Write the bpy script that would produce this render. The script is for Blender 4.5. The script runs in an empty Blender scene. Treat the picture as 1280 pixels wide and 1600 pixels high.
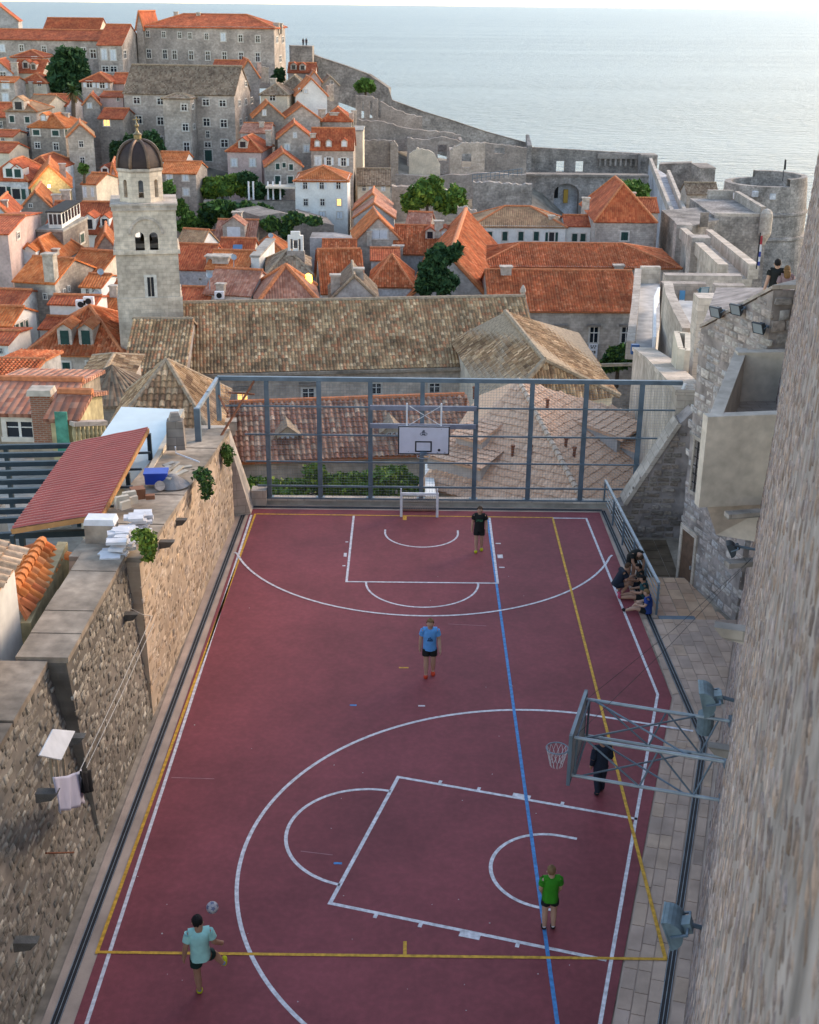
import bpy, math, random
import numpy as np
from mathutils import Vector, Matrix
R = math.radians
rnd = random.Random(7)
SC = bpy.context.scene
COL = SC.collection

# ---------------------------------------------------------------- camera
FPX, CAMH = 1990.0, 17.3                     # focal length in pixels of a 1280x1600 frame, height above the court
PITCH, ROLL = math.atan(796 / FPX), R(0.6)
SN, CS = math.sin(PITCH), math.cos(PITCH)
cr, sr = math.cos(ROLL), math.sin(ROLL)
right = Vector((cr, sr * SN, sr * CS)); down = Vector((sr, -cr * SN, -cr * CS)); fwd = Vector((0, CS, -SN))
cam = bpy.data.cameras.new('camera'); camo = bpy.data.objects.new('camera', cam); COL.objects.link(camo)
M = Matrix((right, -down, -fwd)).transposed().to_4x4(); M.translation = (0, 0, CAMH); camo.matrix_world = M
cam.sensor_fit = 'VERTICAL'; cam.sensor_height = 24; cam.lens = 24 * FPX / 1600
cam.clip_start = 0.05; cam.clip_end = 60000
cam.dof.use_dof = True; cam.dof.focus_distance = 42; cam.dof.aperture_fstop = 1.8
SC.camera = camo
# ---------------------------------------------------------------- sky, sun, exposure
SUN_EL, SUN_AZ = R(22), R(50)               # azimuth measured from +Y (view direction) towards +X (right)
W = bpy.data.worlds.new('World'); SC.world = W; W.use_nodes = True
nt = W.node_tree; bg = nt.nodes['Background']
sky = nt.nodes.new('ShaderNodeTexSky'); sky.sky_type = 'NISHITA'; sky.sun_disc = False
sky.sun_elevation = SUN_EL; sky.sun_rotation = SUN_AZ; sky.altitude = 50; sky.air_density = 1.0; sky.dust_density = 0.7; sky.ozone_density = 1.0
nt.links.new(sky.outputs[0], bg.inputs[0]); bg.inputs[1].default_value = 0.15
sd = bpy.data.lights.new('sun', 'SUN'); so = bpy.data.objects.new('sun', sd); COL.objects.link(so)
sd.energy = 0.7; sd.angle = R(24); sd.color = (1.0, 0.80, 0.62)
dv = Vector((math.sin(SUN_AZ) * math.cos(SUN_EL), math.cos(SUN_AZ) * math.cos(SUN_EL), math.sin(SUN_EL)))
so.rotation_euler = dv.to_track_quat('Z', 'Y').to_euler(); so.location = dv * 200
SC.view_settings.view_transform = 'Standard'; SC.view_settings.look = 'None'
SC.view_settings.exposure = 1.78; SC.view_settings.gamma = 1.0
SC.view_settings.use_white_balance = True; SC.view_settings.white_balance_temperature = 7600; SC.view_settings.white_balance_tint = 12

# ---------------------------------------------------------------- photograph pixel -> place
def ray(px, py):
    a = (px - 640) / FPX; b = (py - 800) / FPX
    u = a * cr + b * sr; v = -a * sr + b * cr
    return Vector((u, CS - v * SN, -SN - v * CS))
def gp(px, py, z=0.0):
    d = ray(px, py); t = (z - CAMH) / d.z
    return Vector((d.x * t, d.y * t, z))
def at(px, py, Y):
    d = ray(px, py); t = Y / d.y
    return Vector((d.x * t, Y, CAMH + d.z * t))
def proj(p):
    x, y, z = p[0], p[1], p[2] - CAMH
    zc = y * CS - z * SN; v = -(y * SN + z * CS) / zc; u = x / zc
    return 640 + FPX * (u * cr - v * sr), 800 + FPX * (u * sr + v * cr)
def hit(px, py, P, n):
    d = ray(px, py); o = Vector((0, 0, CAMH)); t = (P - o).dot(n) / d.dot(n)
    return o + d * t
def bis(f, lo, hi, n=50):
    flo = f(lo)
    for _ in range(n):
        m = (lo + hi) / 2
        if (f(m) > 0) == (flo > 0): lo = m
        else: hi = m
    return (lo + hi) / 2
V3 = Vector
UP = Vector((0, 0, 1))

# ---------------------------------------------------------------- mesh building
def wloc(o):
    p = Vector((0, 0, 0))
    while o is not None:
        p = p + o.location; o = o.parent
    return p
def tag(o, label=None, cat=None, group=None, kind=None):
    if label: o['label'] = label
    if cat: o['category'] = cat
    if group: o['group'] = group
    if kind: o['kind'] = kind
    return o
def thing(name, label, cat, loc, group=None):
    o = bpy.data.objects.new(name, None); COL.objects.link(o); o.location = loc; o.empty_display_size = .3
    return tag(o, label, cat, group)
def face_uv(pts):
    n = Vector((0, 0, 0))
    for i in range(len(pts)):
        a = pts[i]; b = pts[(i + 1) % len(pts)]; n += a.cross(b)
    if n.length < 1e-12: return [(0, 0)] * len(pts)
    n.normalize()
    if abs(n.z) > .97: u = Vector((1, 0, 0)); v = Vector((0, 1, 0))
    else:
        u = UP.cross(n).normalized(); v = n.cross(u)
    return [(p.dot(u), p.dot(v)) for p in pts]
class MB:
    def __init__(s): s.v = []; s.f = []; s.mi = []; s.c = None
    def poly(s, pts, mi=0):
        k = len(s.v); s.v += [Vector(p) for p in pts]; s.f.append(tuple(range(k, k + len(pts)))); s.mi.append(mi); return s
    def grid(s, vs, fs, mi=0):
        k = len(s.v); s.v += [Vector(p) for p in vs]
        for f in fs: s.f.append(tuple(i + k for i in f)); s.mi.append(mi)
        return s
    def box8(s, b, t, mi=0):                 # bottom ring, top ring (4 or n points each, counterclockwise from above)
        n = len(b)
        fs = [tuple(range(n - 1, -1, -1)), tuple(range(n, 2 * n))]
        for i in range(n): fs.append((i, (i + 1) % n, n + (i + 1) % n, n + i))
        return s.grid(list(b) + list(t), fs, mi)
    def box(s, c, sx, sy, sz, rz=0, mi=0, taper=1.0):    # c = centre of the bottom face
        ca, sa = math.cos(rz), math.sin(rz); c = Vector(c)
        def q(x, y, z): return c + Vector((x * ca - y * sa, x * sa + y * ca, z))
        b = [q(x * sx / 2, y * sy / 2, 0) for x, y in ((-1, -1), (1, -1), (1, 1), (-1, 1))]
        t = [q(x * sx / 2 * taper, y * sy / 2 * taper, sz) for x, y in ((-1, -1), (1, -1), (1, 1), (-1, 1))]
        return s.box8(b, t, mi)
    def obox(s, o, a, b, c, mi=0):           # origin + three edge vectors
        o, a, b, c = Vector(o), Vector(a), Vector(b), Vector(c)
        if a.cross(b).dot(c) < 0: a, b = b, a
        return s.box8([o, o + a, o + a + b, o + b], [o + c, o + a + c, o + a + b + c, o + b + c], mi)
    def beam(s, p, q, w, h, mi=0, upv=None):
        p, q = Vector(p), Vector(q); d = (q - p).normalized()
        up = Vector(upv) if upv is not None else (UP if abs(d.z) < .95 else Vector((0, 1, 0)))
        a = d.cross(up).normalized() * w; b = a.cross(d).normalized() * h
        return s.obox(p - a / 2 - b / 2, a, b, q - p, mi)
    def tube(s, pts, r, n=8, mi=0, cap=True):
        pts = [Vector(p) for p in pts]; rs = r if isinstance(r, (list, tuple)) else [r] * len(pts)
        k = len(s.v); pa = None
        for i, p in enumerate(pts):
            d = (pts[min(i + 1, len(pts) - 1)] - pts[max(i - 1, 0)]).normalized()
            ref = UP if abs(d.z) < .9 else Vector((1, 0, 0))
            a = d.cross(ref).normalized() if pa is None else (pa - d * pa.dot(d)).normalized()
            pa = a; b = d.cross(a)
            for j in range(n):
                t = 2 * math.pi * j / n; s.v.append(p + (a * math.cos(t) + b * math.sin(t)) * rs[i])
        for i in range(len(pts) - 1):
            for j in range(n):
                s.f.append((k + i * n + j, k + i * n + (j + 1) % n, k + (i + 1) * n + (j + 1) % n, k + (i + 1) * n + j)); s.mi.append(mi)
        if cap:
            s.f.append(tuple(k + j for j in range(n - 1, -1, -1))); s.mi.append(mi)
            e = k + (len(pts) - 1) * n; s.f.append(tuple(e + j for j in range(n))); s.mi.append(mi)
        return s
    def lathe(s, c, prof, n=24, mi=0, a0=0, a1=2 * math.pi):    # prof: (radius, z)
        c = Vector(c); k = len(s.v); full = abs(a1 - a0 - 2 * math.pi) < 1e-6; m = n if full else n + 1
        for r, z in prof:
            for j in range(m):
                t = a0 + (a1 - a0) * j / n; s.v.append(c + Vector((r * math.cos(t), r * math.sin(t), z)))
        for i in range(len(prof) - 1):
            for j in range(n):
                j2 = (j + 1) % m
                s.f.append((k + i * m + j, k + i * m + j2, k + (i + 1) * m + j2, k + (i + 1) * m + j)); s.mi.append(mi)
        return s
    def slab(s, pts, th, mi=0):              # planar polygon extruded downwards by th (along -normal)
        pts = [Vector(p) for p in pts]; n = Vector((0, 0, 0))
        for i in range(len(pts)): n += pts[i].cross(pts[(i + 1) % len(pts)])
        n.normalize()
        if n.z < 0: pts = pts[::-1]; n = -n
        return s.box8([p - n * th for p in pts], pts, mi)
    def ribbon(s, pts, w, z=0.004, mi=0, closed=False):
        pts = [Vector((p[0], p[1], 0)) for p in pts]; L = []; Rr = []
        for i, p in enumerate(pts):
            a = pts[i - 1] if i > 0 else p; b = pts[i + 1] if i < len(pts) - 1 else p
            d1 = (p - a).normalized() if (p - a).length > 0 else (b - p).normalized()
            d2 = (b - p).normalized() if (b - p).length > 0 else d1
            n = (Vector((-d1.y, d1.x, 0)) + Vector((-d2.y, d2.x, 0))).normalized()
            k = w / 2 / max(.3, n.dot(Vector((-d1.y, d1.x, 0))))
            L.append(p + n * k + UP * z); Rr.append(p - n * k + UP * z)
        for i in range(len(pts) - 1): s.poly([Rr[i], Rr[i + 1], L[i + 1], L[i]], mi)
        return s
    def build(s, name, mats, parent=None, label=None, cat=None, group=None, kind=None, smooth=False, loc=None, cols=None):
        me = bpy.data.meshes.new(name)
        off = wloc(parent) if parent is not None else Vector(loc if loc is not None else (0, 0, 0))
        me.from_pydata([tuple(p - off) for p in s.v], [], s.f)
        uv = me.uv_layers.new(name='UVMap'); arr = np.zeros(len(me.loops) * 2, dtype=np.float32); i = 0
        for f in s.f:
            for q in face_uv([s.v[j] for j in f]): arr[i] = q[0]; arr[i + 1] = q[1]; i += 2
        uv.data.foreach_set('uv', arr)
        if not isinstance(mats, (list, tuple)): mats = [mats]
        for m in mats: me.materials.append(m)
        if len(mats) > 1: me.polygons.foreach_set('material_index', s.mi)
        if smooth: me.polygons.foreach_set('use_smooth', [True] * len(me.polygons))
        if cols is not None:
            at_ = me.attributes.new('Col', 'FLOAT_COLOR', 'FACE')
            at_.data.foreach_set('color', np.asarray(cols, dtype=np.float32).ravel())
        me.update()
        o = bpy.data.objects.new(name, me); COL.objects.link(o)
        if parent is not None: o.parent = parent
        else: o.location = off
        return tag(o, label, cat, group, kind)
def rawmesh(name, vs, fs, mat, cols=None, smooth=False):     # numpy fast path, quads or tris of one size
    me = bpy.data.meshes.new(name); nf, k = fs.shape
    me.vertices.add(len(vs)); me.vertices.foreach_set('co', np.asarray(vs, np.float32).ravel())
    me.loops.add(nf * k); me.loops.foreach_set('vertex_index', fs.astype(np.int32).ravel())
    me.polygons.add(nf); me.polygons.foreach_set('loop_start', np.arange(0, nf * k, k, dtype=np.int32))
    if cols is not None:
        a = me.attributes.new('Col', 'FLOAT_COLOR', 'FACE'); a.data.foreach_set('color', np.asarray(cols, np.float32).ravel())
    me.materials.append(mat); me.update(calc_edges=True)
    if smooth: me.polygons.foreach_set('use_smooth', [True] * nf)
    return me
def link(me, name, parent=None, **kw):
    o = bpy.data.objects.new(name, me); COL.objects.link(o)
    if parent is not None: o.parent = parent
    return tag(o, **kw)

# ---------------------------------------------------------------- materials
def nodes(name):
    m = bpy.data.materials.new(name); m.use_nodes = True; t = m.node_tree
    return m, t, t.nodes['Principled BSDF']
def N(t, typ, **kw):
    n = t.nodes.new(typ)
    for k, v in kw.items(): setattr(n, k, v)
    return n
def noise_mul(t, colsock, scale, amt, coord='Object', detail=4, contrast=(.3, .7)):
    tc = N(t, 'ShaderNodeTexCoord'); nz = N(t, 'ShaderNodeTexNoise'); nz.inputs['Scale'].default_value = scale; nz.inputs['Detail'].default_value = detail
    t.links.new(tc.outputs[coord], nz.inputs['Vector'])
    mr = N(t, 'ShaderNodeMapRange'); mr.inputs[1].default_value = contrast[0]; mr.inputs[2].default_value = contrast[1]
    mr.inputs[3].default_value = 1 - amt; mr.inputs[4].default_value = 1 + amt * .6
    t.links.new(nz.outputs[0], mr.inputs[0])
    mx = N(t, 'ShaderNodeMix', data_type='RGBA', blend_type='MULTIPLY'); mx.inputs[0].default_value = 1
    t.links.new(colsock, mx.inputs[6]); t.links.new(mr.outputs[0], mx.inputs[7])
    return mx.outputs[2], nz
def rgb(t, c):
    n = N(t, 'ShaderNodeRGB'); n.outputs[0].default_value = (*c, 1); return n.outputs[0]
def bump(t, b, h, strength, dist):
    n = N(t, 'ShaderNodeBump'); n.inputs['Strength'].default_value = strength; n.inputs['Distance'].default_value = dist
    t.links.new(h, n.inputs['Height']); t.links.new(n.outputs[0], b.inputs['Normal']); return n
def plain(name, c, rough=.8, metal=0, var=.15, vscale=3, bmp=0, bscale=40, emit=None, spec=.3):
    m, t, b = nodes(name); b.inputs['Roughness'].default_value = rough; b.inputs['Metallic'].default_value = metal
    b.inputs['Specular IOR Level'].default_value = spec
    s = rgb(t, c); nz = None
    if var: s, nz = noise_mul(t, s, vscale, var)
    t.links.new(s, b.inputs['Base Color'])
    if bmp:
        tc = N(t, 'ShaderNodeTexCoord'); n2 = N(t, 'ShaderNodeTexNoise'); n2.inputs['Scale'].default_value = bscale; n2.inputs['Detail'].default_value = 3
        t.links.new(tc.outputs['Object'], n2.inputs['Vector']); bump(t, b, n2.outputs[0], bmp, .03)
    if emit: b.inputs['Emission Color'].default_value = (*emit[:3], 1); b.inputs['Emission Strength'].default_value = emit[3]
    return m
def attr_mat(name, rough=.9, var=.25, vscale=6, bmp=.3, bscale=14, big=0):       # colour from the Col face attribute
    m, t, b = nodes(name); b.inputs['Roughness'].default_value = rough; b.inputs['Specular IOR Level'].default_value = .2
    a = N(t, 'ShaderNodeAttribute'); a.attribute_name = 'Col'
    s, nz = noise_mul(t, a.outputs['Color'], vscale, var)
    if big: s, nz = noise_mul(t, s, .45, big, detail=6)
    t.links.new(s, b.inputs['Base Color'])
    if bmp:
        tc = N(t, 'ShaderNodeTexCoord'); n2 = N(t, 'ShaderNodeTexNoise'); n2.inputs['Scale'].default_value = bscale; n2.inputs['Detail'].default_value = 4
        t.links.new(tc.outputs['Object'], n2.inputs['Vector']); bump(t, b, n2.outputs[0], bmp, .03)
    return m
def ramp(t, fac, cols):
    r = N(t, 'ShaderNodeValToRGB'); r.color_ramp.interpolation = 'LINEAR'; e = r.color_ramp.elements
    while len(e) < len(cols): e.new(.5)
    for i, c in enumerate(cols): e[i].position = i / (len(cols) - 1); e[i].color = (*c, 1)
    t.links.new(fac, r.inputs[0]); return r.outputs[0]
def objrand_mat(name, cols, rough=.9, var=.25, vscale=3, bmp=.35, bscale=14):
    m, t, b = nodes(name); b.inputs['Roughness'].default_value = rough; b.inputs['Specular IOR Level'].default_value = .2
    oi = N(t, 'ShaderNodeObjectInfo'); s = ramp(t, oi.outputs['Random'], cols)
    s, nz = noise_mul(t, s, vscale, var); t.links.new(s, b.inputs['Base Color'])
    tc = N(t, 'ShaderNodeTexCoord'); n2 = N(t, 'ShaderNodeTexNoise'); n2.inputs['Scale'].default_value = bscale; n2.inputs['Detail'].default_value = 4
    t.links.new(tc.outputs['Object'], n2.inputs['Vector']); bump(t, b, n2.outputs[0], bmp, .03)
    return m
def ashlar(name, c1, c2, mortar, bw=.55, bh=.28, stain=.35):
    m, t, b = nodes(name); b.inputs['Roughness'].default_value = .92; b.inputs['Specular IOR Level'].default_value = .2
    uv = N(t, 'ShaderNodeUVMap'); br = N(t, 'ShaderNodeTexBrick')
    br.inputs['Color1'].default_value = (*c1, 1); br.inputs['Color2'].default_value = (*c2, 1); br.inputs['Mortar'].default_value = (*mortar, 1)
    br.inputs['Scale'].default_value = 1; br.inputs['Mortar Size'].default_value = .018; br.inputs['Mortar Smooth'].default_value = .4
    br.inputs['Brick Width'].default_value = bw; br.inputs['Row Height'].default_value = bh
    t.links.new(uv.outputs[0], br.inputs['Vector'])
    s, nz = noise_mul(t, br.outputs['Color'], .35, stain, detail=6)
    s, nz2 = noise_mul(t, s, 2.3, stain * .7, detail=5)
    oi = N(t, 'ShaderNodeObjectInfo'); mr = N(t, 'ShaderNodeMapRange'); mr.inputs[3].default_value = .85; mr.inputs[4].default_value = 1.12
    t.links.new(oi.outputs['Random'], mr.inputs[0])
    mx = N(t, 'ShaderNodeMix', data_type='RGBA', blend_type='MULTIPLY'); mx.inputs[0].default_value = 1
    t.links.new(s, mx.inputs[6]); t.links.new(mr.outputs[0], mx.inputs[7]); t.links.new(mx.outputs[2], b.inputs['Base Color'])
    bump(t, b, br.outputs['Fac'], -.5, .03)
    return m
def plaster(name, c, stain=.25):
    m, t, b = nodes(name); b.inputs['Roughness'].default_value = .9; b.inputs['Specular IOR Level'].default_value = .2
    s, nz = noise_mul(t, rgb(t, c), .5, stain, detail=7); s, nz2 = noise_mul(t, s, 3.5, stain * .6, detail=6)
    t.links.new(s, b.inputs['Base Color']); bump(t, b, nz2.outputs[0], .25, .04)
    return m
def rooftile(name, cols, p=.3, q=.42):
    m, t, b = nodes(name); b.inputs['Roughness'].default_value = .85; b.inputs['Specular IOR Level'].default_value = .25
    uv = N(t, 'ShaderNodeUVMap'); sx = N(t, 'ShaderNodeSeparateXYZ'); t.links.new(uv.outputs[0], sx.inputs[0])
    def mth(op, a, bb=None):
        n = N(t, 'ShaderNodeMath', operation=op)
        for i, x in enumerate((a, bb)):
            if x is None: continue
            if isinstance(x, (int, float)): n.inputs[i].default_value = x
            else: t.links.new(x, n.inputs[i])
        return n.outputs[0]
    u = mth('DIVIDE', sx.outputs[0], p); v = mth('DIVIDE', sx.outputs[1], q)
    cx = N(t, 'ShaderNodeCombineXYZ'); t.links.new(mth('FLOOR', u), cx.inputs[0]); t.links.new(mth('FLOOR', v), cx.inputs[1])
    oi = N(t, 'ShaderNodeObjectInfo'); t.links.new(mth('MULTIPLY', oi.outputs['Random'], 37.0), cx.inputs[2])
    wn = N(t, 'ShaderNodeTexWhiteNoise', noise_dimensions='3D'); t.links.new(cx.outputs[0], wn.inputs['Vector'])
    s = ramp(t, wn.outputs['Value'], cols)
    s, nz = noise_mul(t, s, .5, .35, detail=5); s, nz2 = noise_mul(t, s, .13, .2, detail=2)
    mr = N(t, 'ShaderNodeMapRange'); mr.inputs[3].default_value = .72; mr.inputs[4].default_value = 1.15; t.links.new(oi.outputs['Random'], mr.inputs[0])
    mx = N(t, 'ShaderNodeMix', data_type='RGBA', blend_type='MULTIPLY'); mx.inputs[0].default_value = 1
    t.links.new(s, mx.inputs[6]); t.links.new(mr.outputs[0], mx.inputs[7]); t.links.new(mx.outputs[2], b.inputs['Base Color'])
    h = mth('ADD', mth('ABSOLUTE', mth('SINE', mth('MULTIPLY', u, math.pi))), mth('MULTIPLY', mth('FRACT', v), -.45))
    bump(t, b, h, .8, .09)
    return m
MT = {}
MT['stone'] = ashlar('grey_limestone_masonry', (.47, .39, .335), (.37, .31, .27), (.32, .27, .235))
MT['dstone'] = ashlar('dark_limestone_masonry', (.34, .285, .24), (.255, .21, .18), (.23, .195, .165))
MT['pstone'] = ashlar('pale_limestone_masonry', (.56, .47, .395), (.46, .385, .32), (.40, .335, .285), .6, .3)
MT['tower'] = ashlar('bell_tower_masonry', (.66, .55, .44), (.56, .46, .365), (.47, .39, .32), .7, .36)
MT['fort'] = ashlar('fortress_masonry', (.40, .345, .305), (.30, .26, .23), (.25, .22, .195), .8, .4, .5)
MT['cream'] = plaster('cream_render', (.62, .53, .42)); MT['white'] = plaster('white_render', (.72, .70, .66), .15)
MT['pink'] = plaster('pink_render', (.55, .40, .36)); MT['grey'] = plaster('grey_render', (.42, .39, .37), .4)
MT['bluew'] = plaster('weathered_white_render', (.55, .54, .55), .45); MT['ochre'] = plaster('ochre_render', (.52, .43, .25), .5)
MT['concrete'] = plaster('concrete', (.36, .33, .29), .35); MT['dconcrete'] = plaster('weathered_concrete', (.36, .29, .225), .5)
MT['red'] = rooftile('red_clay_tiles', [(.36, .065, .024), (.48, .10, .034), (.56, .145, .055), (.44, .085, .03)])
MT['orange'] = rooftile('orange_clay_tiles', [(.48, .11, .028), (.60, .16, .042), (.66, .22, .075), (.54, .13, .034)])
MT['salmon'] = rooftile('salmon_clay_tiles', [(.36, .13, .08), (.46, .19, .12), (.55, .27, .18), (.38, .15, .1)])
MT['brown'] = rooftile('old_brown_tiles', [(.15, .095, .06), (.25, .165, .11), (.34, .25, .17), (.2, .12, .075)])
MT['tan'] = rooftile('tan_clay_tiles', [(.42, .23, .12), (.52, .31, .17), (.46, .26, .14), (.36, .19, .11)])
MT['cap'] = plain('ridge_cap_clay', (.54, .18, .075), .85, var=.35, vscale=4)
MT['capb'] = plain('old_ridge_cap_clay', (.34, .25, .17), .9, var=.4, vscale=4)
MT['chim'] = plain('chimney_render', (.48, .41, .34), .9, var=.4, vscale=2)
MT['brick'] = ashlar('chimney_brick', (.36, .13, .08), (.28, .10, .06), (.32, .25, .2), .25, .08, .3)
MT['sill'] = plain('pale_window_surround', (.60, .55, .49), .85, var=.2)
MT['pane'] = plain('window_pane_dark', (.015, .02, .028), .12, var=0, spec=.5)
MT['wood'] = plain('window_frame_white', (.66, .64, .61), .6, var=.1)
MT['green'] = plain('green_shutter_paint', (.012, .05, .042), .6, var=.2)
MT['shut'] = plain('pale_shutter_paint', (.60, .62, .64), .7, var=.12)
MT['lit'] = plain('lit_window', (.8, .5, .15), .5, var=0, emit=(1.0, .55, .18, .6))
MT['dark'] = plain('dark_opening', (.02, .02, .022), .9, var=0)
MT['steel'] = plain('blue_grey_painted_steel', (.13, .175, .215), .5, .2, var=.25, vscale=2)
MT['galv'] = plain('galvanised_steel', (.30, .34, .37), .5, .35, var=.25, vscale=3)
MT['lamp'] = plain('floodlight_grey_paint', (.16, .22, .245), .55, .1, var=.3, vscale=5)
MT['whitep'] = plain('white_paint', (.72, .71, .72), .6, var=.12, vscale=4)
MT['black'] = plain('black_rubber', (.018, .018, .02), .6, var=.1)
MT['rust'] = plain('rusty_steel', (.22, .075, .035), .85, .1, var=.4, vscale=6)
MT['leaf'] = attr_mat('foliage', .75, .2, 3, 0)
MT['bark'] = plain('bark', (.10, .075, .055), .95, var=.4, vscale=8, bmp=.5, bscale=20)
MT['tileattr'] = attr_mat('weathered_barrel_tiles', .9, .3, 9, .25, 25, .4); MT['tanattr'] = attr_mat('smooth_tan_tiles', .85, .08, 3, .1, 25)
# ================================================================ setting: ground, sea, terrace
def sm(t): t = max(0., min(1., t)); return t * t * (3 - 2 * t)
TP = [(-30, 20, -3), (30, 20, -3), (0, 20, -6), (-30, 42, -5), (25, 45, -6), (0, 55, -10), (-30, 60, -12), (30, 62, -12), (0, 75, -16), (0, 110, -30), (-40, 110, -30), (40, 110, -26), (-60, 150, -31), (0, 150, -31), (50, 150, -28),
      (-60, 190, -27), (-10, 190, -27), (40, 190, -28), (80, 200, -48), (-70, 225, -17), (-35, 225, -15), (0, 235, -21), (40, 240, -29), (-80, 260, -8), (-40, 260, -8), (-10, 265, -14), (15, 270, -19), (45, 275, -31), (85, 270, -50),
      (-90, 300, 1), (-50, 300, 1), (-15, 300, -9), (15, 305, -15), (50, 305, -32), (-90, 335, -2), (-30, 335, -10), (20, 335, -20), (70, 330, -50), (-120, 300, 0), (-120, 200, -22), (110, 200, -52), (130, 260, -50)]
TX = np.array(TP, float)
def terr(x, y):
    d = (TX[:, 0] - x) ** 2 + (TX[:, 1] - y) ** 2 + 30
    w = 1 / d ** 1.6; z = float((w * TX[:, 2]).sum() / w.sum())
    return z - 70 * sm((y - 342) / 30) - 60 * sm((x - 100) / 40) * sm((y - 120) / 60)
g = MB(); xs = np.arange(-260, 201, 10.0); ys = np.arange(-40, 401, 10.0)
vs = [Vector((x, y, terr(x, y) - 2.0)) for y in ys for x in xs]; nx = len(xs)
g.grid(vs, [(j * nx + i, j * nx + i + 1, (j + 1) * nx + i + 1, (j + 1) * nx + i) for j in range(len(ys) - 1) for i in range(nx - 1)])
MT['earth'] = plain('dry_earth_and_paving', (.20, .175, .14), .95, var=.5, vscale=.5)
g.build('ground', MT['earth'], kind='structure', smooth=True)
m, t, b = nodes('sea_water'); b.inputs['Base Color'].default_value = (.045, .085, .115, 1); b.inputs['Roughness'].default_value = .34; b.inputs['IOR'].default_value = 1.33
tc = N(t, 'ShaderNodeTexCoord'); mp = N(t, 'ShaderNodeMapping'); mp.inputs['Scale'].default_value = (.5, 1.0, 1); t.links.new(tc.outputs['Object'], mp.inputs[0])
n1 = N(t, 'ShaderNodeTexNoise'); n1.inputs['Scale'].default_value = .22; n1.inputs['Detail'].default_value = 6; n1.inputs['Roughness'].default_value = .6; t.links.new(mp.outputs[0], n1.inputs['Vector'])
mp2 = N(t, 'ShaderNodeMapping'); mp2.inputs['Scale'].default_value = (.1, 1.0, 1); t.links.new(tc.outputs['Object'], mp2.inputs[0])
n2 = N(t, 'ShaderNodeTexNoise'); n2.inputs['Scale'].default_value = .009; n2.inputs['Detail'].default_value = 3; t.links.new(mp2.outputs[0], n2.inputs['Vector'])
mr = N(t, 'ShaderNodeMapRange'); mr.inputs[1].default_value = .35; mr.inputs[2].default_value = .65; mr.inputs[3].default_value = .65; mr.inputs[4].default_value = 1.0; t.links.new(n2.outputs[0], mr.inputs[0])
bp = N(t, 'ShaderNodeBump'); bp.inputs['Distance'].default_value = 3.2; t.links.new(mr.outputs[0], bp.inputs['Strength']); t.links.new(n1.outputs[0], bp.inputs['Height']); t.links.new(bp.outputs[0], b.inputs['Normal'])
SEAZ = -42
s = MB(); yy = [250, 700, 2000, 6000, 30000]; xx = [-30000, -6000, -1500, -300, 300, 1500, 6000, 30000]
s.grid([Vector((x, y, SEAZ)) for y in yy for x in xx], [(j * 8 + i, j * 8 + i + 1, j * 8 + i + 9, j * 8 + i + 8) for j in range(4) for i in range(7)])
s.build('sea', m, kind='structure')

# terrace that carries the court
pl = [(-8.6, 3), (-.5, 3), (5.5, 18), (11, 34.75), (7.62, 34.75), (7.3, 44.2), (-8.3, 44.2)]
b_ = MB(); b_.box8([Vector((x, y, -26)) for x, y in pl], [Vector((x, y, -.03)) for x, y in pl])
b_.build('terrace', MT['dconcrete'], kind='structure')
# paved strips round the court
MT['strip'] = plain('pinkish_concrete_paving', (.47, .35, .28), .9, var=.25, vscale=1.2, bmp=.2, bscale=30)
def xl(Y, a, b): return a + (b - a) * (43.4 - Y) / 25.4
st = MB(); st.poly([(-6.75, 3, -.012), (xl(3, -5.82, -6.01), 3, -.012), (-5.82, 43.4, -.012), (-5.82, 44.0, -.012), (-6.35, 44.0, -.012)])
st.poly([(-5.82, 43.4, -.012), (6.97, 43.4, -.012), (6.97, 44.0, -.012), (-5.82, 44.0, -.012)])
st.build('pavement', MT['strip'], kind='structure')
# court surface
m, t, b = nodes('dark_red_court_coating'); b.inputs['Roughness'].default_value = .75; b.inputs['Specular IOR Level'].default_value = .3
s_, nz = noise_mul(t, rgb(t, (.262, .056, .066)), .35, .22, detail=7); s_, nz2 = noise_mul(t, s_, 2.2, .10, detail=6); s_, nz3 = noise_mul(t, s_, 60, .12, detail=2); s_, nz4 = noise_mul(t, s_, 7, .12, detail=8, contrast=(.42, .75))
t.links.new(s_, b.inputs['Base Color']); bump(t, b, nz3.outputs[0], .15, .01)
RE = [(6.97, 43.4), (7.11, 30.0), (3.78, 18.15), (-.05, 4.5)]
c_ = MB(); c_.poly([Vector((x, y, 0)) for x, y in [(-6.11, 4.5)] + RE[::-1] + [(-5.82, 43.4)]])
COURT = c_.build('court', m, kind='structure'); tag(COURT, 'dark red sports court surface')
WL, YL, BL = plain('white_line_paint', (.68, .64, .66), .7, var=.35, vscale=9), plain('yellow_line_paint', (.66, .34, .04), .7, var=.4, vscale=9), plain('blue_line_paint', (.05, .24, .52), .7, var=.35, vscale=9)
def line(name, pts, mat, w=.075, z=.004): return MB().ribbon(pts, w, z).build(name, mat, COURT)
def arc(cx, cy, r, a0, a1, n=48): return [(cx + r * math.cos(R(a0 + (a1 - a0) * i / n)), cy + r * math.sin(R(a0 + (a1 - a0) * i / n))) for i in range(n + 1)]
line('white_sideline', [(-5.8, 5), (-5.73, 42.8)], WL)
line('white_sideline', [(6.41, 42.8), (6.76, 30.16), (3.58, 18.15), (.1, 5)], WL)
line('white_baseline', [(5.19, 42.8), (6.45, 42.8)], WL)
line('yellow_boundary', [(5.22, 42.84), (-5.55, 42.9)], YL, z=.0045)
line('yellow_sideline', [(-5.6, 42.9), (-6.02, 19.9), (-6.0, 19.86)], YL)
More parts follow.
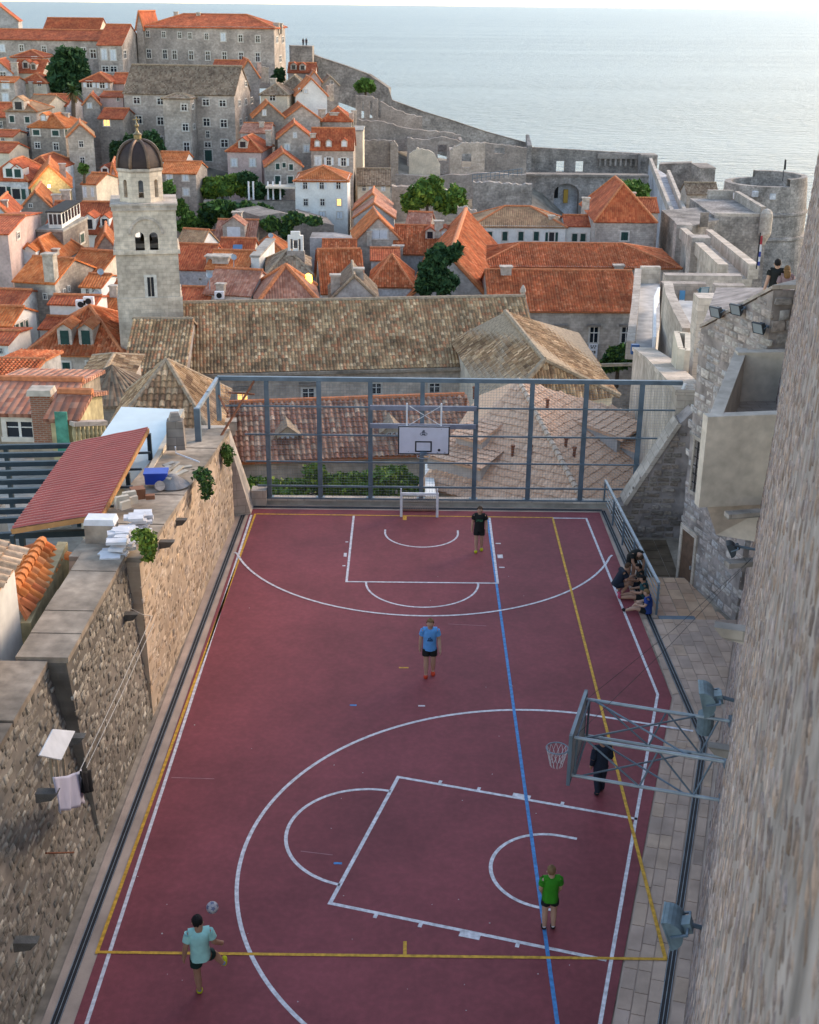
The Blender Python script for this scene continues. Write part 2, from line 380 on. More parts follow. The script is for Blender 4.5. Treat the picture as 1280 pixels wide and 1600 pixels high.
line('yellow_sideline', [(5.19, 42.75), (5.09, 19.87)], YL, z=.012)
line('yellow_boundary', [(-6.02, 19.9), (5.12, 19.87)], YL, z=.008)
line('blue_centre_line', [(2.82, 42.58), (2.79, 5)], BL, .08, .007)
line('yellow_tick', [(.0, 19.9), (.0, 20.3)], YL, .07, .0085); line('yellow_tick', [(-.25, 31.5), (.02, 31.5)], YL, .07)
line('yellow_tick', [(-.17, 42.45), (-.17, 42.85)], YL, .14, .009)
# far basket
line('key_line', [(-2.02, 42.8), (-2.0, 37.15), (2.86, 37.15), (2.9, 42.75)], WL, z=.010)
line('three_point_line', [(-5.9, 39.4)] + [p for p in arc(.48, 41.35, 6.6, 198, 342, 64)] + [(6.87, 39.5)], WL, z=.0105)
line('free_throw_arc', arc(.43, 37.15, 1.8, 180, 360), WL, .065, .0055)
line('no_charge_arc', [(-.85, 41.55)] + arc(.43, 41.3, 1.28, 180, 360) + [(1.71, 41.55)], WL, .065)
for yy_, hh in ((40.4, .08), (39.3, .3), (38.4, .08)):
    line('lane_mark', [(-2.1, yy_), (-2.2, yy_)], WL, hh, .0055); line('lane_mark', [(2.98, yy_), (3.16, yy_)], WL, hh, .0055)
# near basket on the skewed side
KU = Vector((-.960, .280, 0)); KV = Vector((.280, .960, 0)); KB = Vector((4.61, 22.15, 0))
def kp(a, bb): p = KB + KU * a + KV * bb; return (p.x, p.y)
line('key_line', [kp(0, -2.42), kp(5.72, -2.42), kp(5.72, 2.42), kp(0, 2.42)], WL, .085)
line('free_throw_arc', [kp(5.72 + 1.8 * math.sin(a), 1.8 * math.cos(a)) for a in [math.pi * i / 40 for i in range(41)]], WL, .08)
line('no_charge_arc', [kp(1.2, 1.27)] + [kp(1.575 + 1.27 * math.sin(a), 1.27 * math.cos(a)) for a in [math.pi * i / 40 for i in range(41)]] + [kp(1.2, -1.27)], WL, .08)
line('three_point_line', [kp(-.9, 6.68)] + [kp(1.575 + 6.68 * math.sin(a), 6.68 * math.cos(a)) for a in [math.pi * (.0 + i / 90) for i in range(76)]], WL, .085, .0052)
for sgn in (1, -1):
    for a_, w_ in ((1.75, .08), (2.72, .42), (3.75, .08), (4.7, .08)):
        line('lane_mark', [kp(a_, sgn * 2.46), kp(a_, sgn * (2.6 if w_ > .1 else 2.58))], WL, w_, .0045)
for q in ((552, 1102, BL), (528, 1349, BL), (659, 1103, WL)):
    p = gp(q[0], q[1]); line('paint_mark', [(p.x - .09, p.y), (p.x + .09, p.y)], q[2], .07)
for a_, b_ in (((268, 1215), (335, 1217)), ((700, 975), (760, 978)), ((470, 1330), (520, 1336))):
    p, q = gp(*a_), gp(*b_); line('faded_line', [(p.x, p.y), (q.x, q.y)], plain('faded_paint', (.34, .16, .17), .8, var=.3), .03, .0035)
r9 = random.Random(77); lt = MB()
for _ in range(40):
    p = gp(r9.uniform(200, 900), r9.uniform(830, 1580)); k_ = r9.uniform(.012, .03); lt.box((p.x, p.y, .0135), k_, k_ * r9.uniform(.5, 1), .006, r9.uniform(0, 3))
lt.build('litter', plain('paper_crumbs', (.5, .47, .45), .9, var=.2), kind='stuff', label='scattered paper crumbs and leaf bits on the court')
# drain channels
MT['drain'] = plain('cast_iron_drain', (.03, .026, .028), .6, .3, var=.2)
for nm, pts in (('drain_channel', [(-6.5, 5), (-6.36, 18.0), (-6.02, 43.62)]), ('drain_channel', [(7.12, 43.6), (7.44, 30.35), (7.51, 27.77), (4.72, 18.17), (.9, 5)]), ('drain_channel', [(-6.0, 43.62), (7.1, 43.62)])):
    d = MB(); d.ribbon(pts, .17, -.003); o = d.build(nm, MT['drain'], kind='structure')
    for k in (-.075, 0, .075):
        e = MB(); e.ribbon([(x + k, y) if abs(pts[0][1] - pts[-1][1]) > 1 else (x, y + k) for x, y in pts], .012, .004); e.build('grate_bar', MT['galv'], o)

# ================================================================ stone pieces
def stone_templates(n, seed):
    r = random.Random(seed); T = []
    ang = [R(a) for a in (22, 40, 140, 158, 202, 220, 320, 338)]
    for _ in range(n):
        rings = []; jit = [r.uniform(.84, 1.02) for _ in ang]
        for (n_, k) in ((-.5, 1.0), (.7, .985), (1.0, .88)):
            ring = []
            for a, j in zip(ang, jit):
                ca, sa = math.cos(a), math.sin(a); q = .5 * j * k / max(abs(ca), abs(sa))
                q2 = .52 / max(abs(ca), abs(sa))
                qq = min(q, q2 * k); ring.append((ca * qq, sa * qq, n_ + (r.uniform(-.12, .12) if n_ == 1.0 else 0)))
            rings += ring
        rings.append((r.uniform(-.1, .1), r.uniform(-.1, .1), 1.0 + r.uniform(-.1, .15)))
        T.append(np.array(rings))
    f = []
    for i in range(2):
        for j in range(8): f.append((i * 8 + j, i * 8 + (j + 1) % 8, (i + 1) * 8 + (j + 1) % 8)); f.append((i * 8 + j, (i + 1) * 8 + (j + 1) % 8, (i + 1) * 8 + j))
    for j in range(8): f.append((16 + j, 16 + (j + 1) % 8, 24))
    return T, np.array(f)
ST, SF = stone_templates(10, 3)
STONEATTR = attr_mat('rubble_stone', .93, .45, 4, .9, 9)
def stones(parent, O, U, Nn, V, length, zb, ztop, hr, wr, depth, pal, seed, name='stone', nind=300, skip=None, mo=None, gap=0.0, jz=.1):
    """courses of stones on the plane O + U*u + V*z; the 300 that show largest are objects, the rest one mesh"""
    r = random.Random(seed); items = []; z = zb; O, U, Nn, V = Vector(O), Vector(U), Vector(Nn), Vector(V)
    while True:
        h = r.uniform(*hr); any_ = False; u = -r.uniform(0, wr[1])
        while u < length:
            w = r.uniform(*wr); uc = min(max(u + w / 2, 0), length); zt = ztop(uc)
            if z + h * .5 < zt and u + w * .5 < length and u + w * .4 > 0:
                any_ = True; zz = z + h / 2 + r.uniform(-jz, jz) * h
                if r.random() > gap and (skip is None or not skip(uc, zz)):
                    items.append((u + w / 2, zz, w * r.uniform(.9, .99), h * r.uniform(.8 - jz * .6, 1.04 + jz * .6), depth * r.uniform(.4, 1.4), r.uniform(-.5, .5) * jz, r.randrange(10), pal(r, uc, zz)))
            u += w
        z += h
        if not any_: break
    off = wloc(parent); camp = Vector((0, 0, CAMH)); sc = []
    for i, it in enumerate(items):
        p = O + U * it[0] + V * it[1]; d = p - camp; zc = d.dot(fwd)
        if zc < .5: sc.append((-1, i)); continue
        x, y = proj(p); inn = -20 < x < 1300 and -20 < y < 1620
        sc.append(((it[2] * it[3] * abs(d.normalized().dot(Nn)) / d.length_squared) if inn else 0, i))
    sc.sort(reverse=True); ind = set(i for a, i in sc[:nind] if a > 0)
    Vs = []; Fs = []; Cs = []; k = 0; me = None; tm = None
    for i, it in enumerate(items):
        uc, zc, w, h, dp, rot, ti, c = it; T = ST[ti]; ca, sa = math.cos(rot), math.sin(rot)
        a = U * (w * ca) + V * (w * sa); bb = V * (h * ca) - U * (h * sa); n = Nn * dp; p = O + U * uc + V * zc - off
        if i in ind:
            key = (name, ti, mo.name)
            if key not in STM:
                STM[key] = rawmesh('stone_block', T, SF, mo)
            o = bpy.data.objects.new(name, STM[key]); COL.objects.link(o); o.parent = parent
            mm = Matrix.Identity(4)
            for q in range(3): mm[q][0] = a[q]; mm[q][1] = bb[q]; mm[q][2] = n[q]; mm[q][3] = p[q]
            o.matrix_basis = mm; o.color = (*c, 1)
            continue
        B = np.array([a, bb, n]); Vs.append(T @ B + np.array(p)); Fs.append(SF + k); k += 25; Cs.append(np.tile(np.array([*c, 1.0]), (len(SF), 1)))
    if Vs:
        o = link(rawmesh('rubble_stones', np.vstack(Vs), np.vstack(Fs), STONEATTR, np.vstack(Cs)), 'rubble_stones', parent, kind='stuff')
    return len(items)
STM = {}
def objcol_mat(name, rough=.93, var=.35, vscale=3, bmp=.5, bscale=8):     # per-object colour from the object's own colour property
    m, t, b = nodes(name); b.inputs['Roughness'].default_value = rough; b.inputs['Specular IOR Level'].default_value = .2
    oi = N(t, 'ShaderNodeObjectInfo'); s, nz = noise_mul(t, oi.outputs['Color'], vscale, var, detail=9); t.links.new(s, b.inputs['Base Color'])
    bump(t, b, nz.outputs[0], bmp, .04); return m
STONEOBJ = objcol_mat('rubble_stone_block', var=.5, vscale=2.6, bmp=.9)
def pick(r, cols, j=.12):
    c = cols[r.randrange(len(cols))]; k = 1 + r.uniform(-j, j) * 1.5; return (c[0] * k, c[1] * k, c[2] * k)
P_DARK = [(.27, .235, .19), (.33, .285, .23), (.22, .195, .165), (.39, .34, .275), (.29, .25, .205), (.48, .43, .355), (.31, .265, .215), (.52, .46, .38)]
P_WARM = [(.46, .35, .26), (.50, .39, .29), (.42, .31, .22), (.54, .43, .33), (.45, .36, .29), (.50, .36, .24)]
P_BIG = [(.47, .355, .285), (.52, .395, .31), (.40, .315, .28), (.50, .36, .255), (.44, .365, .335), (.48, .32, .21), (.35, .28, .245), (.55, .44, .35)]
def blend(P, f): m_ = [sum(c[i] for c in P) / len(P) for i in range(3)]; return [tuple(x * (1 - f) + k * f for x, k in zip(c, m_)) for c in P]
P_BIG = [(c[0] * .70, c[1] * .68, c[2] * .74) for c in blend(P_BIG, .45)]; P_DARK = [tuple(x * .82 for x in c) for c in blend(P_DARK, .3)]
P_ASH = [(.42, .37, .335), (.47, .41, .37), (.38, .335, .315), (.44, .36, .32), (.40, .37, .36), (.35, .30, .28)]

# ================================================================ left retaining wall
LW = thing('retaining_wall', 'long rubble stone retaining wall with concrete top along the left court edge', 'wall', (-6.7, 25, -.03))
MT['mortar'] = plain('lime_mortar', (.27, .235, .19), .95, var=.4, vscale=1.5, bmp=.4, bscale=20)
MT['mortarw'] = plain('warm_lime_mortar', (.50, .38, .28), .95, var=.3, vscale=1.2, bmp=.4, bscale=20)
MT['warmcore'] = ashlar('warm_rubble_core', (.50, .38, .28), (.44, .33, .24), (.48, .37, .27), .34, .17, .3); MT['darkcore'] = ashlar('dark_rubble_core', (.28, .24, .20), (.22, .19, .16), (.25, .215, .18), .34, .17, .45)
segs = [(28.8, 42.3, -6.62, -6.28, 4.5, 3.45, .06, P_WARM, 'mortarw', (.10, .24), (.14, .5)), (23.4, 28.8, -6.72, -6.64, 4.62, 4.62, .40, P_DARK, 'mortar', (.09, .21), (.13, .4)), (4.0, 23.4, -6.9, -6.74, 4.56, 4.56, .80, P_DARK, 'mortar', (.09, .21), (.13, .4))]
for k, (ya, yb, xa, xb, za, zb, bt, pal, mor, hr, wr) in enumerate(segs):
    Lg = yb - ya; U = Vector((xb - xa, Lg, 0)).normalized(); L = Vector((xb - xa, Lg, 0)).length; Nn = Vector((U.y, -U.x, 0)); zm = max(za, zb)
    Vv = UP - Nn * (bt / zm); th = (1.75, 1.05, 1.0)[k]
    core = MB(); a0 = Vector((xa, ya, -.03)); a1 = Vector((xb, yb, -.03)); back = -Nn * th
    ta, tb = a0 + Vv * (za - .12), a1 + Vv * (zb - .12)
    core.box8([a0, a1, a1 + back - Nn * .6, a0 + back - Nn * .6], [ta, tb, tb + back, ta + back]); core.build('wall_core', (MT['warmcore'], MT['darkcore'], MT['darkcore'])[k], LW)
    cp = MB(); q = Nn * .05; ta2, tb2 = a0 + Vv * (za - .118), a1 + Vv * (zb - .118); nseg = 5 if k < 2 else 8
    for i in range(nseg):
        f0, f1 = i / nseg, (i + 1) / nseg - .004; A = ta2.lerp(tb2, f0); B = ta2.lerp(tb2, f1); cp = MB()
        dz = UP * (.13 + .012 * (i % 3)); cp.box8([A + q, B + q, B + back, A + back], [A + q + dz, B + q + dz, B + back + dz, A + back + dz]); cp.build('coping_slab', MT['dconcrete'] if k else MT['dconcrete'], LW)
    stones(LW, a0 + Nn * -.012, U, Nn, Vv, L, .02, (lambda u, za=za, zb=zb, L=L: za + (zb - za) * u / L - .16), hr, wr, (.02, .03, .03)[k], (lambda r, u, z, pal=pal: pick(r, pal, .2)), 11 + k, nind=(90, 110, 100)[k], mo=STONEOBJ, gap=.14, jz=.35)
# raked end buttress of the wall and a low block at its foot
e = MB(); e.box8([V3((-7.6, 42.3, -.03)), V3((-5.75, 42.9, -.03)), V3((-5.75, 44.1, -.03)), V3((-7.6, 44.1, -.03))], [V3((-7.6, 42.35, 3.4)), V3((-6.5, 42.5, 3.4)), V3((-6.5, 43.4, 3.2)), V3((-7.6, 43.4, 3.2))]); e.build('end_buttress', MT['pstone'], LW)
e = MB(); e.box((-5.55, 43.95, -.02), .55, .5, .62); e.build('end_block', MT['pstone'], LW)
def corbel(px, py, Y, par, n, mat, s=.3):
    c = hit(px, py, Vector((-6.75 if n.x > 0 else 0, Y, 0)), n) if Y is None else at(px, py, Y)
    b_ = MB(); t_ = Vector((-n.y, n.x, 0)); b_.box8([c - n * .2 - t_ * s * .4 - UP * s * .6, c + n * .1 - t_ * s * .4 - UP * s * .5, c + n * .1 + t_ * s * .4 - UP * s * .5, c - n * .2 + t_ * s * .4 - UP * s * .6] if False else [c - n * .25 - t_ * s / 2 - UP * s, c + n * s * .2 - t_ * s / 2 - UP * s * .75, c + n * s * .2 + t_ * s / 2 - UP * s * .75, c - n * .25 + t_ * s / 2 - UP * s], [c - n * .25 - t_ * s / 2, c + n * s * .85 - t_ * s / 2, c + n * s * .85 + t_ * s / 2, c - n * .25 + t_ * s / 2])
    return b_.build('corbel', mat, par)
MT['corbel'] = plain('dark_stone_corbel', (.13, .115, .10), .9, var=.3, vscale=4, bmp=.4)
LN = Vector((1, .02, 0)).normalized()
for px, py in ((283, 811), (263, 845), (236, 908), (206, 958), (120, 1149), (78, 1236), (45, 1468)):
    c = hit(px, py, Vector((-6.42 if py < 880 else -6.7, 33 if py < 880 else 25, 0)), LN); corbel(px, py, c.y, LW, LN, MT['corbel'], .2)
# ================================================================ near right wall (the wall the picture is taken from)
RB = lambda Y: -.25 + .295 * Y
RU = Vector((.295, 1, 0)).normalized(); RN = Vector((-RU.y, RU.x, 0)); RV = UP - RN * .05
RW = thing('city_wall', 'tall close rubble stone wall rising along the right edge', 'wall', (6, 20, -.03))
ya, yb = 1.0, 36.6
a0 = V3((RB(ya), ya, -.03)); a1 = V3((RB(yb), yb, -.03)); top = 16.4
MT['mortarr'] = plain('grey_lime_mortar', (.31, .26, .24), .95, var=.5, vscale=1.8, bmp=1.0, bscale=7)
c = MB(); c.box8([a0, a0 - RN * 3, a1 - RN * 3, a1], [a0 + RV * top, a0 - RN * 3 + UP * top, a1 - RN * 3 + UP * top, a1 + RV * top]); c.build('wall_core', MT['mortarr'], RW)
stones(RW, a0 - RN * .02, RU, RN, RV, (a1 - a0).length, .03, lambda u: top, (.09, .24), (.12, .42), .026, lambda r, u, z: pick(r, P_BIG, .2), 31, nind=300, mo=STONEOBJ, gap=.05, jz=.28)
for px, py in ((1136, 978), (1121, 1165)):
    c = hit(px, py, a0, RN); corbel(px, py, c.y, RW, RN, MT['corbel'] if py > 1400 else MT['fort'], .2 if py < 1400 else .13)
# pavement on the right, stone slabs
def clip(poly, cl):
    out = list(poly)
    for i in range(len(cl)):
        a = cl[i]; b = cl[(i + 1) % len(cl)]; inp = out; out = []
        if not inp: break
        def ins(p): return (b[0] - a[0]) * (p[1] - a[1]) - (b[1] - a[1]) * (p[0] - a[0]) >= 0
        for j in range(len(inp)):
            p, q = inp[j - 1], inp[j]; ip, iq = ins(p), ins(q)
            if ip != iq:
                d1 = (b[0] - a[0]) * (p[1] - a[1]) - (b[1] - a[1]) * (p[0] - a[0]); d2 = (b[0] - a[0]) * (q[1] - a[1]) - (b[1] - a[1]) * (q[0] - a[0])
                k = d1 / (d1 - d2); out.append((p[0] + (q[0] - p[0]) * k, p[1] + (q[1] - p[1]) * k))
            if iq: out.append(q)
    return out
def area(p): return abs(sum(p[i - 1][0] * p[i][1] - p[i][0] * p[i - 1][1] for i in range(len(p)))) / 2
SLAB = objrand_mat('paving_slab_stone', [(.48, .335, .26), (.53, .375, .29), (.43, .31, .25), (.55, .38, .275), (.49, .35, .285)], .85, .25, 1.5, .25, 20)
SLABW = objrand_mat('warm_landing_slab_stone', [(.56, .34, .22), (.60, .39, .26), (.50, .31, .21), (.58, .37, .27)], .85, .25, 1.5, .25, 20)
def paving(parent, poly, ang, sw, sl, z, mat, gap=.012, seed=1):
    r = random.Random(seed); u = Vector((math.cos(ang), math.sin(ang))); v = Vector((-u.y, u.x))
    us = [Vector(p).dot(u) for p in poly]; vs_ = [Vector(p).dot(v) for p in poly]; n = 0; a = min(us)
    while a < max(us):
        bq = min(vs_) - r.uniform(0, sl)
        while bq < max(vs_):
            l = sl * r.uniform(.8, 1.25); q = [u * x + v * y for x, y in ((a + gap, bq + gap), (a + sw - gap, bq + gap), (a + sw - gap, bq + l - gap), (a + gap, bq + l - gap))]
            cl = clip([(p.x, p.y) for p in q], poly)
            if len(cl) > 2 and area(cl) > .02:
                zz = z + r.uniform(-.002, .004); mb = MB(); mb.box8([V3((x, y, z - .05)) for x, y in cl], [V3((x, y, zz)) for x, y in cl]); mb.build('paving_slab', mat, parent); n += 1
            bq += l
        a += sw
    return n
pb = [(3.83, 18.15), (7.16, 30.0), (7.02, 43.4), (7.0, 43.5), (0, 4.6)]
PV = MB().poly([(.15, 4.5, -.02), (1.2, 4.5, -.02), (10.9, 34.74, -.02), (7.2, 34.74, -.02), (7.11, 30, -.02), (3.8, 18.15, -.02)]).build('pavement', MT['strip'], kind='structure')
kw = math.atan2(.27, .963)
paving(PV, [(3.33, 16.4), (4.22, 16.4), (7.36, 27.77), (6.53, 27.77)], -kw, .27, .62, -.004, SLAB, seed=4)
paving(PV, [(6.55, 27.8), (7.4, 27.8), (7.34, 30.2), (7.2, 30.1)], -kw, .27, .62, -.004, SLAB, seed=14)
paving(PV, [(7.17, 30.2), (7.34, 30.25), (7.24, 34.7), (7.13, 34.7)], 0, .27, .62, -.004, SLAB, seed=15)
paving(PV, [(4.35, 16.4), (4.6, 16.4), (8.05, 28.4), (7.62, 27.7)], -kw, .27, .62, -.004, SLAB, seed=5)
paving(PV, [(7.62, 27.9), (7.9, 27.9), (9.95, 34.72), (7.36, 34.72), (7.55, 30.4)], 0, .33, .62, -.004, SLAB, seed=6)
K2 = MB().poly([(6.97, 34.8, -.012), (7.6, 34.8, -.012), (7.34, 44.0, -.012), (6.95, 44.0, -.012)]).build('pavement', MT['strip'], kind='structure')
# sunken stair area beside the court: landing and lower floor
LD = MB(); LD.poly([(7.6, 34.75, -.16), (10.2, 34.75, -.16), (9.5, 38.1, -.16), (7.5, 38.1, -.16)]); LD.poly([(7.5, 38.1, -.16), (9.5, 38.1, -.16), (9.5, 38.1, -.7), (7.5, 38.1, -.7)]); LD.poly([(7.3, 38.1, -.7), (9.9, 38.1, -.7), (9.9, 43.2, -.7), (7.3, 43.2, -.7)])
LD = LD.build('stair_landing', MT['dconcrete'], kind='structure')
paving(LD, [(7.62, 34.95), (9.75, 34.95), (9.05, 38.05), (7.52, 38.05)], 0, .4, .62, -.145, SLABW, seed=8)
MT['mosspave'] = plain('damp_mossy_paving', (.16, .11, .07), .9, var=.5, vscale=1.5)
paving(LD, [(7.45, 38.15), (9.1, 38.15), (9.3, 42.5), (7.35, 42.5)], 0, .5, .7, -.685, MT['mosspave'], seed=9)
for (x0, x1, y0, y1, z) in ((7.64, 8.75, 34.77, 35.05, -.05), (7.5, 8.0, 38.1, 38.45, -.55)):
    MB().box(((x0 + x1) / 2, (y0 + y1) / 2, z - .06), x1 - x0, y1 - y0, .06).build('step_plate', MT['steel'], LD)
# ================================================================ right building: raked wall, door, barred window
BW = thing('gate_building', 'coursed stone building face with barred window beside the sunken landing', 'building', (9.5, 36, -.7))
Nb, Fb = V3((9.96, 34.85, -.7)), V3((8.93, 38.6, -.7))
far1, far2 = V3((11.3, 47, -.7)), V3((16, 47, -.7)); near2 = V3((16, 36.3, -.7))
c = MB(); zt = {0: 10.05, 1: 8.05, 2: 7.6, 3: 7.6, 4: 9.9}
ring = [Nb, near2, far2, far1, Fb]; tops = [Nb + UP * 10.75, near2 + UP * 10.55, far2 + UP * 8.3, far1 + UP * 8.3, Fb + UP * 8.75]
c.box8(ring, tops); c.build('wall_core', MT['mortarr'], BW)
U = (Fb - Nb).normalized(); Lb = (Fb - Nb).length; Nn = Vector((-U.y, U.x, 0))
if Nn.x > 0: Nn = -Nn
def plane_uz(px, py, O, U, n): p = hit(px, py, O, n); return (p - O).dot(U), p.z
du0, dz0 = plane_uz(1078, 888, Nb, U, Nn); du1, dz1 = plane_uz(1063, 808, Nb, U, Nn)
wu0, wz0 = plane_uz(1096, 735, Nb, U, Nn); wu1, wz1 = plane_uz(1077, 672, Nb, U, Nn)
wu0 = max(.6, min(wu0, wu1 - .7))
du1 = min(Lb - .15, max(du1, du0 + .8)); du0 = du1 - .85; dz0 = -.7; dz1 = 1.45
wu1 = min(Lb - .4, wu1); wu0 = wu1 - .75; wz0, wz1 = 2.9, 4.6
sk = lambda u, z: (du0 - .15 < u < du1 + .15 and z - .7 < dz1 + .2) or (wu0 - .12 < u < wu1 + .12 and wz0 - .15 < z - .7 < wz1 + .15)
stones(BW, Nb - Nn * .03, U, Nn, UP, Lb, .02, lambda u: 10.7 - 2.0 * u / Lb, (.2, .32), (.3, .62), .05, lambda r, u, z: pick(r, P_ASH, .13), 41, nind=220, skip=sk, mo=STONEOBJ)
stones(BW, Nb, (near2 - Nb).normalized(), V3((.23, -1, 0)).normalized(), UP, 4, 3, lambda u: 10.6, (.25, .4), (.35, .6), .05, lambda r, u, z: pick(r, P_ASH, .13), 43, nind=60, mo=STONEOBJ)
cp = MB(); cp.box8([tops[0] - Nn * -.06 + UP * .02, tops[1] + UP * .02, tops[1] + V3((0, 1.1, .02)), tops[0] + V3((.9, .9, .02))], [tops[0] - Nn * -.06 + UP * .14, tops[1] + UP * .14, tops[1] + V3((0, 1.1, .14)), tops[0] + V3((.9, .9, .14))]); cp.build('parapet_coping', MT['pstone'], BW)
cp = MB(); cp.box8([tops[0] + Nn * .06 + UP * .03, tops[4] + Nn * .06 + UP * .03, tops[4] - Nn * .35 + UP * .03, tops[0] - Nn * .35 + UP * .03][::-1], [tops[0] + Nn * .06 + UP * .13, tops[4] + Nn * .06 + UP * .13, tops[4] - Nn * .35 + UP * .13, tops[0] - Nn * .35 + UP * .13][::-1]); cp.build('parapet_coping', MT['stone'], BW)
def face_rect(mb, O, U, n, u0, u1, z0, z1, d0, d1): mb.obox(Vector((O.x, O.y, 0)) + U * u0 + n * d0 + UP * z0, U * (u1 - u0), n * (d1 - d0), UP * (z1 - z0))
d = MB(); face_rect(d, Nb, U, Nn, du0, du1, -.69, dz1, -.02, .02); do = d.build('door', plain('brown_wood_door', (.13, .075, .05), .7, var=.3, vscale=5), BW)
for (u0, u1, z0, z1) in ((du0 - .14, du0, -.69, dz1 + .16), (du1, du1 + .14, -.69, dz1 + .16), (du0, du1, dz1, dz1 + .16)):
    q = MB(); face_rect(q, Nb, U, Nn, u0, u1, z0, z1, -.05, .06); q.build('door_surround', MT['pstone'], BW)
q = MB(); face_rect(q, Nb, U, Nn, du0 + .08, du0 + .14, .3, .42, .02, .06); q.build('handle', MT['galv'], do)
w = MB(); face_rect(w, Nb, U, Nn, wu0, wu1, wz0, wz1, -.03, .0); wo = w.build('window', MT['pane'], BW)
for (u0, u1, z0, z1) in ((wu0 - .11, wu0, wz0 - .12, wz1 + .12), (wu1, wu1 + .11, wz0 - .12, wz1 + .12), (wu0, wu1, wz1, wz1 + .12), (wu0, wu1, wz0 - .12, wz0)):
    q = MB(); face_rect(q, Nb, U, Nn, u0, u1, z0, z1, -.05, .06); q.build('window_surround', MT['pstone'], wo)
for i in range(1, 4): q = MB(); uu = wu0 + (wu1 - wu0) * i / 4; face_rect(q, Nb, U, Nn, uu - .012, uu + .012, wz0, wz1, .01, .035); q.build('window_bar', MT['black'], wo)
for i in range(1, 6): q = MB(); z_ = wz0 + (wz1 - wz0) * i / 6; face_rect(q, Nb, U, Nn, wu0, wu1, z_ - .012, z_ + .012, .012, .03); q.build('window_bar', MT['black'], wo)
# raked end wall between fence and building
EW = thing('raked_wall', 'stone wall with steeply sloping top between the fence end and the stone building', 'wall', (8.6, 42.8, -.7))
c = MB(); y0_, y1_ = 42.75, 43.6
prof = [(7.35, -.7), (9.9, -.7), (9.9, 4.1), (9.35, 3.5), (7.75, .55), (7.35, .42)]
c.box8([V3((x, y0_, z)) for x, z in prof][::1], [V3((x, y1_, z)) for x, z in prof]); c.build('wall_core', MT['mortarr'], EW)
def et(u):
    x = 7.35 + u; return (.42 + (x - 7.35) * .33 if x < 7.75 else .55 + (x - 7.75) * 1.85 if x < 9.35 else 3.5) + .58
stones(EW, V3((7.35, y0_ + .03, -.7)), V3((1, 0, 0)), V3((0, -1, 0)), UP, 2.3, .02, et, (.16, .26), (.25, .5), .06, lambda r, u, z: pick(r, [(.27, .21, .17), (.31, .25, .2), (.23, .19, .16), (.34, .28, .24)], .15), 51, nind=90, mo=STONEOBJ)
c = MB(); c.slab([V3((7.7, y0_ - .06, .62)), V3((9.4, y0_ - .06, 3.7)), V3((9.4, y1_ + .03, 3.7)), V3((7.7, y1_ + .03, .62))], .14); c.build('coping', MT['pstone'], EW)
# balcony box on the city wall
BX = thing('balcony', 'cream rendered box balcony with open top projecting from the right wall', 'balcony', (8.6, 33, 5.65))
n0, n1, f1, f0 = V3((7.32, 30.0, 0)), V3((9.3, 30.3, 0)), V3((10.9, 34.65, 0)), V3((8.97, 34.5, 0))
MT['balc'] = plaster('sandy_render', (.62, .53, .45), .3)
zb_, zt_ = 5.5, 7.9
def wallrun(mb, p, q, th, z0, z1, side):
    d = (q - p).normalized(); n = Vector((-d.y, d.x, 0)) * th * side
    r_ = [p, q, q + n, p + n]
    if side < 0: r_ = r_[::-1]
    mb.box8([x + UP * z0 for x in r_], [x + UP * z1 for x in r_])
for nm, p, q in (('front_wall', n0, n1), ('side_wall', f0, n0), ('back_wall', f1, f0)):
    w = MB(); p2 = p; d_ = (q - p).normalized()
    if nm != 'side_wall': wallrun(w, p, q, .32, zb_, zt_, 1)
    else: wallrun(w, p - d_ * .33, q - d_ * .33, .32, zb_, zt_ - .003, 1)
    if nm == 'back_wall':
        for v_ in w.v:
            if v_.z > 7: v_.z += .55
    if nm == 'side_wall':
        for v_ in w.v:
            if v_.z > 7 and v_.y > 33: v_.z += .545
    w.build(nm, MT['balc'], BX)
w = MB(); w.box8([x + UP * zb_ for x in (n0 + V3((.1, .1, 0)), n1, f1, f0)], [x + UP * 7.05 for x in (n0 + V3((.1, .1, 0)), n1, f1, f0)]); w.build('floor', MT['stone'], BX)
w = MB(); k0, k1 = n0 + V3((.25, .3, 0)), n1; w.box8([k0 + V3((.55, .8, 4.3)), k1 + V3((.1, .2, 4.3)), f1 + UP * 4.3, f0 + V3((.5, -.8, 4.3))], [k0 + UP * 5.49, k1 + UP * 5.49, f1 + UP * 5.49, f0 + UP * 5.49]); w.build('corbel_base', MT['balc'], BX)
for i, f in enumerate((.15,)):
    pass
# pale pilaster strip where the balcony meets the near wall
p0 = hit(1206, 650, a0, RN); w = MB(); b0 = V3((RB(p0.y), p0.y, 0)); b0 = b0 + RN * .0
w.box8([b0 + RV * 1.6 + RN * .35, b0 + RV * 1.6 - RN * .2, b0 + RV * 1.6 - RN * .2 + RU * .5, b0 + RV * 1.6 + RN * .35 + RU * .5], [b0 + RV * 7.6 + RN * .35, b0 + RV * 7.6 - RN * .2, b0 + RV * 7.6 - RN * .2 + RU * .5, b0 + RV * 7.6 + RN * .35 + RU * .5])
w.build('pilaster', MT['pstone'], RW)
w = MB(); q0 = at(1192, 548, 35.2); w.box((q0.x + .35, q0.y + .3, 7.6), .75, .5, 1.9); w.build('chimney_stack', MT['white'], BX)
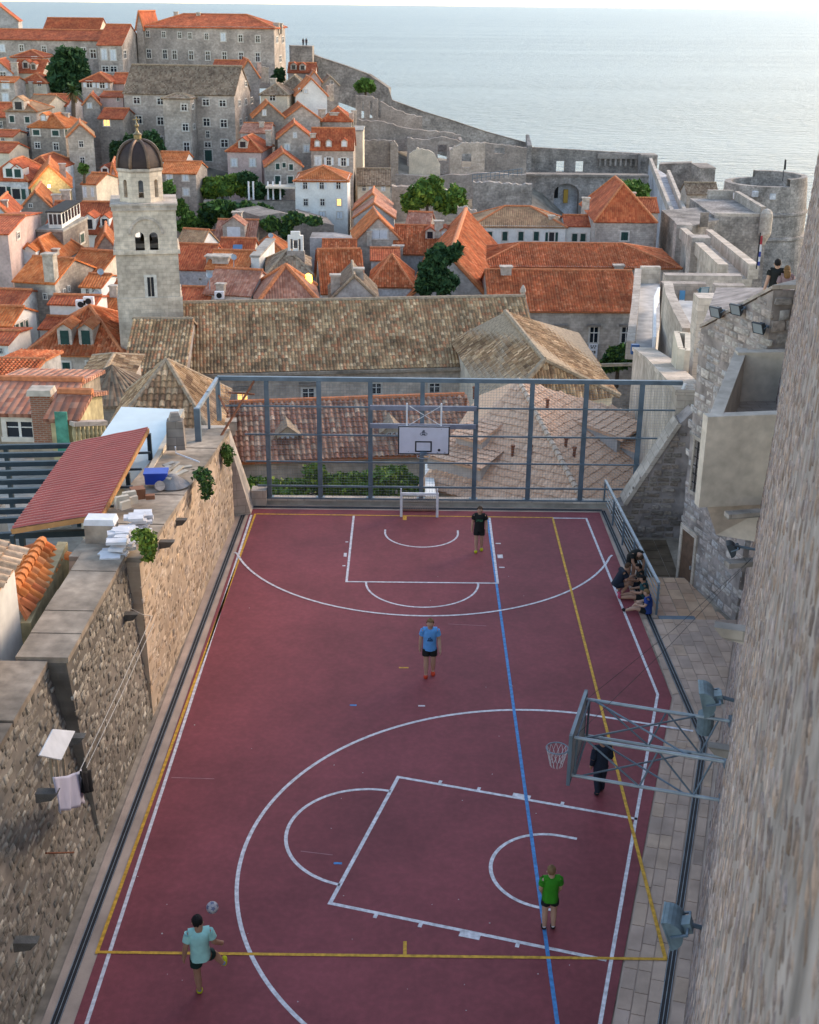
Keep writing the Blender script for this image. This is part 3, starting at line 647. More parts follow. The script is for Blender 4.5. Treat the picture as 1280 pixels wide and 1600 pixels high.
# ================================================================ ball fence at the end of the court
FY = 44.0
PR = thing('parapet', 'low pale concrete parapet under the tall fence at the court end', 'wall', (1, 44.02, -.03))
MB().obox((-5.8, 43.86, -.03), (13.3, 0, 0), (0, .34, 0), (0, 0, .2)).build('parapet_wall', MT['concrete'], PR)
for i in range(9):
    MB().obox((-5.82 + i * 1.48, 43.82, .171), (1.465, 0, 0), (0, .40, 0), (0, 0, .06)).build('coping_slab', MT['pstone'], PR)
FN = thing('ball_fence', 'tall blue grey steel mesh fence behind the far baseline', 'fence', (1, FY, .23))
def fz(py, px=420): return at(px, py, FY).z
ztop = fz(592); rails = [fz(633), fz(677), fz(719), fz(757), fz(776)]
pxs = [at(x, 780, FY).x for x in (422, 501, 579, 658, 740, 824, 906, 990)]
xl_, xr_ = at(340, 600, FY).x, at(1066, 606, FY).x
for x in pxs:
    m = MB(); w, d_ = .16, .18
    m.obox((x - w / 2, FY - d_ / 2, .232), (w, 0, 0), (0, .02, 0), (0, 0, ztop - .3)); m.obox((x - w / 2, FY + d_ / 2 - .02, .232), (w, 0, 0), (0, .02, 0), (0, 0, ztop - .3)); m.obox((x - .012, FY - d_ / 2 + .02, .232), (.024, 0, 0), (0, d_ - .04, 0), (0, 0, ztop - .3))
    m.obox((x - .15, FY - .15, .231), (.3, 0, 0), (0, .3, 0), (0, 0, .025)); m.build('post', MT['steel'], FN)
MB().obox((xl_, FY - .07, ztop - .06), (xr_ - xl_, 0, 0), (0, .14, 0), (0, 0, .15)).build('top_rail', MT['steel'], FN)
xe = [9.55, 9.1, 8.65, 8.25, 8.05]
for z, xq in zip(rails, xe):
    MB().obox((xl_ + .1 if z > 3.3 else -6.0 if z > 1.5 else -5.6, FY - .145, z - .03), (xq - (xl_ + .1 if z > 3.3 else -6.0 if z > 1.5 else -5.6), 0, 0), (0, .04, 0), (0, 0, .06)).build('rail', MT['steel'], FN)
WIRE = plain('galvanised_wire', (.22, .25, .27), .5, .4, var=0)
def wires(p0, ux, W_, H_, nm, par, sp=.1, r=.0026, lim=None):
    m = MB(); ux = Vector(ux)
    n = int(W_ / sp)
    for i in range(n + 1):
        a = p0 + ux * (i * sp); m.obox(a, ux * r * 2, ux.cross(UP) * r * 2, UP * H_)
    for i in range(int(H_ / sp) + 1):
        a = p0 + UP * (i * sp); m.obox(a, ux * W_, ux.cross(UP) * r * 2, UP * r * 2)
    return m.build(nm, WIRE, par)
ed = [-5.75] + pxs
for i in range(len(ed) - 1): wires(V3((ed[i] + .1, FY - .16, .3)), (1, 0, 0), ed[i + 1] - ed[i] - .2, ztop - .4, 'mesh_panel', FN)
wires(V3((pxs[-1] + .1, FY - .16, 2.2)), (1, 0, 0), .95, ztop - 2.35, 'mesh_panel', FN); wires(V3((xl_ + .1, FY - .16, 3.5)), (1, 0, 0), 1.0, ztop - 3.6, 'mesh_panel', FN)
MB().tube([at(1070, 606, FY), at(1074, 640, FY), at(1030, 740, FY), at(1012, 788, FY)], .02, 6).build('edge_cable', MT['steel'], FN)
# return panel on the wall top
za_, zb2 = V3((at(340, 592, FY).x, FY, ztop)), at(308, 640, 40.5)
MB().beam(za_, zb2, .12, .12).build('return_rail', MT['galv'], FN)
MB().obox((zb2.x - .1, 40.4, 3.45), (.2, 0, 0), (0, .2, 0), (0, 0, zb2.z - 3.4)).build('post', MT['steel'], FN)
MB().obox((za_.x - .08, FY - .08, 3.2), (.16, 0, 0), (0, .16, 0), (0, 0, ztop - 3.2)).build('post', MT['steel'], FN)
MB().obox((za_.x * .5 + zb2.x * .5 - .04, 42.2, 3.4), (.08, 0, 0), (0, .08, 0), (0, 0, 1.4)).build('post', MT['steel'], FN)
rp = MB(); dr = (za_ - zb2); dr.z = 0; nL = dr.length; dr.normalize()
for i in range(int(nL / .1)):
    a = V3((zb2.x, zb2.y, 3.5)) + dr * (i * .1); rp.obox(a, dr * .005, dr.cross(UP) * .005, UP * (zb2.z - 3.55))
rp.build('mesh_panel', WIRE, FN)
for (p, q) in (((-6.55, FY, 4.25), (-5.6, FY - .05, 4.2)), ((-6.3, 42.0, 4.1), (-6.9, FY, 4.15)), ((-5.6, FY - .1, 4.7), (-6.5, 41.2, 3.45))):
    MB().beam(p, q, .06, .06).build('brace', MT['rust'], FN)
sp = at(1068, 612, 43.9); MB().tube([sp + V3((-.15, 0, -.35)), sp + V3((.05, 0, .3))], .07, 10).build('end_sleeve', MT['whitep'], FN)
# ---------------------------------------------------------------- far basket
HF = thing('basketball_hoop', 'white backboard with black border hung in front of the mesh fence', 'basketball hoop', (.6, 43.3, 2.9))
BY = 43.1; bl, br = at(622, 710, BY).x, at(702, 710, BY).x; zt2, zb3 = at(662, 666, BY).z, at(662, 710, BY).z
bd = MB().obox((bl, BY, zb3), (br - bl, 0, 0), (0, .04, 0), (0, 0, zt2 - zb3)).build('backboard', plain('white_board', (.58, .57, .64), .6, var=.08, vscale=3), HF)
def fr(x0, x1, z0, z1, w, nm, mat=MT['black']):
    m = MB()
    for (a, b_, c, d_) in ((x0, x1, z1 - w, z1), (x0, x1, z0, z0 + w), (x0, x0 + w, z0 + w, z1 - w), (x1 - w, x1, z0 + w, z1 - w)):
        m.obox((a, BY - .006, c), (b_ - a, 0, 0), (0, .004, 0), (0, 0, d_ - c))
    m.build(nm, mat, bd)
fr(bl, br, zb3, zt2, .04, 'border'); xc = (bl + br) / 2 - .01; fr(xc - .3, xc + .3, zb3 + .09, zb3 + .5, .05, 'target_square')
em = MB(); ez = zt2 - .27
for k in range(24):
    a, b_ = R(360 * k / 24), R(360 * (k + 1) / 24)
    if k % 6 == 5: continue
    p, q = V3((xc + .13 * math.cos(a), BY - .006, ez + .055 * math.sin(a) - .02)), V3((xc + .13 * math.cos(b_), BY - .006, ez + .055 * math.sin(b_) - .02)); em.beam(p, q, .004, .018, upv=(0, 0, 1))
em.obox((xc - .05, BY - .006, ez + .03), (.09, 0, 0), (0, .004, 0), (0, 0, .05)); em.obox((xc - .03, BY - .006, ez + .09), (.07, 0, 0), (0, .004, 0), (0, 0, .03)); em.obox((xc - .06, BY - .006, ez - .05), (.12, 0, 0), (0, .004, 0), (0, 0, .05)); em.build('emblem', plain('dark_blue_print', (.03, .035, .06), .6, var=0), bd)
dt = MB(); dt.tube([V3((xc + .56, BY - .003, zb3 + .17)), V3((xc + .56, BY - .008, zb3 + .17))], .05, 14); dt.build('sticker', MT['black'], bd)
for (x, z, s_) in ((xc - .55, zb3 + .09, .035), (xc + .48, zb3 + .05, .05), (xc + .75, zb3 + .06, .04), (xc + .62, zt2 - .12, .03)):
    MB().obox((x, BY - .006, z), (s_, 0, 0), (0, .003, 0), (0, 0, s_ * .8)).build('sticker', MT['galv'], bd)
def ring(c, rad, mat, par, r=.012):
    pts = [c + V3((rad * math.cos(R(a)), rad * math.sin(R(a)), 0)) for a in range(0, 361, 15)]
    return MB().tube(pts, r, 6, cap=False).build('ring', mat, par)
rg = ring(V3((xc, BY - .4, zb3 + .06)), .225, MT['galv'], HF); MB().obox((xc - .12, BY - .2, zb3 + .02), (.24, 0, 0), (0, .2, 0), (0, 0, .09)).build('bracket', MT['steel'], rg)
for x in (at(636, 640, BY).x, at(690, 640, BY).x): MB().obox((x - .03, BY + .05, zb3 + .2), (.06, 0, 0), (0, .06, 0), (0, 0, at(636, 631, BY).z - zb3 - .2)).build('hanger', MT['whitep'], HF)
xa_, xb_ = at(640, 650, BY).x, at(688, 650, BY).x
for (a, b_) in ((xa_, xb_), (xb_, xa_)): MB().beam((a, BY + .1, zt2 + .02), (b_, BY + .1, at(640, 636, BY).z), .015, .015).build('cross_brace', MT['whitep'], HF)
for py in (635, 663): MB().obox((pxs[2], FY - .3, fz(py, 660) - .07), (pxs[4] - pxs[2], 0, 0), (0, .12, 0), (0, 0, .16)).build('support_beam', plain('grey_painted_beam', (.19, .20, .25), .6, var=.2), HF)
for x in (xc - .55, xc + .55): MB().obox((x, BY + .05, zb3 + .3), (.07, 0, 0), (0, .65, 0), (0, 0, .07)).build('arm', MT['steel'], HF)
# ---------------------------------------------------------------- small goal
GL = thing('goal', 'small white goal frame below the far backboard', 'goal', (.3, 42.8, 0))
gx0, gx1 = gp(627, 806).x, gp(683, 806).x; gy = 42.8; gz = at(655, 770, gy).z
for x in (gx0, gx1):
    MB().obox((x - .045, gy - .045, .001), (.09, 0, 0), (0, .09, 0), (0, 0, gz)).build('goalpost', MT['whitep'], GL)
    MB().beam((x, gy, gz - .05), (x, gy + .55, .03), .04, .04).build('back_stay', MT['whitep'], GL); MB().obox((x - .035, gy - .035, gz + .001), (.05, 0, 0), (0, .05, 0), (0, 0, .16)).build('stub', MT['whitep'], GL)
MB().obox((gx0 + .05, gy - .045, gz - .09), (gx1 - gx0 - .1, 0, 0), (0, .09, 0), (0, 0, .088)).build('crossbar', MT['whitep'], GL)
MB().beam((gx0, gy + .55, .03), (gx1, gy + .55, .03), .05, .05).build('ground_bar', MT['rust'], GL)
nm = MB(); NET = plain('grey_net_cord', (.33, .29, .27), .9, var=.2)
for i in range(16):
    f = i / 15; x = gx0 + (gx1 - gx0) * f; sag = .05 * math.sin(math.pi * f); nm.beam((x, gy + .1, gz - .1), (x, gy + .5, .05 + sag), .012, .012)
for i in range(8):
    f = i / 7; nm.beam((gx0, gy + .1 + .4 * f, gz - .1 - (gz - .15) * f), (gx1, gy + .1 + .4 * f, gz - .1 - (gz - .15) * f + .02 * math.sin(i)), .012, .012)
nm.build('net', NET, GL)
# ---------------------------------------------------------------- railing
RL = thing('railing', 'blue grey pipe railing between the court and the sunken landing', 'railing', (7.4, 39.5, 0))
r0, r1 = V3((7.2, 44.0, 0)), V3((7.58, 35.05, 0))
for i in range(6):
    p = r0.lerp(r1, i / 5); MB().obox(p + V3((-.03, -.03, -.02)), (.06, 0, 0), (0, .06, 0), (0, 0, 1.02)).build('post', MT['steel'], RL)
MB().beam(r0 + UP * 1.03, r1 + UP * 1.03, .085, .07).build('handrail', MT['galv'], RL)
for z in (.2, .37, .54, .71, .87): MB().tube([r0 + UP * z + V3((.05, 0, 0)), r1 + UP * z + V3((.05, 0, 0))], .016, 6).build('bar', MT['galv'], RL)
# ---------------------------------------------------------------- near basket
HN = thing('basketball_hoop', 'grey steel wall bracket hoop with net reaching over the near key', 'basketball hoop', (4.5, 22.2, 3.0))
def kp3(a, b_, z): p = KB + KU * a + KV * b_; return V3((p.x, p.y, z))
bz0, bz1 = 2.88, 3.93
bo = MB().obox(kp3(1.2, -.9, bz0), KV * 1.8, KU * -.04, UP * (bz1 - bz0)).build('backboard', plain('grey_board', (.40, .40, .41), .6, var=.15), HN)
for (b0_, b1_, z0, z1) in ((-.92, .92, bz1, bz1 + .05), (-.92, .92, bz0 - .05, bz0), (-.95, -.9, bz0 - .05, bz1 + .05), (.9, .95, bz0 - .05, bz1 + .05)):
    MB().obox(kp3(1.215, b0_, z0), KV * (b1_ - b0_), KU * -.07, UP * (z1 - z0)).build('board_edge', MT['steel'], bo)
for (b0_, b1_, z0, z1) in ((-.3, .3, 3.0, 3.05), (-.3, .3, 3.4, 3.45), (-.3, -.25, 3.05, 3.4), (.25, .3, 3.05, 3.4)): MB().obox(kp3(1.2, b0_, z0), KV * (b1_ - b0_), KU * .004, UP * (z1 - z0)).build('target_square', MT['black'], bo)
rc = kp3(1.575, 0, 3.05); rg = ring(rc, .225, MT['steel'], HN, .014)
MB().obox(kp3(1.2, -.06, 3.0), KV * .12, KU * .16, UP * .06).build('bracket', MT['steel'], rg)
nt_ = MB()
for k in range(12):
    a = R(30 * k); a2 = R(30 * k + 15)
    def rp_(an, f): return rc + V3((.225 * (1 - .45 * f) * math.cos(an), .225 * (1 - .45 * f) * math.sin(an), -.42 * f))
    for s_ in (1, -1): nt_.tube([rp_(R(30 * k), 0), rp_(R(30 * k + 15 * s_), .35), rp_(R(30 * k + 30 * s_), .7), rp_(R(30 * k + 36 * s_), 1)], .004, 4, cap=False)
nt_.build('net', plain('white_net_cord', (.55, .54, .55), .9, var=0), rg)
bars = []
for (b0_, z) in ((.78, 3.85), (-.78, 3.85), (.78, 2.98), (-.78, 2.98)):
    p = kp3(1.14, b0_, z); d_ = -KU; tq = (a0 - p).dot(RN) / d_.dot(RN); L = min(4.6, tq - RV.dot(RN) * 0 + .25)
    q = p + d_ * L; bars.append((p, q)); MB().tube([p, q], .036, 10).build('bar', MT['galv'], HN)
def seg(p, q, r=.02): MB().tube([p, q], r, 8).build('truss_rod', MT['steel'], HN)
for (i, j) in ((0, 2), (1, 3), (0, 1), (2, 3)):
    A, B = bars[i], bars[j]; P_ = lambda T, f: T[0].lerp(T[1], f)
    if (i, j) in ((0, 2), (1, 3)): seq = ((0, .08), (1, .45), (0, .55), (1, .8), (0, .9))
    else: seq = ((0, .05), (1, .75)), ((1, .05), (0, .75))
    if (i, j) in ((0, 2), (1, 3)):
        for s0, s1 in zip(seq, seq[1:]): seg(P_((A, B)[s0[0]], s0[1]), P_((A, B)[s1[0]], s1[1]))
    else:
        for s0, s1 in seq: seg(P_((A, B)[s0[0]], s0[1]), P_((A, B)[s1[0]], s1[1]))
    MB().tube([A[0].lerp(A[1], .02), B[0].lerp(B[1], .02)], .025, 8).build('frame_tie', MT['steel'], HN)
for p, q in bars: MB().obox(q - V3((.1, .1, .1)), (.2, 0, 0), (0, .2, 0), (0, 0, .2)).build('wall_plate', MT['steel'], HN)
CBL = plain('thin_dark_cable', (.03, .03, .03), .6, var=0)
for (p, e) in ((bars[0][0], (1085, 1062)), (bars[1][0], (1070, 1085))):
    q = hit(e[0] + 60, e[1] - 10, a0, RN); q = V3((RB(27.5) + .2, 27.5, 5.2)); MB().tube([p, p.lerp(q, .5) - UP * .12, q], .006, 4).build('stay_cable', CBL, HN)
# ---------------------------------------------------------------- floodlights
def floodlight(label, c, aim, s, wallp, mat=None, group='floodlights on the stone walls'):
    mat = mat or MT['lamp']; c = Vector(c); f = Vector(aim).normalized(); t = thing('floodlight', label, 'floodlight', c, group)
    sx = f.cross(UP).normalized(); u = sx.cross(f)
    m = MB(); n = 12; prof = [(math.cos(a) * .5, math.sin(a) * .5) for a in [math.pi * (.5 + i / n) for i in range(n + 1)]]
    A = [c + f * (x * s * .9) + u * (y * s) - sx * s * .5 for x, y in prof]; B = [p + sx * s for p in A]
    k = len(A); m.grid(A + B, [(i, i + 1, k + i + 1, k + i) for i in range(k - 1)] + [tuple(range(k))[::-1], tuple(range(k, 2 * k))]); m.build('housing', mat, t)
    m = MB(); m.obox(c - sx * s * .46 - u * s * .46 + f * .004, sx * s * .92, u * s * .92, f * .01 * s); m.build('glass', plain('lamp_glass', (.25, .29, .31), .1, var=0, spec=.6), t)
    for (o, a, b_) in ((-.5, 1.04, .06),):
        for sg in (-.5, .46): MB().obox(c - sx * s * .52 + u * s * sg + f * .0, sx * s * 1.04, u * s * .05, f * .06 * s).build('rim', mat, t)
        for sg in (-.52, .47): MB().obox(c + sx * s * sg - u * s * .45, sx * s * .05, u * s * .9, f * .05 * s).build('rim', mat, t)
    g = c - f * s * .48; MB().obox(g - sx * s * .22 - u * s * .2 - f * s * .22, sx * s * .44, u * s * .36, f * s * .28).build('ballast_box', mat, t)
    w = Vector(wallp)
    MB().beam(c - sx * s * .56 - f * s * .1, c - sx * s * .56 - f * s * .6, .02 + .03 * s, .06 * s, upv=u).build('yoke', MT['steel'], t); MB().beam(c + sx * s * .56 - f * s * .1, c + sx * s * .56 - f * s * .6, .02 + .03 * s, .06 * s, upv=u).build('yoke', MT['steel'], t)
    MB().beam(c - sx * s * .58 - f * s * .6, c + sx * s * .58 - f * s * .6, .02 + .03 * s, .06 * s, upv=u).build('yoke', MT['steel'], t)
    MB().tube([c - f * s * .6, w], .025 + .03 * s, 8).build('bracket', MT['steel'], t)
    return t
def wallpt(Y, z): return V3((RB(Y), Y, 0)) + RV * z + UP * 0
c1 = hit(1098, 1092, a0 + RN * .42, RN); fs1 = 42 * (c1 - V3((0, 0, CAMH))).length / FPX; floodlight('grey drum floodlight on the right wall above the near hoop', c1, (-.9, .15, -.25), fs1, wallpt(c1.y, c1.z))
MB().tube([c1 + V3((.25 * fs1, .2 * fs1, -1.5 * fs1)), c1 + V3((.25 * fs1, .2 * fs1, -.7 * fs1))], .3 * fs1, 14).build('junction_drum', MT['lamp'], bpy.data.objects[COL.objects[-1].parent.name] if COL.objects[-1].parent else None)
c2 = hit(1046, 1447, a0 + RN * .42, RN); floodlight('grey drum floodlight low on the right wall near the bottom edge', c2, (-.85, .25, -.35), 48 * (c2 - V3((0, 0, CAMH))).length / FPX, wallpt(c2.y, c2.z)); print('LAMPS', c1, c2)
Wn = Nn
Ub = (Fb - Nb).normalized(); Wn = Vector((-Ub.y, Ub.x, 0)); Wn = Wn if Wn.x < 0 else -Wn
DK = plain('dark_grey_lamp_paint', (.045, .055, .065), .5, .2, var=.2)
for px, py, lb in ((1117, 488, 'dark floodlight highest left of three on the stone building'), (1149, 484, 'dark floodlight middle of three on the stone building'), (1184, 513, 'dark floodlight right and lowest of three on the stone building')):
    c = hit(px, py, Nb + Wn * .35, Wn); floodlight(lb, c, Wn + V3((0, -.5, -.5)), .34, c - Wn * .4, DK)
c = at(1140, 858, 28.0); floodlight('dark floodlight on a bracket under the cream balcony', c, (-1, .2, -.5), .34, c + V3((.6, 0, 0)), DK)
for px, py, Y in ((1152, 805, 29.0), (1153, 882, 27.5)):
    c = at(px, py, Y); MB().obox(c + V3((-.2, 0, -.12)), (.9, .2, 0), (-.06, .25, 0), (0, 0, .13)).build('bracket_shelf', MT['fort'], RW)
# ---------------------------------------------------------------- laundry on the left wall
LX = lambda Y, z: -6.75 - .6 * z / 4.3 * (1 if Y < 23.4 else .7)
LN_ = plain('pale_cord', (.5, .48, .45), .8, var=0)
cl = thing('clothes_line', 'two thin pale clothes lines strung along the dark left wall', 'clothes line', (-6.7, 25, 2.5))
for a, b_ in (((122, 1210), (238, 962)), ((135, 1200), (240, 975)), ((205, 951), (238, 963))):
    p = hit(a[0], a[1], V3((-6.5, 25, 0)), LN); q = hit(b_[0], b_[1], V3((-6.5, 25, 0)), LN); MB().tube([p, (p + q) / 2 - UP * .05, q], .008, 4).build('line', LN_, cl)
def cloth(label, px0, px1, py0, py1, xoff, mat, name='towel', cat='towel', tilt=0):
    nU, nV = 14, 12; P0 = hit(px0, py0, V3((-6.75 + xoff, 20, 0)), LN); P1 = hit(px1, py0 - tilt, V3((-6.75 + xoff, 20, 0)), LN); L = P1 - P0
    zb_ = hit(px0, py1, V3((-6.75 + xoff, 20, 0)), LN).z; H_ = P0.z - zb_; m = MB(); vs = []
    for j in range(nV + 1):
        for i in range(nU + 1):
            f, g_ = i / nU, j / nV; vs.append(P0 + L * (f * (1 - .06 * g_) + .03 * g_) - UP * (H_ * g_ + .05 * math.sin(f * math.pi) * (1 - g_)) + V3((.05 * math.sin(f * 17 + g_ * 2) * (.3 + g_), 0, .02 * math.sin(f * 9) * g_)))
    n_ = nU + 1; m.grid(vs, [(j * n_ + i, j * n_ + i + 1, (j + 1) * n_ + i + 1, (j + 1) * n_ + i) for j in range(nV) for i in range(nU)])
    o = m.build(name, mat, None, label, cat, loc=P0, smooth=True); sld = o.modifiers.new('thickness', 'SOLIDIFY'); sld.thickness = .012; return o
cloth('pale lilac white towel hanging on the left wall clothes line', 82, 128, 1214, 1288, .25, plain('lilac_white_cotton', (.55, .53, .64), .9, var=.1, vscale=3), tilt=12)
cloth('small black shirt hanging beside the pale towel', 124, 143, 1204, 1250, .32, plain('black_cotton', (.012, .012, .014), .9, var=.1), 'shirt', 'shirt', 4)
bd_ = thing('window_canopy', 'tilted pale metal canopy on a frame fixed to the left wall', 'canopy', hit(90, 1165, V3((-6.5, 20, 0)), LN))
q = [hit(x, y, V3((-6.45, 20, 0)), LN) for x, y in ((71, 1180), (86, 1187), (108, 1142), (92, 1139))]
MB().slab([q[0] + V3((-.1, 0, 0)), q[1] + V3((.12, 0, 0)), q[2] + V3((.12, 0, 0)), q[3] + V3((-.1, 0, 0))], .03).build('sheet', MT['whitep'], bd_)
for px in (76, 85, 96): p = hit(px, 1185, V3((-6.6, 20, 0)), LN); MB().obox(p - UP * .55, (.05, 0, 0), (0, .05, 0), (0, 0, .55)).build('leg', plain('weathered_timber', (.33, .25, .17), .9, var=.3) if px == 76 else bpy.data.materials['weathered_timber'], bd_)
pr = hit(72, 1333, V3((-6.62, 20, 0)), LN); qr = hit(115, 1332, V3((-6.62, 20, 0)), LN); MB().tube([pr, qr], .02, 6).build('iron_bar', MT['rust'], None, 'thin rusty iron bar fixed low on the left wall below the towel', 'bar', loc=pr)
# ================================================================ people
SKIN = plain('skin_tan', (.36, .19, .125), .6, var=.08, vscale=8); SKINL = plain('skin_light', (.46, .27, .19), .6, var=.08, vscale=8)
def skin_mesh(name, verts, edges, radii, mat, parent, sub=2, root=0):
    me = bpy.data.meshes.new(name); me.from_pydata([tuple(v) for v in verts], edges, []); o = bpy.data.objects.new(name, me); COL.objects.link(o)
    md = o.modifiers.new('skin', 'SKIN'); md.use_smooth_shade = True
    for i, r in enumerate(radii):
        sv = me.skin_vertices[0].data[i]; sv.radius = (r, r) if not isinstance(r, tuple) else r; sv.use_root = (i == root)
    if sub: ms = o.modifiers.new('sub', 'SUBSURF'); ms.levels = sub; ms.render_levels = sub
    me.materials.append(mat)
    dg = bpy.context.evaluated_depsgraph_get(); ev = o.evaluated_get(dg); m2 = bpy.data.meshes.new_from_object(ev)
    o.modifiers.clear(); o.data = m2; bpy.data.meshes.remove(me)
    if parent is not None: o.parent = parent
    return o
STAND = dict(pel=(0, 0, .52), spi=(0, .005, .63), che=(0, 0, .74), nec=(0, .0, .835), hb=(0, .008, .875), hm=(0, .012, .925), ht=(0, .008, .965),
             sR=(.10, 0, .80), eR=(.135, -.012, .635), wR=(.15, .03, .495), sL=(-.10, 0, .80), eL=(-.135, -.012, .635), wL=(-.15, .03, .495),
             hR=(.052, 0, .50), kR=(.058, .012, .285), aR=(.058, -.012, .05), tR=(.066, .075, .022), hL=(-.052, 0, .50), kL=(-.058, .012, .285), aL=(-.058, -.012, .05), tL=(-.066, .075, .022))
RAD = dict(pel=.05, spi=.046, che=.05, nec=.033, hb=.042, hm=.058, ht=.046, sR=.038, eR=.026, wR=.019, hR=.055, kR=.036, aR=.023, tR=.02)
def person(label, pos, face, h, J, shirt, shorts, shoe, hair, skin=None, sleeves=.55, leg=.6, group=None, long_hair=False, lean=0, cap=1.0, build=1.0, extra=None):
    """local x right, y forward (facing), z up, in units of the body height; face = heading in degrees (0 = +Y)"""
    skin = skin or SKIN; t = thing('person', label, 'person', pos, group); ca, sa = math.cos(-R(face)), math.sin(-R(face))
    K = {k: Vector(J.get(k, STAND[k])) for k in STAND}; off = wloc(t)
    def L(v): v = Vector(v) * h; return Vector((v.x * ca - v.y * sa, v.x * sa + v.y * ca, v.z))
    rad = lambda k: RAD[k] if k in RAD else RAD[k[:-1] + 'R']
    order = ['pel', 'spi', 'che', 'nec', 'hb', 'hm', 'ht']; edges = [(i, i + 1) for i in range(6)]; vs = [K[k] for k in order]; rs = [rad(k) for k in order]
    def add(chain, start):
        p = start
        for (v, r) in chain: vs.append(Vector(v)); rs.append(r); edges.append((p, len(vs) - 1)); p = len(vs) - 1
        return p
    for s in 'RL':
        e, w = K['e' + s], K['w' + s]; d = (w - e).normalized(); hand = w + d * .05; out = Vector((1 if s == 'R' else -1, 0, 0)); fwd_ = Vector((0, 1, 0))
        wi = add([(K['s' + s], .026), (K['s' + s].lerp(e, .5), .03), (e, .026), (e.lerp(w, .4), .026), (w, .018)], 2); pa = add([(hand, .021)], wi)
        side = d.cross(out).normalized() if abs(d.dot(out)) < .9 else Vector((0, 0, 1))
        for k_, (o_, ln) in enumerate(((-.016, .036), (-.006, .042), (.005, .04), (.015, .032))):
            b0 = hand + side * o_ + d * .008; add([(b0 + d * .01, .0065), (b0 + d * ln * .6 - out * .004, .006), (b0 + d * ln - out * .014, .005)], pa)
        add([(w + d * .025 + side * .022, .008), (w + d * .05 + side * .03 - out * .008, .006)], wi)
        hp, kn, an, to = K['h' + s], K['k' + s], K['a' + s], K['t' + s]
        ai = add([(hp, .046), (hp.lerp(kn, .5), .044), (kn, .034), (kn.lerp(an, .35), .036), (an, .021)], 0); add([(to, .02)], ai)
    # nose
    hd = (K['ht'] - K['hb']); ff = Vector((0, 1, 0)); ff = (ff - hd.normalized() * ff.dot(hd.normalized())).normalized()
    add([(K['hm'] + ff * .062 - hd * .12, .009)], 5)
    body = skin_mesh('body', [L(v) for v in vs], edges, [r * h * 1.22 * (build if i > 6 or i < 3 else 1) for i, r in enumerate(rs)], skin, t)
    hs = Vector((1, 0, 0))
    for sg in (-1, 1):
        p = K['hm'] + ff * .052 + hs * .02 * sg - hd * .02; m = MB(); m.lathe(L(p) + off, [(.001, -.007 * h), (.007 * h, 0), (.001, .007 * h)], 8); m.build('eye', MT['black'], t)
        p = K['hm'] + hs * .055 * sg - hd * .15; m = MB(); m.lathe(L(p) + off, [(.001, -.017 * h), (.011 * h, 0), (.001, .017 * h)], 8); m.build('ear', skin, t)
    p = K['hm'] + ff * .05 - hd * .45; m = MB(); m.beam(L(p - hs * .016) + off, L(p + hs * .016) + off, .006 * h, .006 * h); m.build('mouth', plain('lip', (.25, .08, .07), .6, var=0) if 'lip' not in bpy.data.materials else bpy.data.materials['lip'], t)
    # hair: an uneven cap over the top and back of the head
    bk = -ff; un = hd.normalized(); hc = K['hm'] + hd * .12 + bk * .006; sx3 = un.cross(ff).normalized(); rr = random.Random(int(abs(pos[0]) * 97 + h * 50)); nu, nvv = 16, 11; hm_ = MB(); G = {}
    for j in range(nvv + 1):
        for i in range(nu):
            th_ = math.pi * j / nvv; ph_ = 2 * math.pi * i / nu; d = un * math.cos(th_) + (sx3 * math.cos(ph_) + ff * math.sin(ph_)) * math.sin(th_); q = cap * (1 + rr.uniform(-.05, .07))
            G[(i, j)] = L(hc + sx3 * d.dot(sx3) * .058 * q + ff * d.dot(ff) * .069 * q + un * d.dot(un) * .068 * q) + off, d
    for j in range(nvv):
        for i in range(nu):
            dd_ = sum((G[(i2 % nu, j2)][1] for i2, j2 in ((i, j), (i + 1, j), (i + 1, j + 1), (i, j + 1))), Vector((0, 0, 0))).normalized()
            if (dd_.dot(ff) > .15 and dd_.dot(un) < .42) or (dd_.dot(un) < -.35 and dd_.dot(ff) > -.45) or dd_.dot(un) < -.8: continue
            hm_.poly([G[(i2 % nu, j2)][0] for i2, j2 in ((i, j), (i + 1, j), (i + 1, j + 1), (i, j + 1))])
    hm_.build('hair', hair, t, smooth=True)
    if long_hair: skin_mesh('long_hair', [L(v) for v in (K['hm'] + bk * .035, K['nec'] + bk * .055 + un * .01, K['che'] + bk * .095 + un * .02)], [(0, 1), (1, 2)], [.07 * h, .075 * h, .06 * h], hair, t, 2)
    sR_, sL_ = K['sR'], K['sL']; xa = (sR_ - sL_).normalized()
    def tubes(name, rings, mat):            # rings: list of lists of points
        m_ = MB()
        for rg_ in rings:
            n_ = len(rg_[0]); vv = [p for r_ in rg_ for p in r_]
            m_.grid(vv, [(a * n_ + i, a * n_ + (i + 1) % n_, (a + 1) * n_ + (i + 1) % n_, (a + 1) * n_ + i) for a in range(len(rg_) - 1) for i in range(n_)])
        return m_.build(name, mat, t, smooth=True)
    def ring_(c, ax, ux, rx, ry, fold=.0, n=18):
        ax = Vector(ax).normalized(); ux = (ux - ax * ux.dot(ax)).normalized(); uy = ax.cross(ux); out = []
        for i in range(n):
            a = 2 * math.pi * i / n; k = .95 * build * (1 + fold * math.sin(a * 5 + rr.uniform(0, .6)) + rr.uniform(-fold, fold) * .5); out.append(L(Vector(c) + ux * math.cos(a) * rx * k + uy * math.sin(a) * ry * k) + off)
        return out
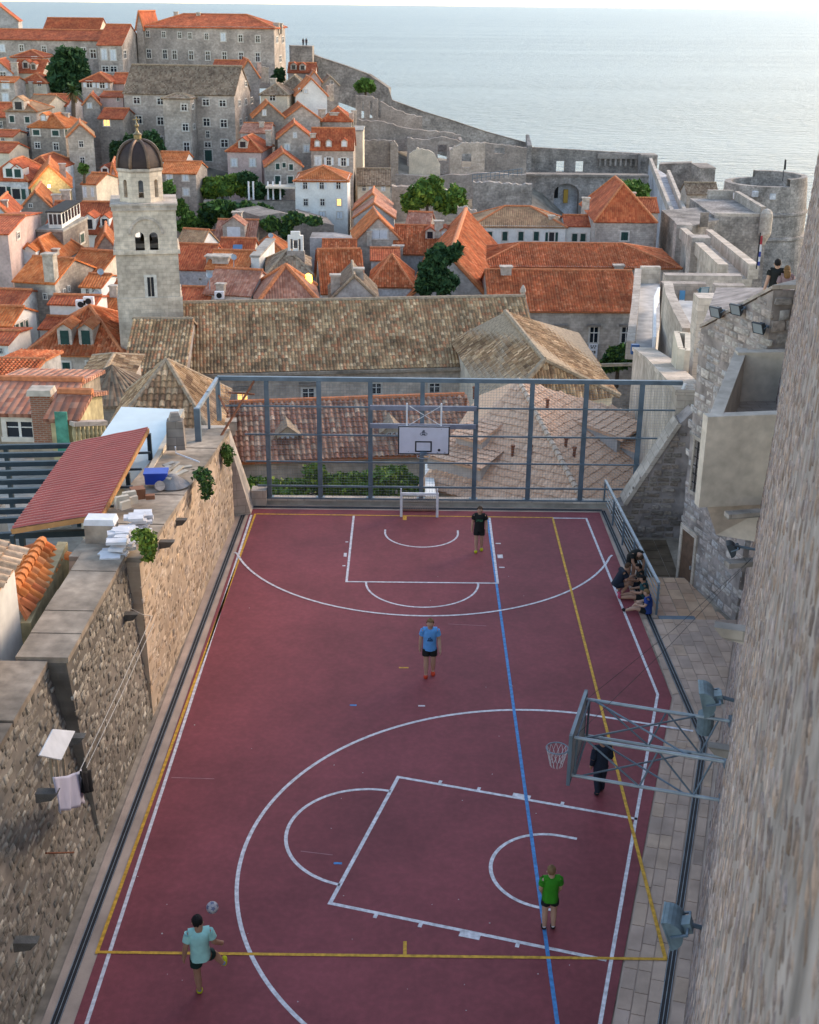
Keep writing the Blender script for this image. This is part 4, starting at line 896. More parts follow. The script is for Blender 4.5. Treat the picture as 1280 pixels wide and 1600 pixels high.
    def limb(a, b_, f0, f1, r0, r1, fold=.05): 
        d = b_ - a; ref = xa if abs(d.normalized().dot(xa)) < .8 else ff
        return [ring_(a.lerp(b_, f0 + (f1 - f0) * q), d, ref, r0 + (r1 - r0) * q, (r0 + (r1 - r0) * q), fold * q, 12) for q in (0, .35, .7, 1)]
    if shirt:
        ax = K['che'] - K['pel']; a2 = K['nec'] - K['che']; hem = K['pel'] - ax.normalized() * .045
        rg = [ring_(hem, ax, xa, 0.112, 0.096, .05), ring_(K['pel'] + ax * .25, ax, xa, 0.108, 0.090, .05), ring_(K['spi'], ax, xa, 0.106, 0.088, .04), ring_(K['spi'].lerp(K['che'], .6), ax, xa, 0.112, 0.092, .03), ring_(K['che'] + a2 * .25, a2, xa, 0.122, 0.092, .02), ring_(K['che'] + a2 * .58, a2, xa, 0.118, 0.084, .01), ring_(K['che'] + a2 * .74, a2, xa, .104, .07, 0), ring_(K['nec'] - a2 * .1, a2, xa, .066, .058, 0), ring_(K['nec'] - a2 * .02, a2, xa, .048, .048, 0)]
        parts = [rg]
        for s in 'RL':
            e_, a_ = K['e' + s], K['s' + s]; inn = a_ + (K['che'] - a_) * .25; f = min(1, sleeves)
            parts.append([ring_(inn, e_ - a_, ff, .05, .05, 0, 12), ring_(a_, e_ - a_, ff, .056, .056, .02, 12)] + limb(a_, e_, .2, f, .056, .05 if sleeves >= 1 else .054))
            if sleeves >= 1: parts.append(limb(e_, K['w' + s], -.05, .95, .044, .032))
        parts.append(limb(K['sL'], K['sR'], -.05, 1.05, .056, .056, 0))
        tubes('shirt', parts, shirt)
    if shorts:
        ax = K['che'] - K['pel']; un2 = ax.normalized(); parts = [[ring_(K['pel'] + un2 * .04, ax, xa, .088, .074, .01), ring_(K['pel'] - un2 * .01, ax, xa, .094, .08, .02), ring_(K['pel'] - un2 * .06, ax, xa, .096, .082, .02)]]
        for s in 'RL':
            hp, kn = K['h' + s], K['k' + s]; f = min(1.0, leg); parts.append(limb(hp, kn, 0.05, f, .066, .07 if leg < 1 else .052))
            if leg >= 1: parts.append(limb(kn, K['a' + s], -.05, .98, .052, .043))
        tubes('trousers' if leg >= 1 else 'shorts', parts, shorts)
    for s in 'RL':
        a_, o_ = K['a' + s], K['t' + s]; dd = (o_ - a_); fl = Vector((dd.x, dd.y, dd.z))
        skin_mesh('shoe', [L(a_ - dd * .12 - UP * .018), L(a_.lerp(o_, .5) - UP * .012), L(o_ + dd * .12)], [(0, 1), (1, 2)], [.038 * h, .038 * h, .034 * h], shoe, t, 1)
        skin_mesh('sock', [L(a_ + UP * .04), L(a_ - UP * .01)], [(0, 1)], [.03 * h, .031 * h], extra or MT['whitep'], t, 1)
    return t
def fab(n, c, r=.85): return plain(n, c, r, var=.18, vscale=6, bmp=.15, bscale=9)
BLK, NAVY = fab('black_jersey', (.012, .014, .013)), fab('navy_cotton', (.012, .017, .03))
BLUE, GREEN, MINT = fab('sky_blue_jersey', (.09, .32, .66)), fab('bright_green_cotton', (.02, .22, .012)), fab('mint_jersey', (.32, .62, .58))
DKG, BROWNH, DKH, BLOND = fab('dark_green_shorts', (.006, .03, .026)), fab('brown_hair', (.075, .04, .022)), fab('black_hair', (.008, .006, .006)), fab('dark_blond_hair', (.19, .11, .05))
YSH, RSH, DSH, GSH = fab('yellow_green_trainers', (.52, .50, .02)), fab('red_trainers', (.62, .06, .025)), fab('black_trainers', (.02, .02, .025)), fab('pale_grey_trainers', (.42, .43, .47))
def hgt(px, py, p): return at(px, py, p[1]).z
def J(**k): return k
wal = lambda s=1: J(kR=(.055, .03 * s, .285), aR=(.055, .06 * s, .05), tR=(.06, .14 * s if s > 0 else -.0, .024), kL=(-.055, -.0, .285), aL=(-.055, -.06, .06), tL=(-.06, .02, .02), eR=(.14, -.03, .64), wR=(.15, -.02, .50), eL=(-.14, .0, .64), wL=(-.155, .07, .51))
p = gp(748, 861); t = person('boy in black shirt and shorts with yellow shoes walking near the far key', p, 184, hgt(748, 793, p) * 1.03, wal(1), BLK, BLK, YSH, BROWNH, SKINL, extra=BLK)
def chest_print(t, J_, h, mat, face, pts, fwd_=.103, nm='shirt_print'):
    m = MB(); ca, sa = math.cos(-R(face)), math.sin(-R(face))
    for (x, z, w, hh) in pts:
        def q(xx, yy, zz): v = Vector((xx, yy, zz)) * h; return Vector((v.x * ca - v.y * sa, v.x * sa + v.y * ca, v.z)) + wloc(t)
        m.poly([q(x - w / 2, fwd_, z - hh / 2), q(x + w / 2, fwd_, z - hh / 2), q(x + w / 2, fwd_, z + hh / 2), q(x - w / 2, fwd_, z + hh / 2)])
    m.build(nm, mat, t)
h1 = hgt(748, 793, p) * 1.03
chest_print(t, None, h1, fab('green_print', (.05, .20, .10)), 184, [(-.05, .725, .014, .045), (-.035, .705, .03, .01), (-.015, .725, .012, .045), (.01, .725, .012, .045), (.022, .74, .02, .01), (.022, .722, .02, .01), (.05, .725, .012, .045), (.06, .705, .02, .01)])
p = gp(671, 1056); h2 = hgt(671, 969, p) * 1.03
t = person('boy in sky blue shirt and black shorts walking in midcourt', p, 180, h2, wal(.8), BLUE, BLK, RSH, BLOND, SKINL, extra=SKINL)
chest_print(t, None, h2, fab('dark_blue_print', (.02, .07, .16)), 180, [(0, .67, .09, .022), (-.02, .695, .035, .02), (.02, .70, .02, .03), (0, .72, .012, .03)], .105)
p = gp(857, 1452); h3 = hgt(862, 1356, p) * 1.03
person('boy in bright green shirt seen from behind on the blue line', p, -5, h3, J(hm=(-.006, .008, .925), eR=(.13, .02, .64), wR=(.10, .09, .53), eL=(-.13, .02, .64), wL=(-.09, .09, .53)), GREEN, BLK, DSH, BLOND, SKINL, leg=.42)
p = gp(317, 1552); h4 = hgt(314, 1433, p) * 1.0
person('boy in mint shirt kicking up one leg beside the ball', p, -8, h4, J(kR=(.135, .14, .40), aR=(.23, .13, .25), tR=(.245, .2, .30), hR=(.062, .02, .49), kL=(-.045, .01, .285), aL=(-.03, -.012, .05), tL=(-.035, .075, .02), sR=(.10, .02, .80), eR=(.15, .02, .65), wR=(.21, .12, .55), eL=(-.145, -.02, .65), wL=(-.165, -.005, .52), hm=(-.01, .03, .92), ht=(-.012, .03, .96), spi=(-.005, 0, .63)), MINT, DKG, YSH, DKH, SKIN, sleeves=.62, leg=.55, extra=fab('grey_blue_sock', (.2, .24, .38)))
p = gp(936, 1240); person('man in black jacket and trousers walking below the near hoop', p, -12, hgt(940, 1152, p) * 1.02, J(kR=(.055, .04, .285), aR=(.055, .05, .05), tR=(.06, .13, .024), kL=(-.055, 0, .28), aL=(-.05, -.07, .07), tL=(-.055, .01, .02), eL=(-.135, -.01, .635), wL=(-.14, .03, .5), eR=(.135, -.01, .64), wR=(.12, .09, .55)), NAVY, NAVY, DSH, DKH, SKIN, sleeves=1.0, leg=1.0, build=1.05, extra=NAVY)
# group resting at the court edge
SIT = J(pel=(0, 0, .07), spi=(0, -.01, .18), che=(0, .01, .29), nec=(0, .03, .375), hb=(0, .045, .41), hm=(0, .06, .46), ht=(0, .065, .50), sR=(.10, .01, .345), sL=(-.10, .01, .345), eR=(.14, .07, .21), wR=(.10, .19, .20), eL=(-.14, .07, .21), wL=(-.10, .19, .20),
        hR=(.052, .03, .06), hL=(-.052, .03, .06), kR=(.075, .20, .20), kL=(-.075, .25, .12), aR=(.07, .33, .045), aL=(-.07, .46, .045), tR=(.075, .41, .03), tL=(-.08, .50, .09))
SIT2 = dict(SIT); SIT2.update(kR=(.07, .25, .08), aR=(.06, .46, .045), tR=(.07, .49, .11), kL=(-.07, .25, .08), aL=(-.06, .46, .045), tL=(-.07, .49, .11))
G = 'friends resting by the railing'
person('boy in blue shirt sitting at the near end of the resting group', gp(1012, 958), -78, 1.5, SIT, fab('royal_blue_cotton', (.015, .05, .22)), BLK, DSH, BLOND, SKINL, group=G, extra=BLK)
person('boy in black and teal top sitting with legs stretched out', gp(1006, 938), -80, 1.6, SIT2, fab('teal_black_top', (.015, .06, .065)), BLK, fab('pink_trainers', (.55, .09, .16)), DKH, SKIN, group=G)
person('boy in black shirt with white print sitting against the railing', gp(1000, 918), -85, 1.55, SIT, BLK, NAVY, GSH, DKH, SKIN, group=G)
CR = J(pel=(0, 0, .25), spi=(0, .05, .35), che=(0, .11, .45), nec=(0, .16, .52), hb=(0, .185, .55), hm=(0, .21, .595), ht=(0, .225, .635), sR=(.10, .11, .50), sL=(-.10, .11, .50), eR=(.14, .2, .37), wR=(.09, .32, .33), eL=(-.14, .2, .37), wL=(-.2, .28, .36),
       hR=(.052, .0, .24), hL=(-.052, .0, .24), kR=(.09, .2, .27), kL=(-.09, .2, .25), aR=(.07, .08, .05), aL=(-.07, .06, .05), tR=(.08, .17, .022), tL=(-.08, .15, .022))
person('boy in navy shirt and shorts crouching with one arm held out', gp(962, 930), 78, 1.62, CR, NAVY, NAVY, fab('pink_soled_trainers', (.5, .12, .17)), BROWNH, SKIN, group=G)
person('person in black top bending over the resting group by the railing', gp(985, 905), 160, 1.6, J(pel=(0, 0, .5), spi=(0, .06, .58), che=(0, .15, .64), nec=(0, .23, .66), hb=(0, .26, .655), hm=(0, .31, .64), ht=(0, .345, .63), sR=(.1, .2, .65), sL=(-.1, .2, .65), eR=(.13, .26, .5), wR=(.07, .34, .4), eL=(-.13, .26, .5), wL=(-.07, .34, .4)), BLK, BLK, GSH, BROWNH, SKIN, group=G, long_hair=True)
# couple on the wall top
zw = 8.1; c1_ = at(1213, 432, 40.2); person('man in black shirt and khaki shorts seen from behind on the wall top', (c1_.x, 40.2, zw), 12, 1.82, J(eL=(-.14, -.03, .64), wL=(-.17, -.05, .5)), BLK, fab('khaki_cotton', (.16, .12, .05)), DSH, DKH, SKINL, build=1.05)
c2_ = at(1229, 432, 40.0); person('woman with long brown hair and patterned dress on the wall top', (c2_.x, 40.0, zw), 5, 1.66, J(eR=(.15, .06, .66), wR=(.17, .16, .66)), fab('patterned_dress', (.25, .17, .17)), bpy.data.materials['patterned_dress'], DSH, fab('light_brown_hair', (.17, .09, .035)), SKINL, sleeves=.8, leg=1.0, long_hair=True, extra=SKINL)
# ball in the air
bc = at(332, 1418, 19.3); fb = thing('football', 'scuffed white football in the air above the kicking boy', 'ball', bc)
import bmesh
bm = bmesh.new(); bmesh.ops.create_icosphere(bm, subdivisions=3, radius=.115); ico = bmesh.new(); bmesh.ops.create_icosphere(ico, subdivisions=1, radius=1); iv = [v.co.normalized() for v in ico.verts]
me = bpy.data.meshes.new('ball_panels'); 
for f in bm.faces:
    c = f.calc_center_median().normalized(); f.material_index = 1 if max(c.dot(v) for v in iv) > .955 else 0; f.smooth = True
bm.to_mesh(me); me.materials.append(plain('scuffed_white_leather', (.42, .38, .40), .6, var=.25, vscale=14)); me.materials.append(plain('blue_grey_panel', (.13, .14, .22), .6, var=.2)); link(me, 'ball_shell', fb)
# ================================================================ town: builders
def lenfit(P0, u, x1):
    return bis(lambda t: proj(P0 + u * t)[0] - x1, .2, 160)
def zfit(p, py): return bis(lambda z: proj((p.x, p.y, z))[1] - py, -60, 40)
def window(par, O, U, n, u0, u1, z0, z1, st):
    w, h = u1 - u0, z1 - z0; fw = min(.2, w * .22)
    f = MB()
    for (a, b_, c, d_) in ((u0 - fw, u1 + fw, z1, z1 + fw), (u0 - fw * 1.3, u1 + fw * 1.3, z0 - fw, z0), (u0 - fw, u0, z0, z1), (u1, u1 + fw, z0, z1)): face_rect(f, O, U, n, a, b_, c, d_, -.03, .1)
    wo = f.build('window', MT['sill'], par)
    m = MB(); face_rect(m, O, U, n, u0, u1, z0, z1, -.02, .02); m.build('pane', MT['lit'] if st == 'lit' else MT['pane'], wo)
    if st in ('d', 'lit', 'open'):
        m = MB(); face_rect(m, O, U, n, (u0 + u1) / 2 - w * .05, (u0 + u1) / 2 + w * .05, z0, z1, .02, .05); face_rect(m, O, U, n, u0, u1, z0 + h * .6, z0 + h * .66, .02, .045); m.build('glazing_bar', MT['wood'], wo)
    if st == 'g': m = MB(); face_rect(m, O, U, n, u0, (u0 + u1) / 2 - .02, z0, z1, .03, .07); m.build('shutter', MT['green'], wo); m = MB(); face_rect(m, O, U, n, (u0 + u1) / 2 + .02, u1, z0, z1, .03, .07); m.build('shutter', MT['green'], wo)
    if st == 's': m = MB(); face_rect(m, O, U, n, u0, (u0 + u1) / 2 - .02, z0, z1, .03, .07); m.build('shutter', MT['shut'], wo); m = MB(); face_rect(m, O, U, n, (u0 + u1) / 2 + .02, u1, z0, z1, .03, .07); m.build('shutter', MT['shut'], wo)
    if st in ('open', 'go'):
        for (a, b_) in ((u0 - fw - w * .5, u0 - fw), (u1 + fw, u1 + fw + w * .5)): m = MB(); face_rect(m, O, U, n, a, b_, z0, z1, .03, .08); m.build('shutter', MT['green'] if st == 'go' else MT['shut'], wo)
def win_px(par, O, U, n, q):
    px, py, w, h, st = q
    a = (hit(px - w / 2, py, O, n) - O).dot(U); b_ = (hit(px + w / 2, py, O, n) - O).dot(U); z1 = hit(px, py - h / 2, O, n).z; z0 = hit(px, py + h / 2, O, n).z
    if a > b_: a, b_ = b_, a
    window(par, O, U, n, a, b_, z0, z1, st)
def inpoly(p, poly):
    c = False; n = len(poly)
    for i in range(n):
        a, b_ = poly[i], poly[i - 1]
        if (a[1] > p[1]) != (b_[1] > p[1]) and p[0] < (b_[0] - a[0]) * (p[1] - a[1]) / (b_[1] - a[1]) + a[0]: c = not c
    return c
PAL_TOWN = [(.50, .125, .045), (.54, .15, .06), (.46, .105, .04), (.58, .20, .09), (.52, .135, .05)]
PAL_OLD = [(.38, .27, .17), (.52, .40, .26), (.30, .20, .125), (.42, .24, .15), (.60, .48, .34), (.34, .24, .16), (.20, .15, .11), (.46, .33, .21), (.44, .20, .12)]
PAL_RED = [(.30, .115, .07), (.38, .19, .12), (.25, .095, .06), (.46, .28, .19), (.22, .10, .07), (.52, .37, .26), (.33, .16, .11), (.42, .22, .14)]
PAL_TAN = [(.70, .43, .285), (.71, .445, .30), (.68, .41, .27), (.70, .43, .285), (.72, .46, .315)]
PAL_BRN = [(.34, .23, .14), (.42, .30, .19), (.28, .18, .11), (.50, .37, .25), (.37, .24, .15), (.23, .15, .10)]
PAL_RED = [tuple(x * .6 + k * .4 for x, k in zip(c, (.32, .18, .125))) for c in PAL_RED]; PAL_OLD = [(x[0] * .8 + .10, x[1] * .72 + .06, x[2] * .62 + .03) for x in PAL_OLD]; PAL_BRN = [(x[0] * 1.12, x[1] * .98, x[2] * .85) for x in PAL_BRN]
def tile_slope(par, poly, pitch, row, pal, seed=1, nind=0, mo=None, hgt_=.09, jit=.16, mat=None):
    """barrel tiles as geometry on a planar slope; poly in world coordinates"""
    poly = [Vector(p) for p in poly]; n = Vector((0, 0, 0))
    for i in range(len(poly)): n += poly[i].cross(poly[(i + 1) % len(poly)])
    n.normalize(); n = n if n.z > 0 else -n
    u = UP.cross(n).normalized(); v = n.cross(u); O = poly[0]; off = wloc(par)
    P2 = [((p - O).dot(u), (p - O).dot(v)) for p in poly]; us = [p[0] for p in P2]; vs_ = [p[1] for p in P2]; r = random.Random(seed)
    prof = [(0, 0), (.14, .02), (.26, .7), (.5, 1.0), (.74, .7), (.86, .02), (1, 0)]; k = len(prof); T = []
    for (y, dz, sc_) in ((-.06, .035, 1.0), (1.0, .0, .9)):
        for (a, h) in prof: T.append(((.5 + (a - .5) * (sc_ if .1 < a < .9 else 1)) * pitch, y * row, h * hgt_ * sc_ + dz))
    T = np.array(T); F = np.array([(i, i + 1, k + i + 1, k + i) for i in range(k - 1)]); B = np.array([u, v, n])
    cells = []; i0 = math.floor(min(us) / pitch); i1 = math.ceil(max(us) / pitch); j0 = math.floor(min(vs_) / row); j1 = math.ceil(max(vs_) / row)
    for j in range(j0, j1 + 1):
        for i in range(i0, i1 + 1):
            c = ((i + .5) * pitch, (j + .5) * row)
            if inpoly(c, P2): cells.append((i, j))
    camp = Vector((0, 0, CAMH)); ind = set()
    if nind:
        sc = sorted(((((O + u * ((i + .5) * pitch) + v * ((j + .5) * row)) - camp).length, i, j) for i, j in cells)); ind = set((i, j) for _, i, j in sc[:nind])
    Vs = []; Fs = []; Cs = []; q = 0; base = np.array(O - off); tm = None
    for (i, j) in cells:
        kc = random.Random(i * 31 + seed).uniform(1 - jit, 1 + jit); c = tuple(x * kc for x in pick(r, pal, jit * .8)); sh = np.array([i * pitch + r.uniform(-.012, .012), j * row + r.uniform(-.03, .03), r.uniform(0, .015)])
        if (i, j) in ind:
            if tm is None: tm = rawmesh('clay_tile', T, F, mo); TMESH.append(tm)
            o = bpy.data.objects.new('roof_tile', tm); COL.objects.link(o); o.parent = par; o.color = (*c, 1)
            M_ = Matrix((u, v, n)).transposed().to_4x4(); M_.translation = Vector(base) + u * float(sh[0]) + v * float(sh[1]) + n * float(sh[2]); o.matrix_basis = M_; continue
        Vs.append((T + sh) @ B + base); Fs.append(F + q); q += len(T); Cs.append(np.tile(np.array([*c, 1.0]), (len(F), 1)))
    if Vs: link(rawmesh('roof_tiles', np.vstack(Vs), np.vstack(Fs), mat or MT['tileattr'], np.vstack(Cs)), 'roof_tiles', par, kind='stuff')
TMESH = []
TANOBJ = objcol_mat('smooth_tan_tile_piece', .85, .1, 2.5, .1, 8)
TILEOBJ = objcol_mat('clay_tile_piece', .85, .3, 2.5, .2, 8)
def caps(par, lines, mat, r=.17):
    m = MB()
    for a, b_ in lines:
        a, b_ = Vector(a), Vector(b_); L = (b_ - a).length; nn = max(1, int(L / .45)) if r < .3 else 1
        m.tube([a, b_], r, 7)
    m.build('ridge_caps', mat, par)
def roof_parts(t, slopes, lines, rm, geo, th=.16, capm=None, capr=.17, seed=1):
    m = MB()
    for sp_ in slopes: m.slab(sp_, th)
    ro = m.build('roof', MT[rm] if not geo else MT['capb' if geo in ('old', 'brn') else 'cap'], t)
    if geo:
        pal = {'old': PAL_OLD, 'red': PAL_TOWN, 'clo': PAL_RED, 'tan': PAL_TAN, 'brn': PAL_BRN}[geo]
        for i, sp_ in enumerate(slopes): tile_slope(t, sp_, .3, .42, pal, seed + i)
    caps(ro, lines, MT['capb'] if rm in ('brown',) or geo in ('old', 'brn') else MT['cap'], capr)
    return ro
HOUSES = []
def house(label, x0, y0, x1, Y, yr, roof='hip', D=9, rot=0, hw=13, wall='stone', rm='red', wins=(), side=(), chim=(), dorm=(), geo=None, name='house', cat='house', oh=.3, group=None, capr=.17):
    r = R(rot); u = V3((math.cos(r), math.sin(r), 0)); v = V3((-u.y, u.x, 0)); P0 = at(x0, y0, Y); L = lenfit(P0, u, x1); z0 = P0.z
    P1 = P0 + u * L; Q0 = P0 + v * D; Q1 = P1 + v * D
    t = thing(name, label, cat, (P0.x + u.x * L / 2 + v.x * D / 2, P0.y + u.y * L / 2 + v.y * D / 2, z0 - hw), group); dz = UP * hw
    Mr = P0 + u * L / 2 + (v * D / 2 if roof not in ('gy',) else V3((0, 0, 0)))
    rise = 0 if roof == 'flat' else max(.4, zfit(Mr, yr) - z0)
    w = MB(); w.box8([p - dz for p in (P0, P1, Q1, Q0)], [P0, P1, Q1, Q0])
    Z = UP * rise; slopes = []; lines = []
    if roof == 'gx':
        a, b_ = P0 + v * D / 2 + Z, P1 + v * D / 2 + Z; w.poly([P1, Q1, b_]); w.poly([Q0, P0, a]); k = rise / (D / 2); g = u * oh * .6
        slopes = [[P0 - v * oh - UP * oh * k - g, P1 - v * oh - UP * oh * k + g, b_ + g, a - g], [Q1 + v * oh - UP * oh * k + g, Q0 + v * oh - UP * oh * k - g, a - g, b_ + g]]; lines = [(a - g, b_ + g)]
    elif roof == 'gy':
        a, b_ = P0 + u * L / 2 + Z, Q0 + u * L / 2 + Z; w.poly([P0, P1, a]); w.poly([Q1, Q0, b_]); k = rise / (L / 2); g = v * oh * .6
        slopes = [[Q0 - u * oh - UP * oh * k + g, P0 - u * oh - UP * oh * k - g, a - g, b_ + g], [P1 + u * oh - UP * oh * k - g, Q1 + u * oh - UP * oh * k + g, b_ + g, a - g]]; lines = [(a - g, b_ + g), (slopes[1][0], a - g), (a - g, slopes[0][1])]
    elif roof in ('hip', 'pyr'):
        s = min(D / 2, L / 2) if roof == 'hip' else L / 2; k = rise / (D / 2); ks = rise / s
        if L >= D or roof == 'pyr': a, b_ = P0 + v * D / 2 + u * s + Z, P1 + v * D / 2 - u * s + Z
        else: a, b_ = P0 + u * L / 2 + v * L / 2 + Z, Q0 + u * L / 2 - v * L / 2 + Z
        e = [p + q - UP * oh * .5 for p, q in ((P0, (-u - v) * oh), (P1, (u - v) * oh), (Q1, (u + v) * oh), (Q0, (v - u) * oh))]
        if L >= D or roof == 'pyr':
            pyr = (a - b_).length < .05
            slopes = [[e[0], e[1], b_] + ([] if pyr else [a]), [e[2], e[3], a] + ([] if pyr else [b_]), [e[1], e[2], b_], [e[3], e[0], a]]; lines = ([] if pyr else [(a, b_)]) + [(e[0], a), (e[3], a), (e[1], b_), (e[2], b_)]
        else:
            slopes = [[e[0], e[1], a], [e[1], e[2], b_, a], [e[2], e[3], b_], [e[3], e[0], a, b_]]; lines = [(a, b_), (e[0], a), (e[1], a), (e[2], b_), (e[3], b_)]
    w.build('wall', MT[wall], t)
    if roof == 'flat':
        m = MB(); m.box8([p + q + UP * .002 for p, q in ((P0, (-u - v) * .12), (P1, (u - v) * .12), (Q1, (u + v) * .12), (Q0, (v - u) * .12))], [p + q + UP * .25 for p, q in ((P0, (-u - v) * .12), (P1, (u - v) * .12), (Q1, (u + v) * .12), (Q0, (v - u) * .12))]); m.build('roof', MT[rm], t)
    else: roof_parts(t, slopes, lines, rm, geo, seed=len(HOUSES) * 7 + 1, capr=capr)
    for q in wins: win_px(t, P0, u, -v, q)
    for q in side:
        if q[0] > (x0 + x1) / 2: win_px(t, P1, v, u, q)
        else: win_px(t, P0, v, -u, q)
    for q in chim:
        px, py, cw = q[:3]; fv = q[3] if len(q) > 3 else .45
        c = hit(px, py, P0 + v * D * fv, v); h = 2.2 if len(q) < 5 else q[4]; m = MB(); m.box(V3((c.x, c.y, c.z - h - .18)), cw, cw * .8, h, r); m.box(V3((c.x, c.y, c.z - .178)), cw * 1.25, cw, .16, r); m.build('chimney', MT['chim'], t)
    if dorm and slopes:
        sl = slopes[0]; n = (sl[1] - sl[0]).cross(sl[-1] - sl[0]).normalized()
        for q in dorm:
            px, py, dw, dh, st = q; c = hit(px, py, sl[0], n); f = c - v * .2; ddp = min(3.0, (dh + .5) / max(.25, abs(n.y / n.z)) + .3)
            b0 = f - u * dw / 2 - UP * .25; m = MB(); m.obox(b0, u * dw, v * ddp, UP * (dh + .25)); m.poly([b0 + UP * (dh + .25), b0 + u * dw + UP * (dh + .25), b0 + u * dw / 2 + UP * (dh + .25 + dw * .35)]); do = m.build('dormer', MT['white' if wall in ('white', 'bluew') else 'pstone'], t)
            m = MB(); tp = b0 + UP * (dh + .26) - v * .15; ap = tp + u * dw / 2 + UP * dw * .38; vv = v * (ddp + .2)
            m.slab([tp - u * .15 - UP * .06, ap, ap + vv, tp - u * .15 - UP * .06 + vv], .1); m.slab([ap, tp + u * (dw + .15) - UP * .06, tp + u * (dw + .15) - UP * .06 + vv, ap + vv], .1); m.build('dormer_roof', MT[rm], do)
            m = MB(); m.obox(f - u * dw * .3 - v * .03, u * dw * .6, v * .02, UP * dh * .85); m.build('dormer_window', MT['green'] if st == 'g' else MT['shut'] if st == 's' else MT['pane'], do)
    HOUSES.append((label, t)); return t
def row(st, y, xs, w, h, dy=0): return [(x, y + dy * i, w, h, st) for i, x in enumerate(xs)]
# ================================================================ town: houses, far to near
house('grey gabled house in the top left corner against the sea', -34, 31, 28, 335, 5, 'gy', 9, 10, 9, 'grey')
house('long red roofed hall with cream gable end at the skyline', 66, 51, 153, 325, 28, 'gx', 10, -4, 9, 'cream')
house('long grey convent wing with red roof across the upper left', -30, 60, 152, 300, 46, 'gx', 11, -6, 13, 'stone', wins=[(4, 75, 7, 11, 's'), (34, 75, 6, 9, 'd'), (69, 77, 6, 9, 'd'), (131, 80, 6, 10, 'd'), (146, 84, 8, 13, 'd')])
house('tall convent end block with pale shuttered windows beside the barracks', 152, 69, 190, 292, 38, 'gx', 17, -3, 14, 'stone', wins=[(163, 85, 8, 16, 's'), (177, 86, 8, 16, 's'), (165, 108, 9, 8, 'd'), (178, 108, 9, 8, 'd')], side=[(195, 85, 4, 12, 'd')])
house('huge grey barracks with long red hipped roof on the skyline', 224, 40, 428, 305, 22, 'hip', 15, -4, 13, 'stone', oh=.5, wins=row('d', 53, (231, 256, 281, 297, 323), 5, 9, 1) + [(349, 58, 7, 12, 's'), (376, 60, 6, 10, 'd'), (403, 61, 6, 10, 'd')] + row('d', 84, (233, 258, 273, 299, 325, 351, 377, 403), 6, 13, .8), side=[(433, 62, 3, 9, 'd'), (442, 62, 3, 9, 'd'), (438, 92, 3, 9, 'd')], chim=[(432, 35, 1.3, .4), (437, 36, 1.3, .5), (275, 18, .9), (310, 19, .9)])
house('narrow stone end tower at the left of the barracks', 213, 39, 223, 304, 17, 'gy', 14, -4, 12, 'stone')
house('grey stone house with brown tiled roof and lit right gable', 193, 144, 366, 250, 102, 'gx', 13, -6, 24, 'stone', 'brown', wins=row('d', 157, (214, 251, 322, 348), 9, 9, 1.5) + row('d', 187, (217, 251, 323, 350), 9, 11, 2) + [(252, 219, 6, 11, 'd'), (351, 224, 10, 11, 'd'), (326, 243, 11, 17, 'g'), (325, 226, 9, 7, 'd'), (325, 210, 5, 10, 'd')], side=[(384, 131, 3, 7, 'd'), (374, 161, 3, 8, 'd'), (384, 159, 3, 8, 'd'), (393, 157, 3, 8, 'd'), (376, 191, 3, 9, 'd'), (385, 188, 3, 8, 'd')])
house('pale stone stair wing projecting from the brown roofed stone house', 254, 152, 297, 245, 146, 'hip', 4, -6, 24, 'pstone', 'brown', wins=[(288, 168, 8, 9, 'd'), (290, 199, 8, 10, 'd'), (292, 230, 8, 14, 'd')], side=[(301, 166, 3, 7, 'd'), (303, 198, 3, 7, 'd')])
house('small red hipped house under the convent windows', 18, 88, 66, 287, 78, 'hip', 8, -3, 8, 'stone', wins=[(54, 92, 7, 5, 's')])
house('red roofed house with arched dormers near the dark tree', 20, 112, 66, 278, 93, 'gx', 8, -3, 8, 'cream', dorm=[(41, 106, 1.4, 1.2, 'd'), (53, 108, 1.2, 1.1, 'd')])
house('pale blue gabled house at the left edge above the chimneys', -24, 113, 19, 275, 93, 'gy', 9, 6, 9, 'bluew', wins=[(5, 117, 8, 8, 'd')], chim=[(22, 97, 1.3, .1, 4)])
house('cream house with red hipped roof left of the dark tree', 31, 128, 72, 268, 114, 'hip', 7, -3, 8, 'cream', chim=[(37, 128, .8, -.02, 3), (48, 127, .8, -.02, 3)], wins=[(62, 131, 5, 6, 'd')])
house('stone house with white shutters at the left edge below the gables', -18, 127, 22, 262, 120, 'gx', 6, -4, 11, 'stone', 'orange', wins=[(9, 133, 10, 10, 's'), (9, 152, 9, 12, 's')])
house('red roofed stone house right of the dark tree', 127, 126, 172, 262, 113, 'hip', 7, -4, 8, 'stone', wins=[(140, 132, 8, 9, 'open'), (160, 133, 7, 9, 'open')])
house('pink house with red roof beside the grey stone house', 173, 129, 194, 264, 114, 'gx', 8, -4, 12, 'pink')
house('stone gabled house with round window behind the palm', 130, 162, 156, 248, 147, 'gy', 8, 10, 14, 'stone', wins=[(140, 165, 6, 7, 's')])
house('small lilac house with low red roof above the lit window', 156, 150, 192, 252, 143, 'gx', 6, -4, 8, 'pink', wins=[(185, 155, 4, 5, 'd')])
house('dark stone house with one lit window and orange roof', 154, 184, 192, 243, 169, 'gx', 8, -5, 14, 'dstone', wins=[(167, 192, 9, 9, 'lit')])
house('low house with tan roof and pale right wall below the chimneys', 38, 165, 72, 244, 148, 'gx', 8, -14, 9, 'cream', 'tan')
house('bluish house with dark red roof left of the palm', 64, 164, 103, 250, 147, 'gx', 9, -6, 10, 'bluew', chim=[(99, 173, .9, .0, 2.5)])
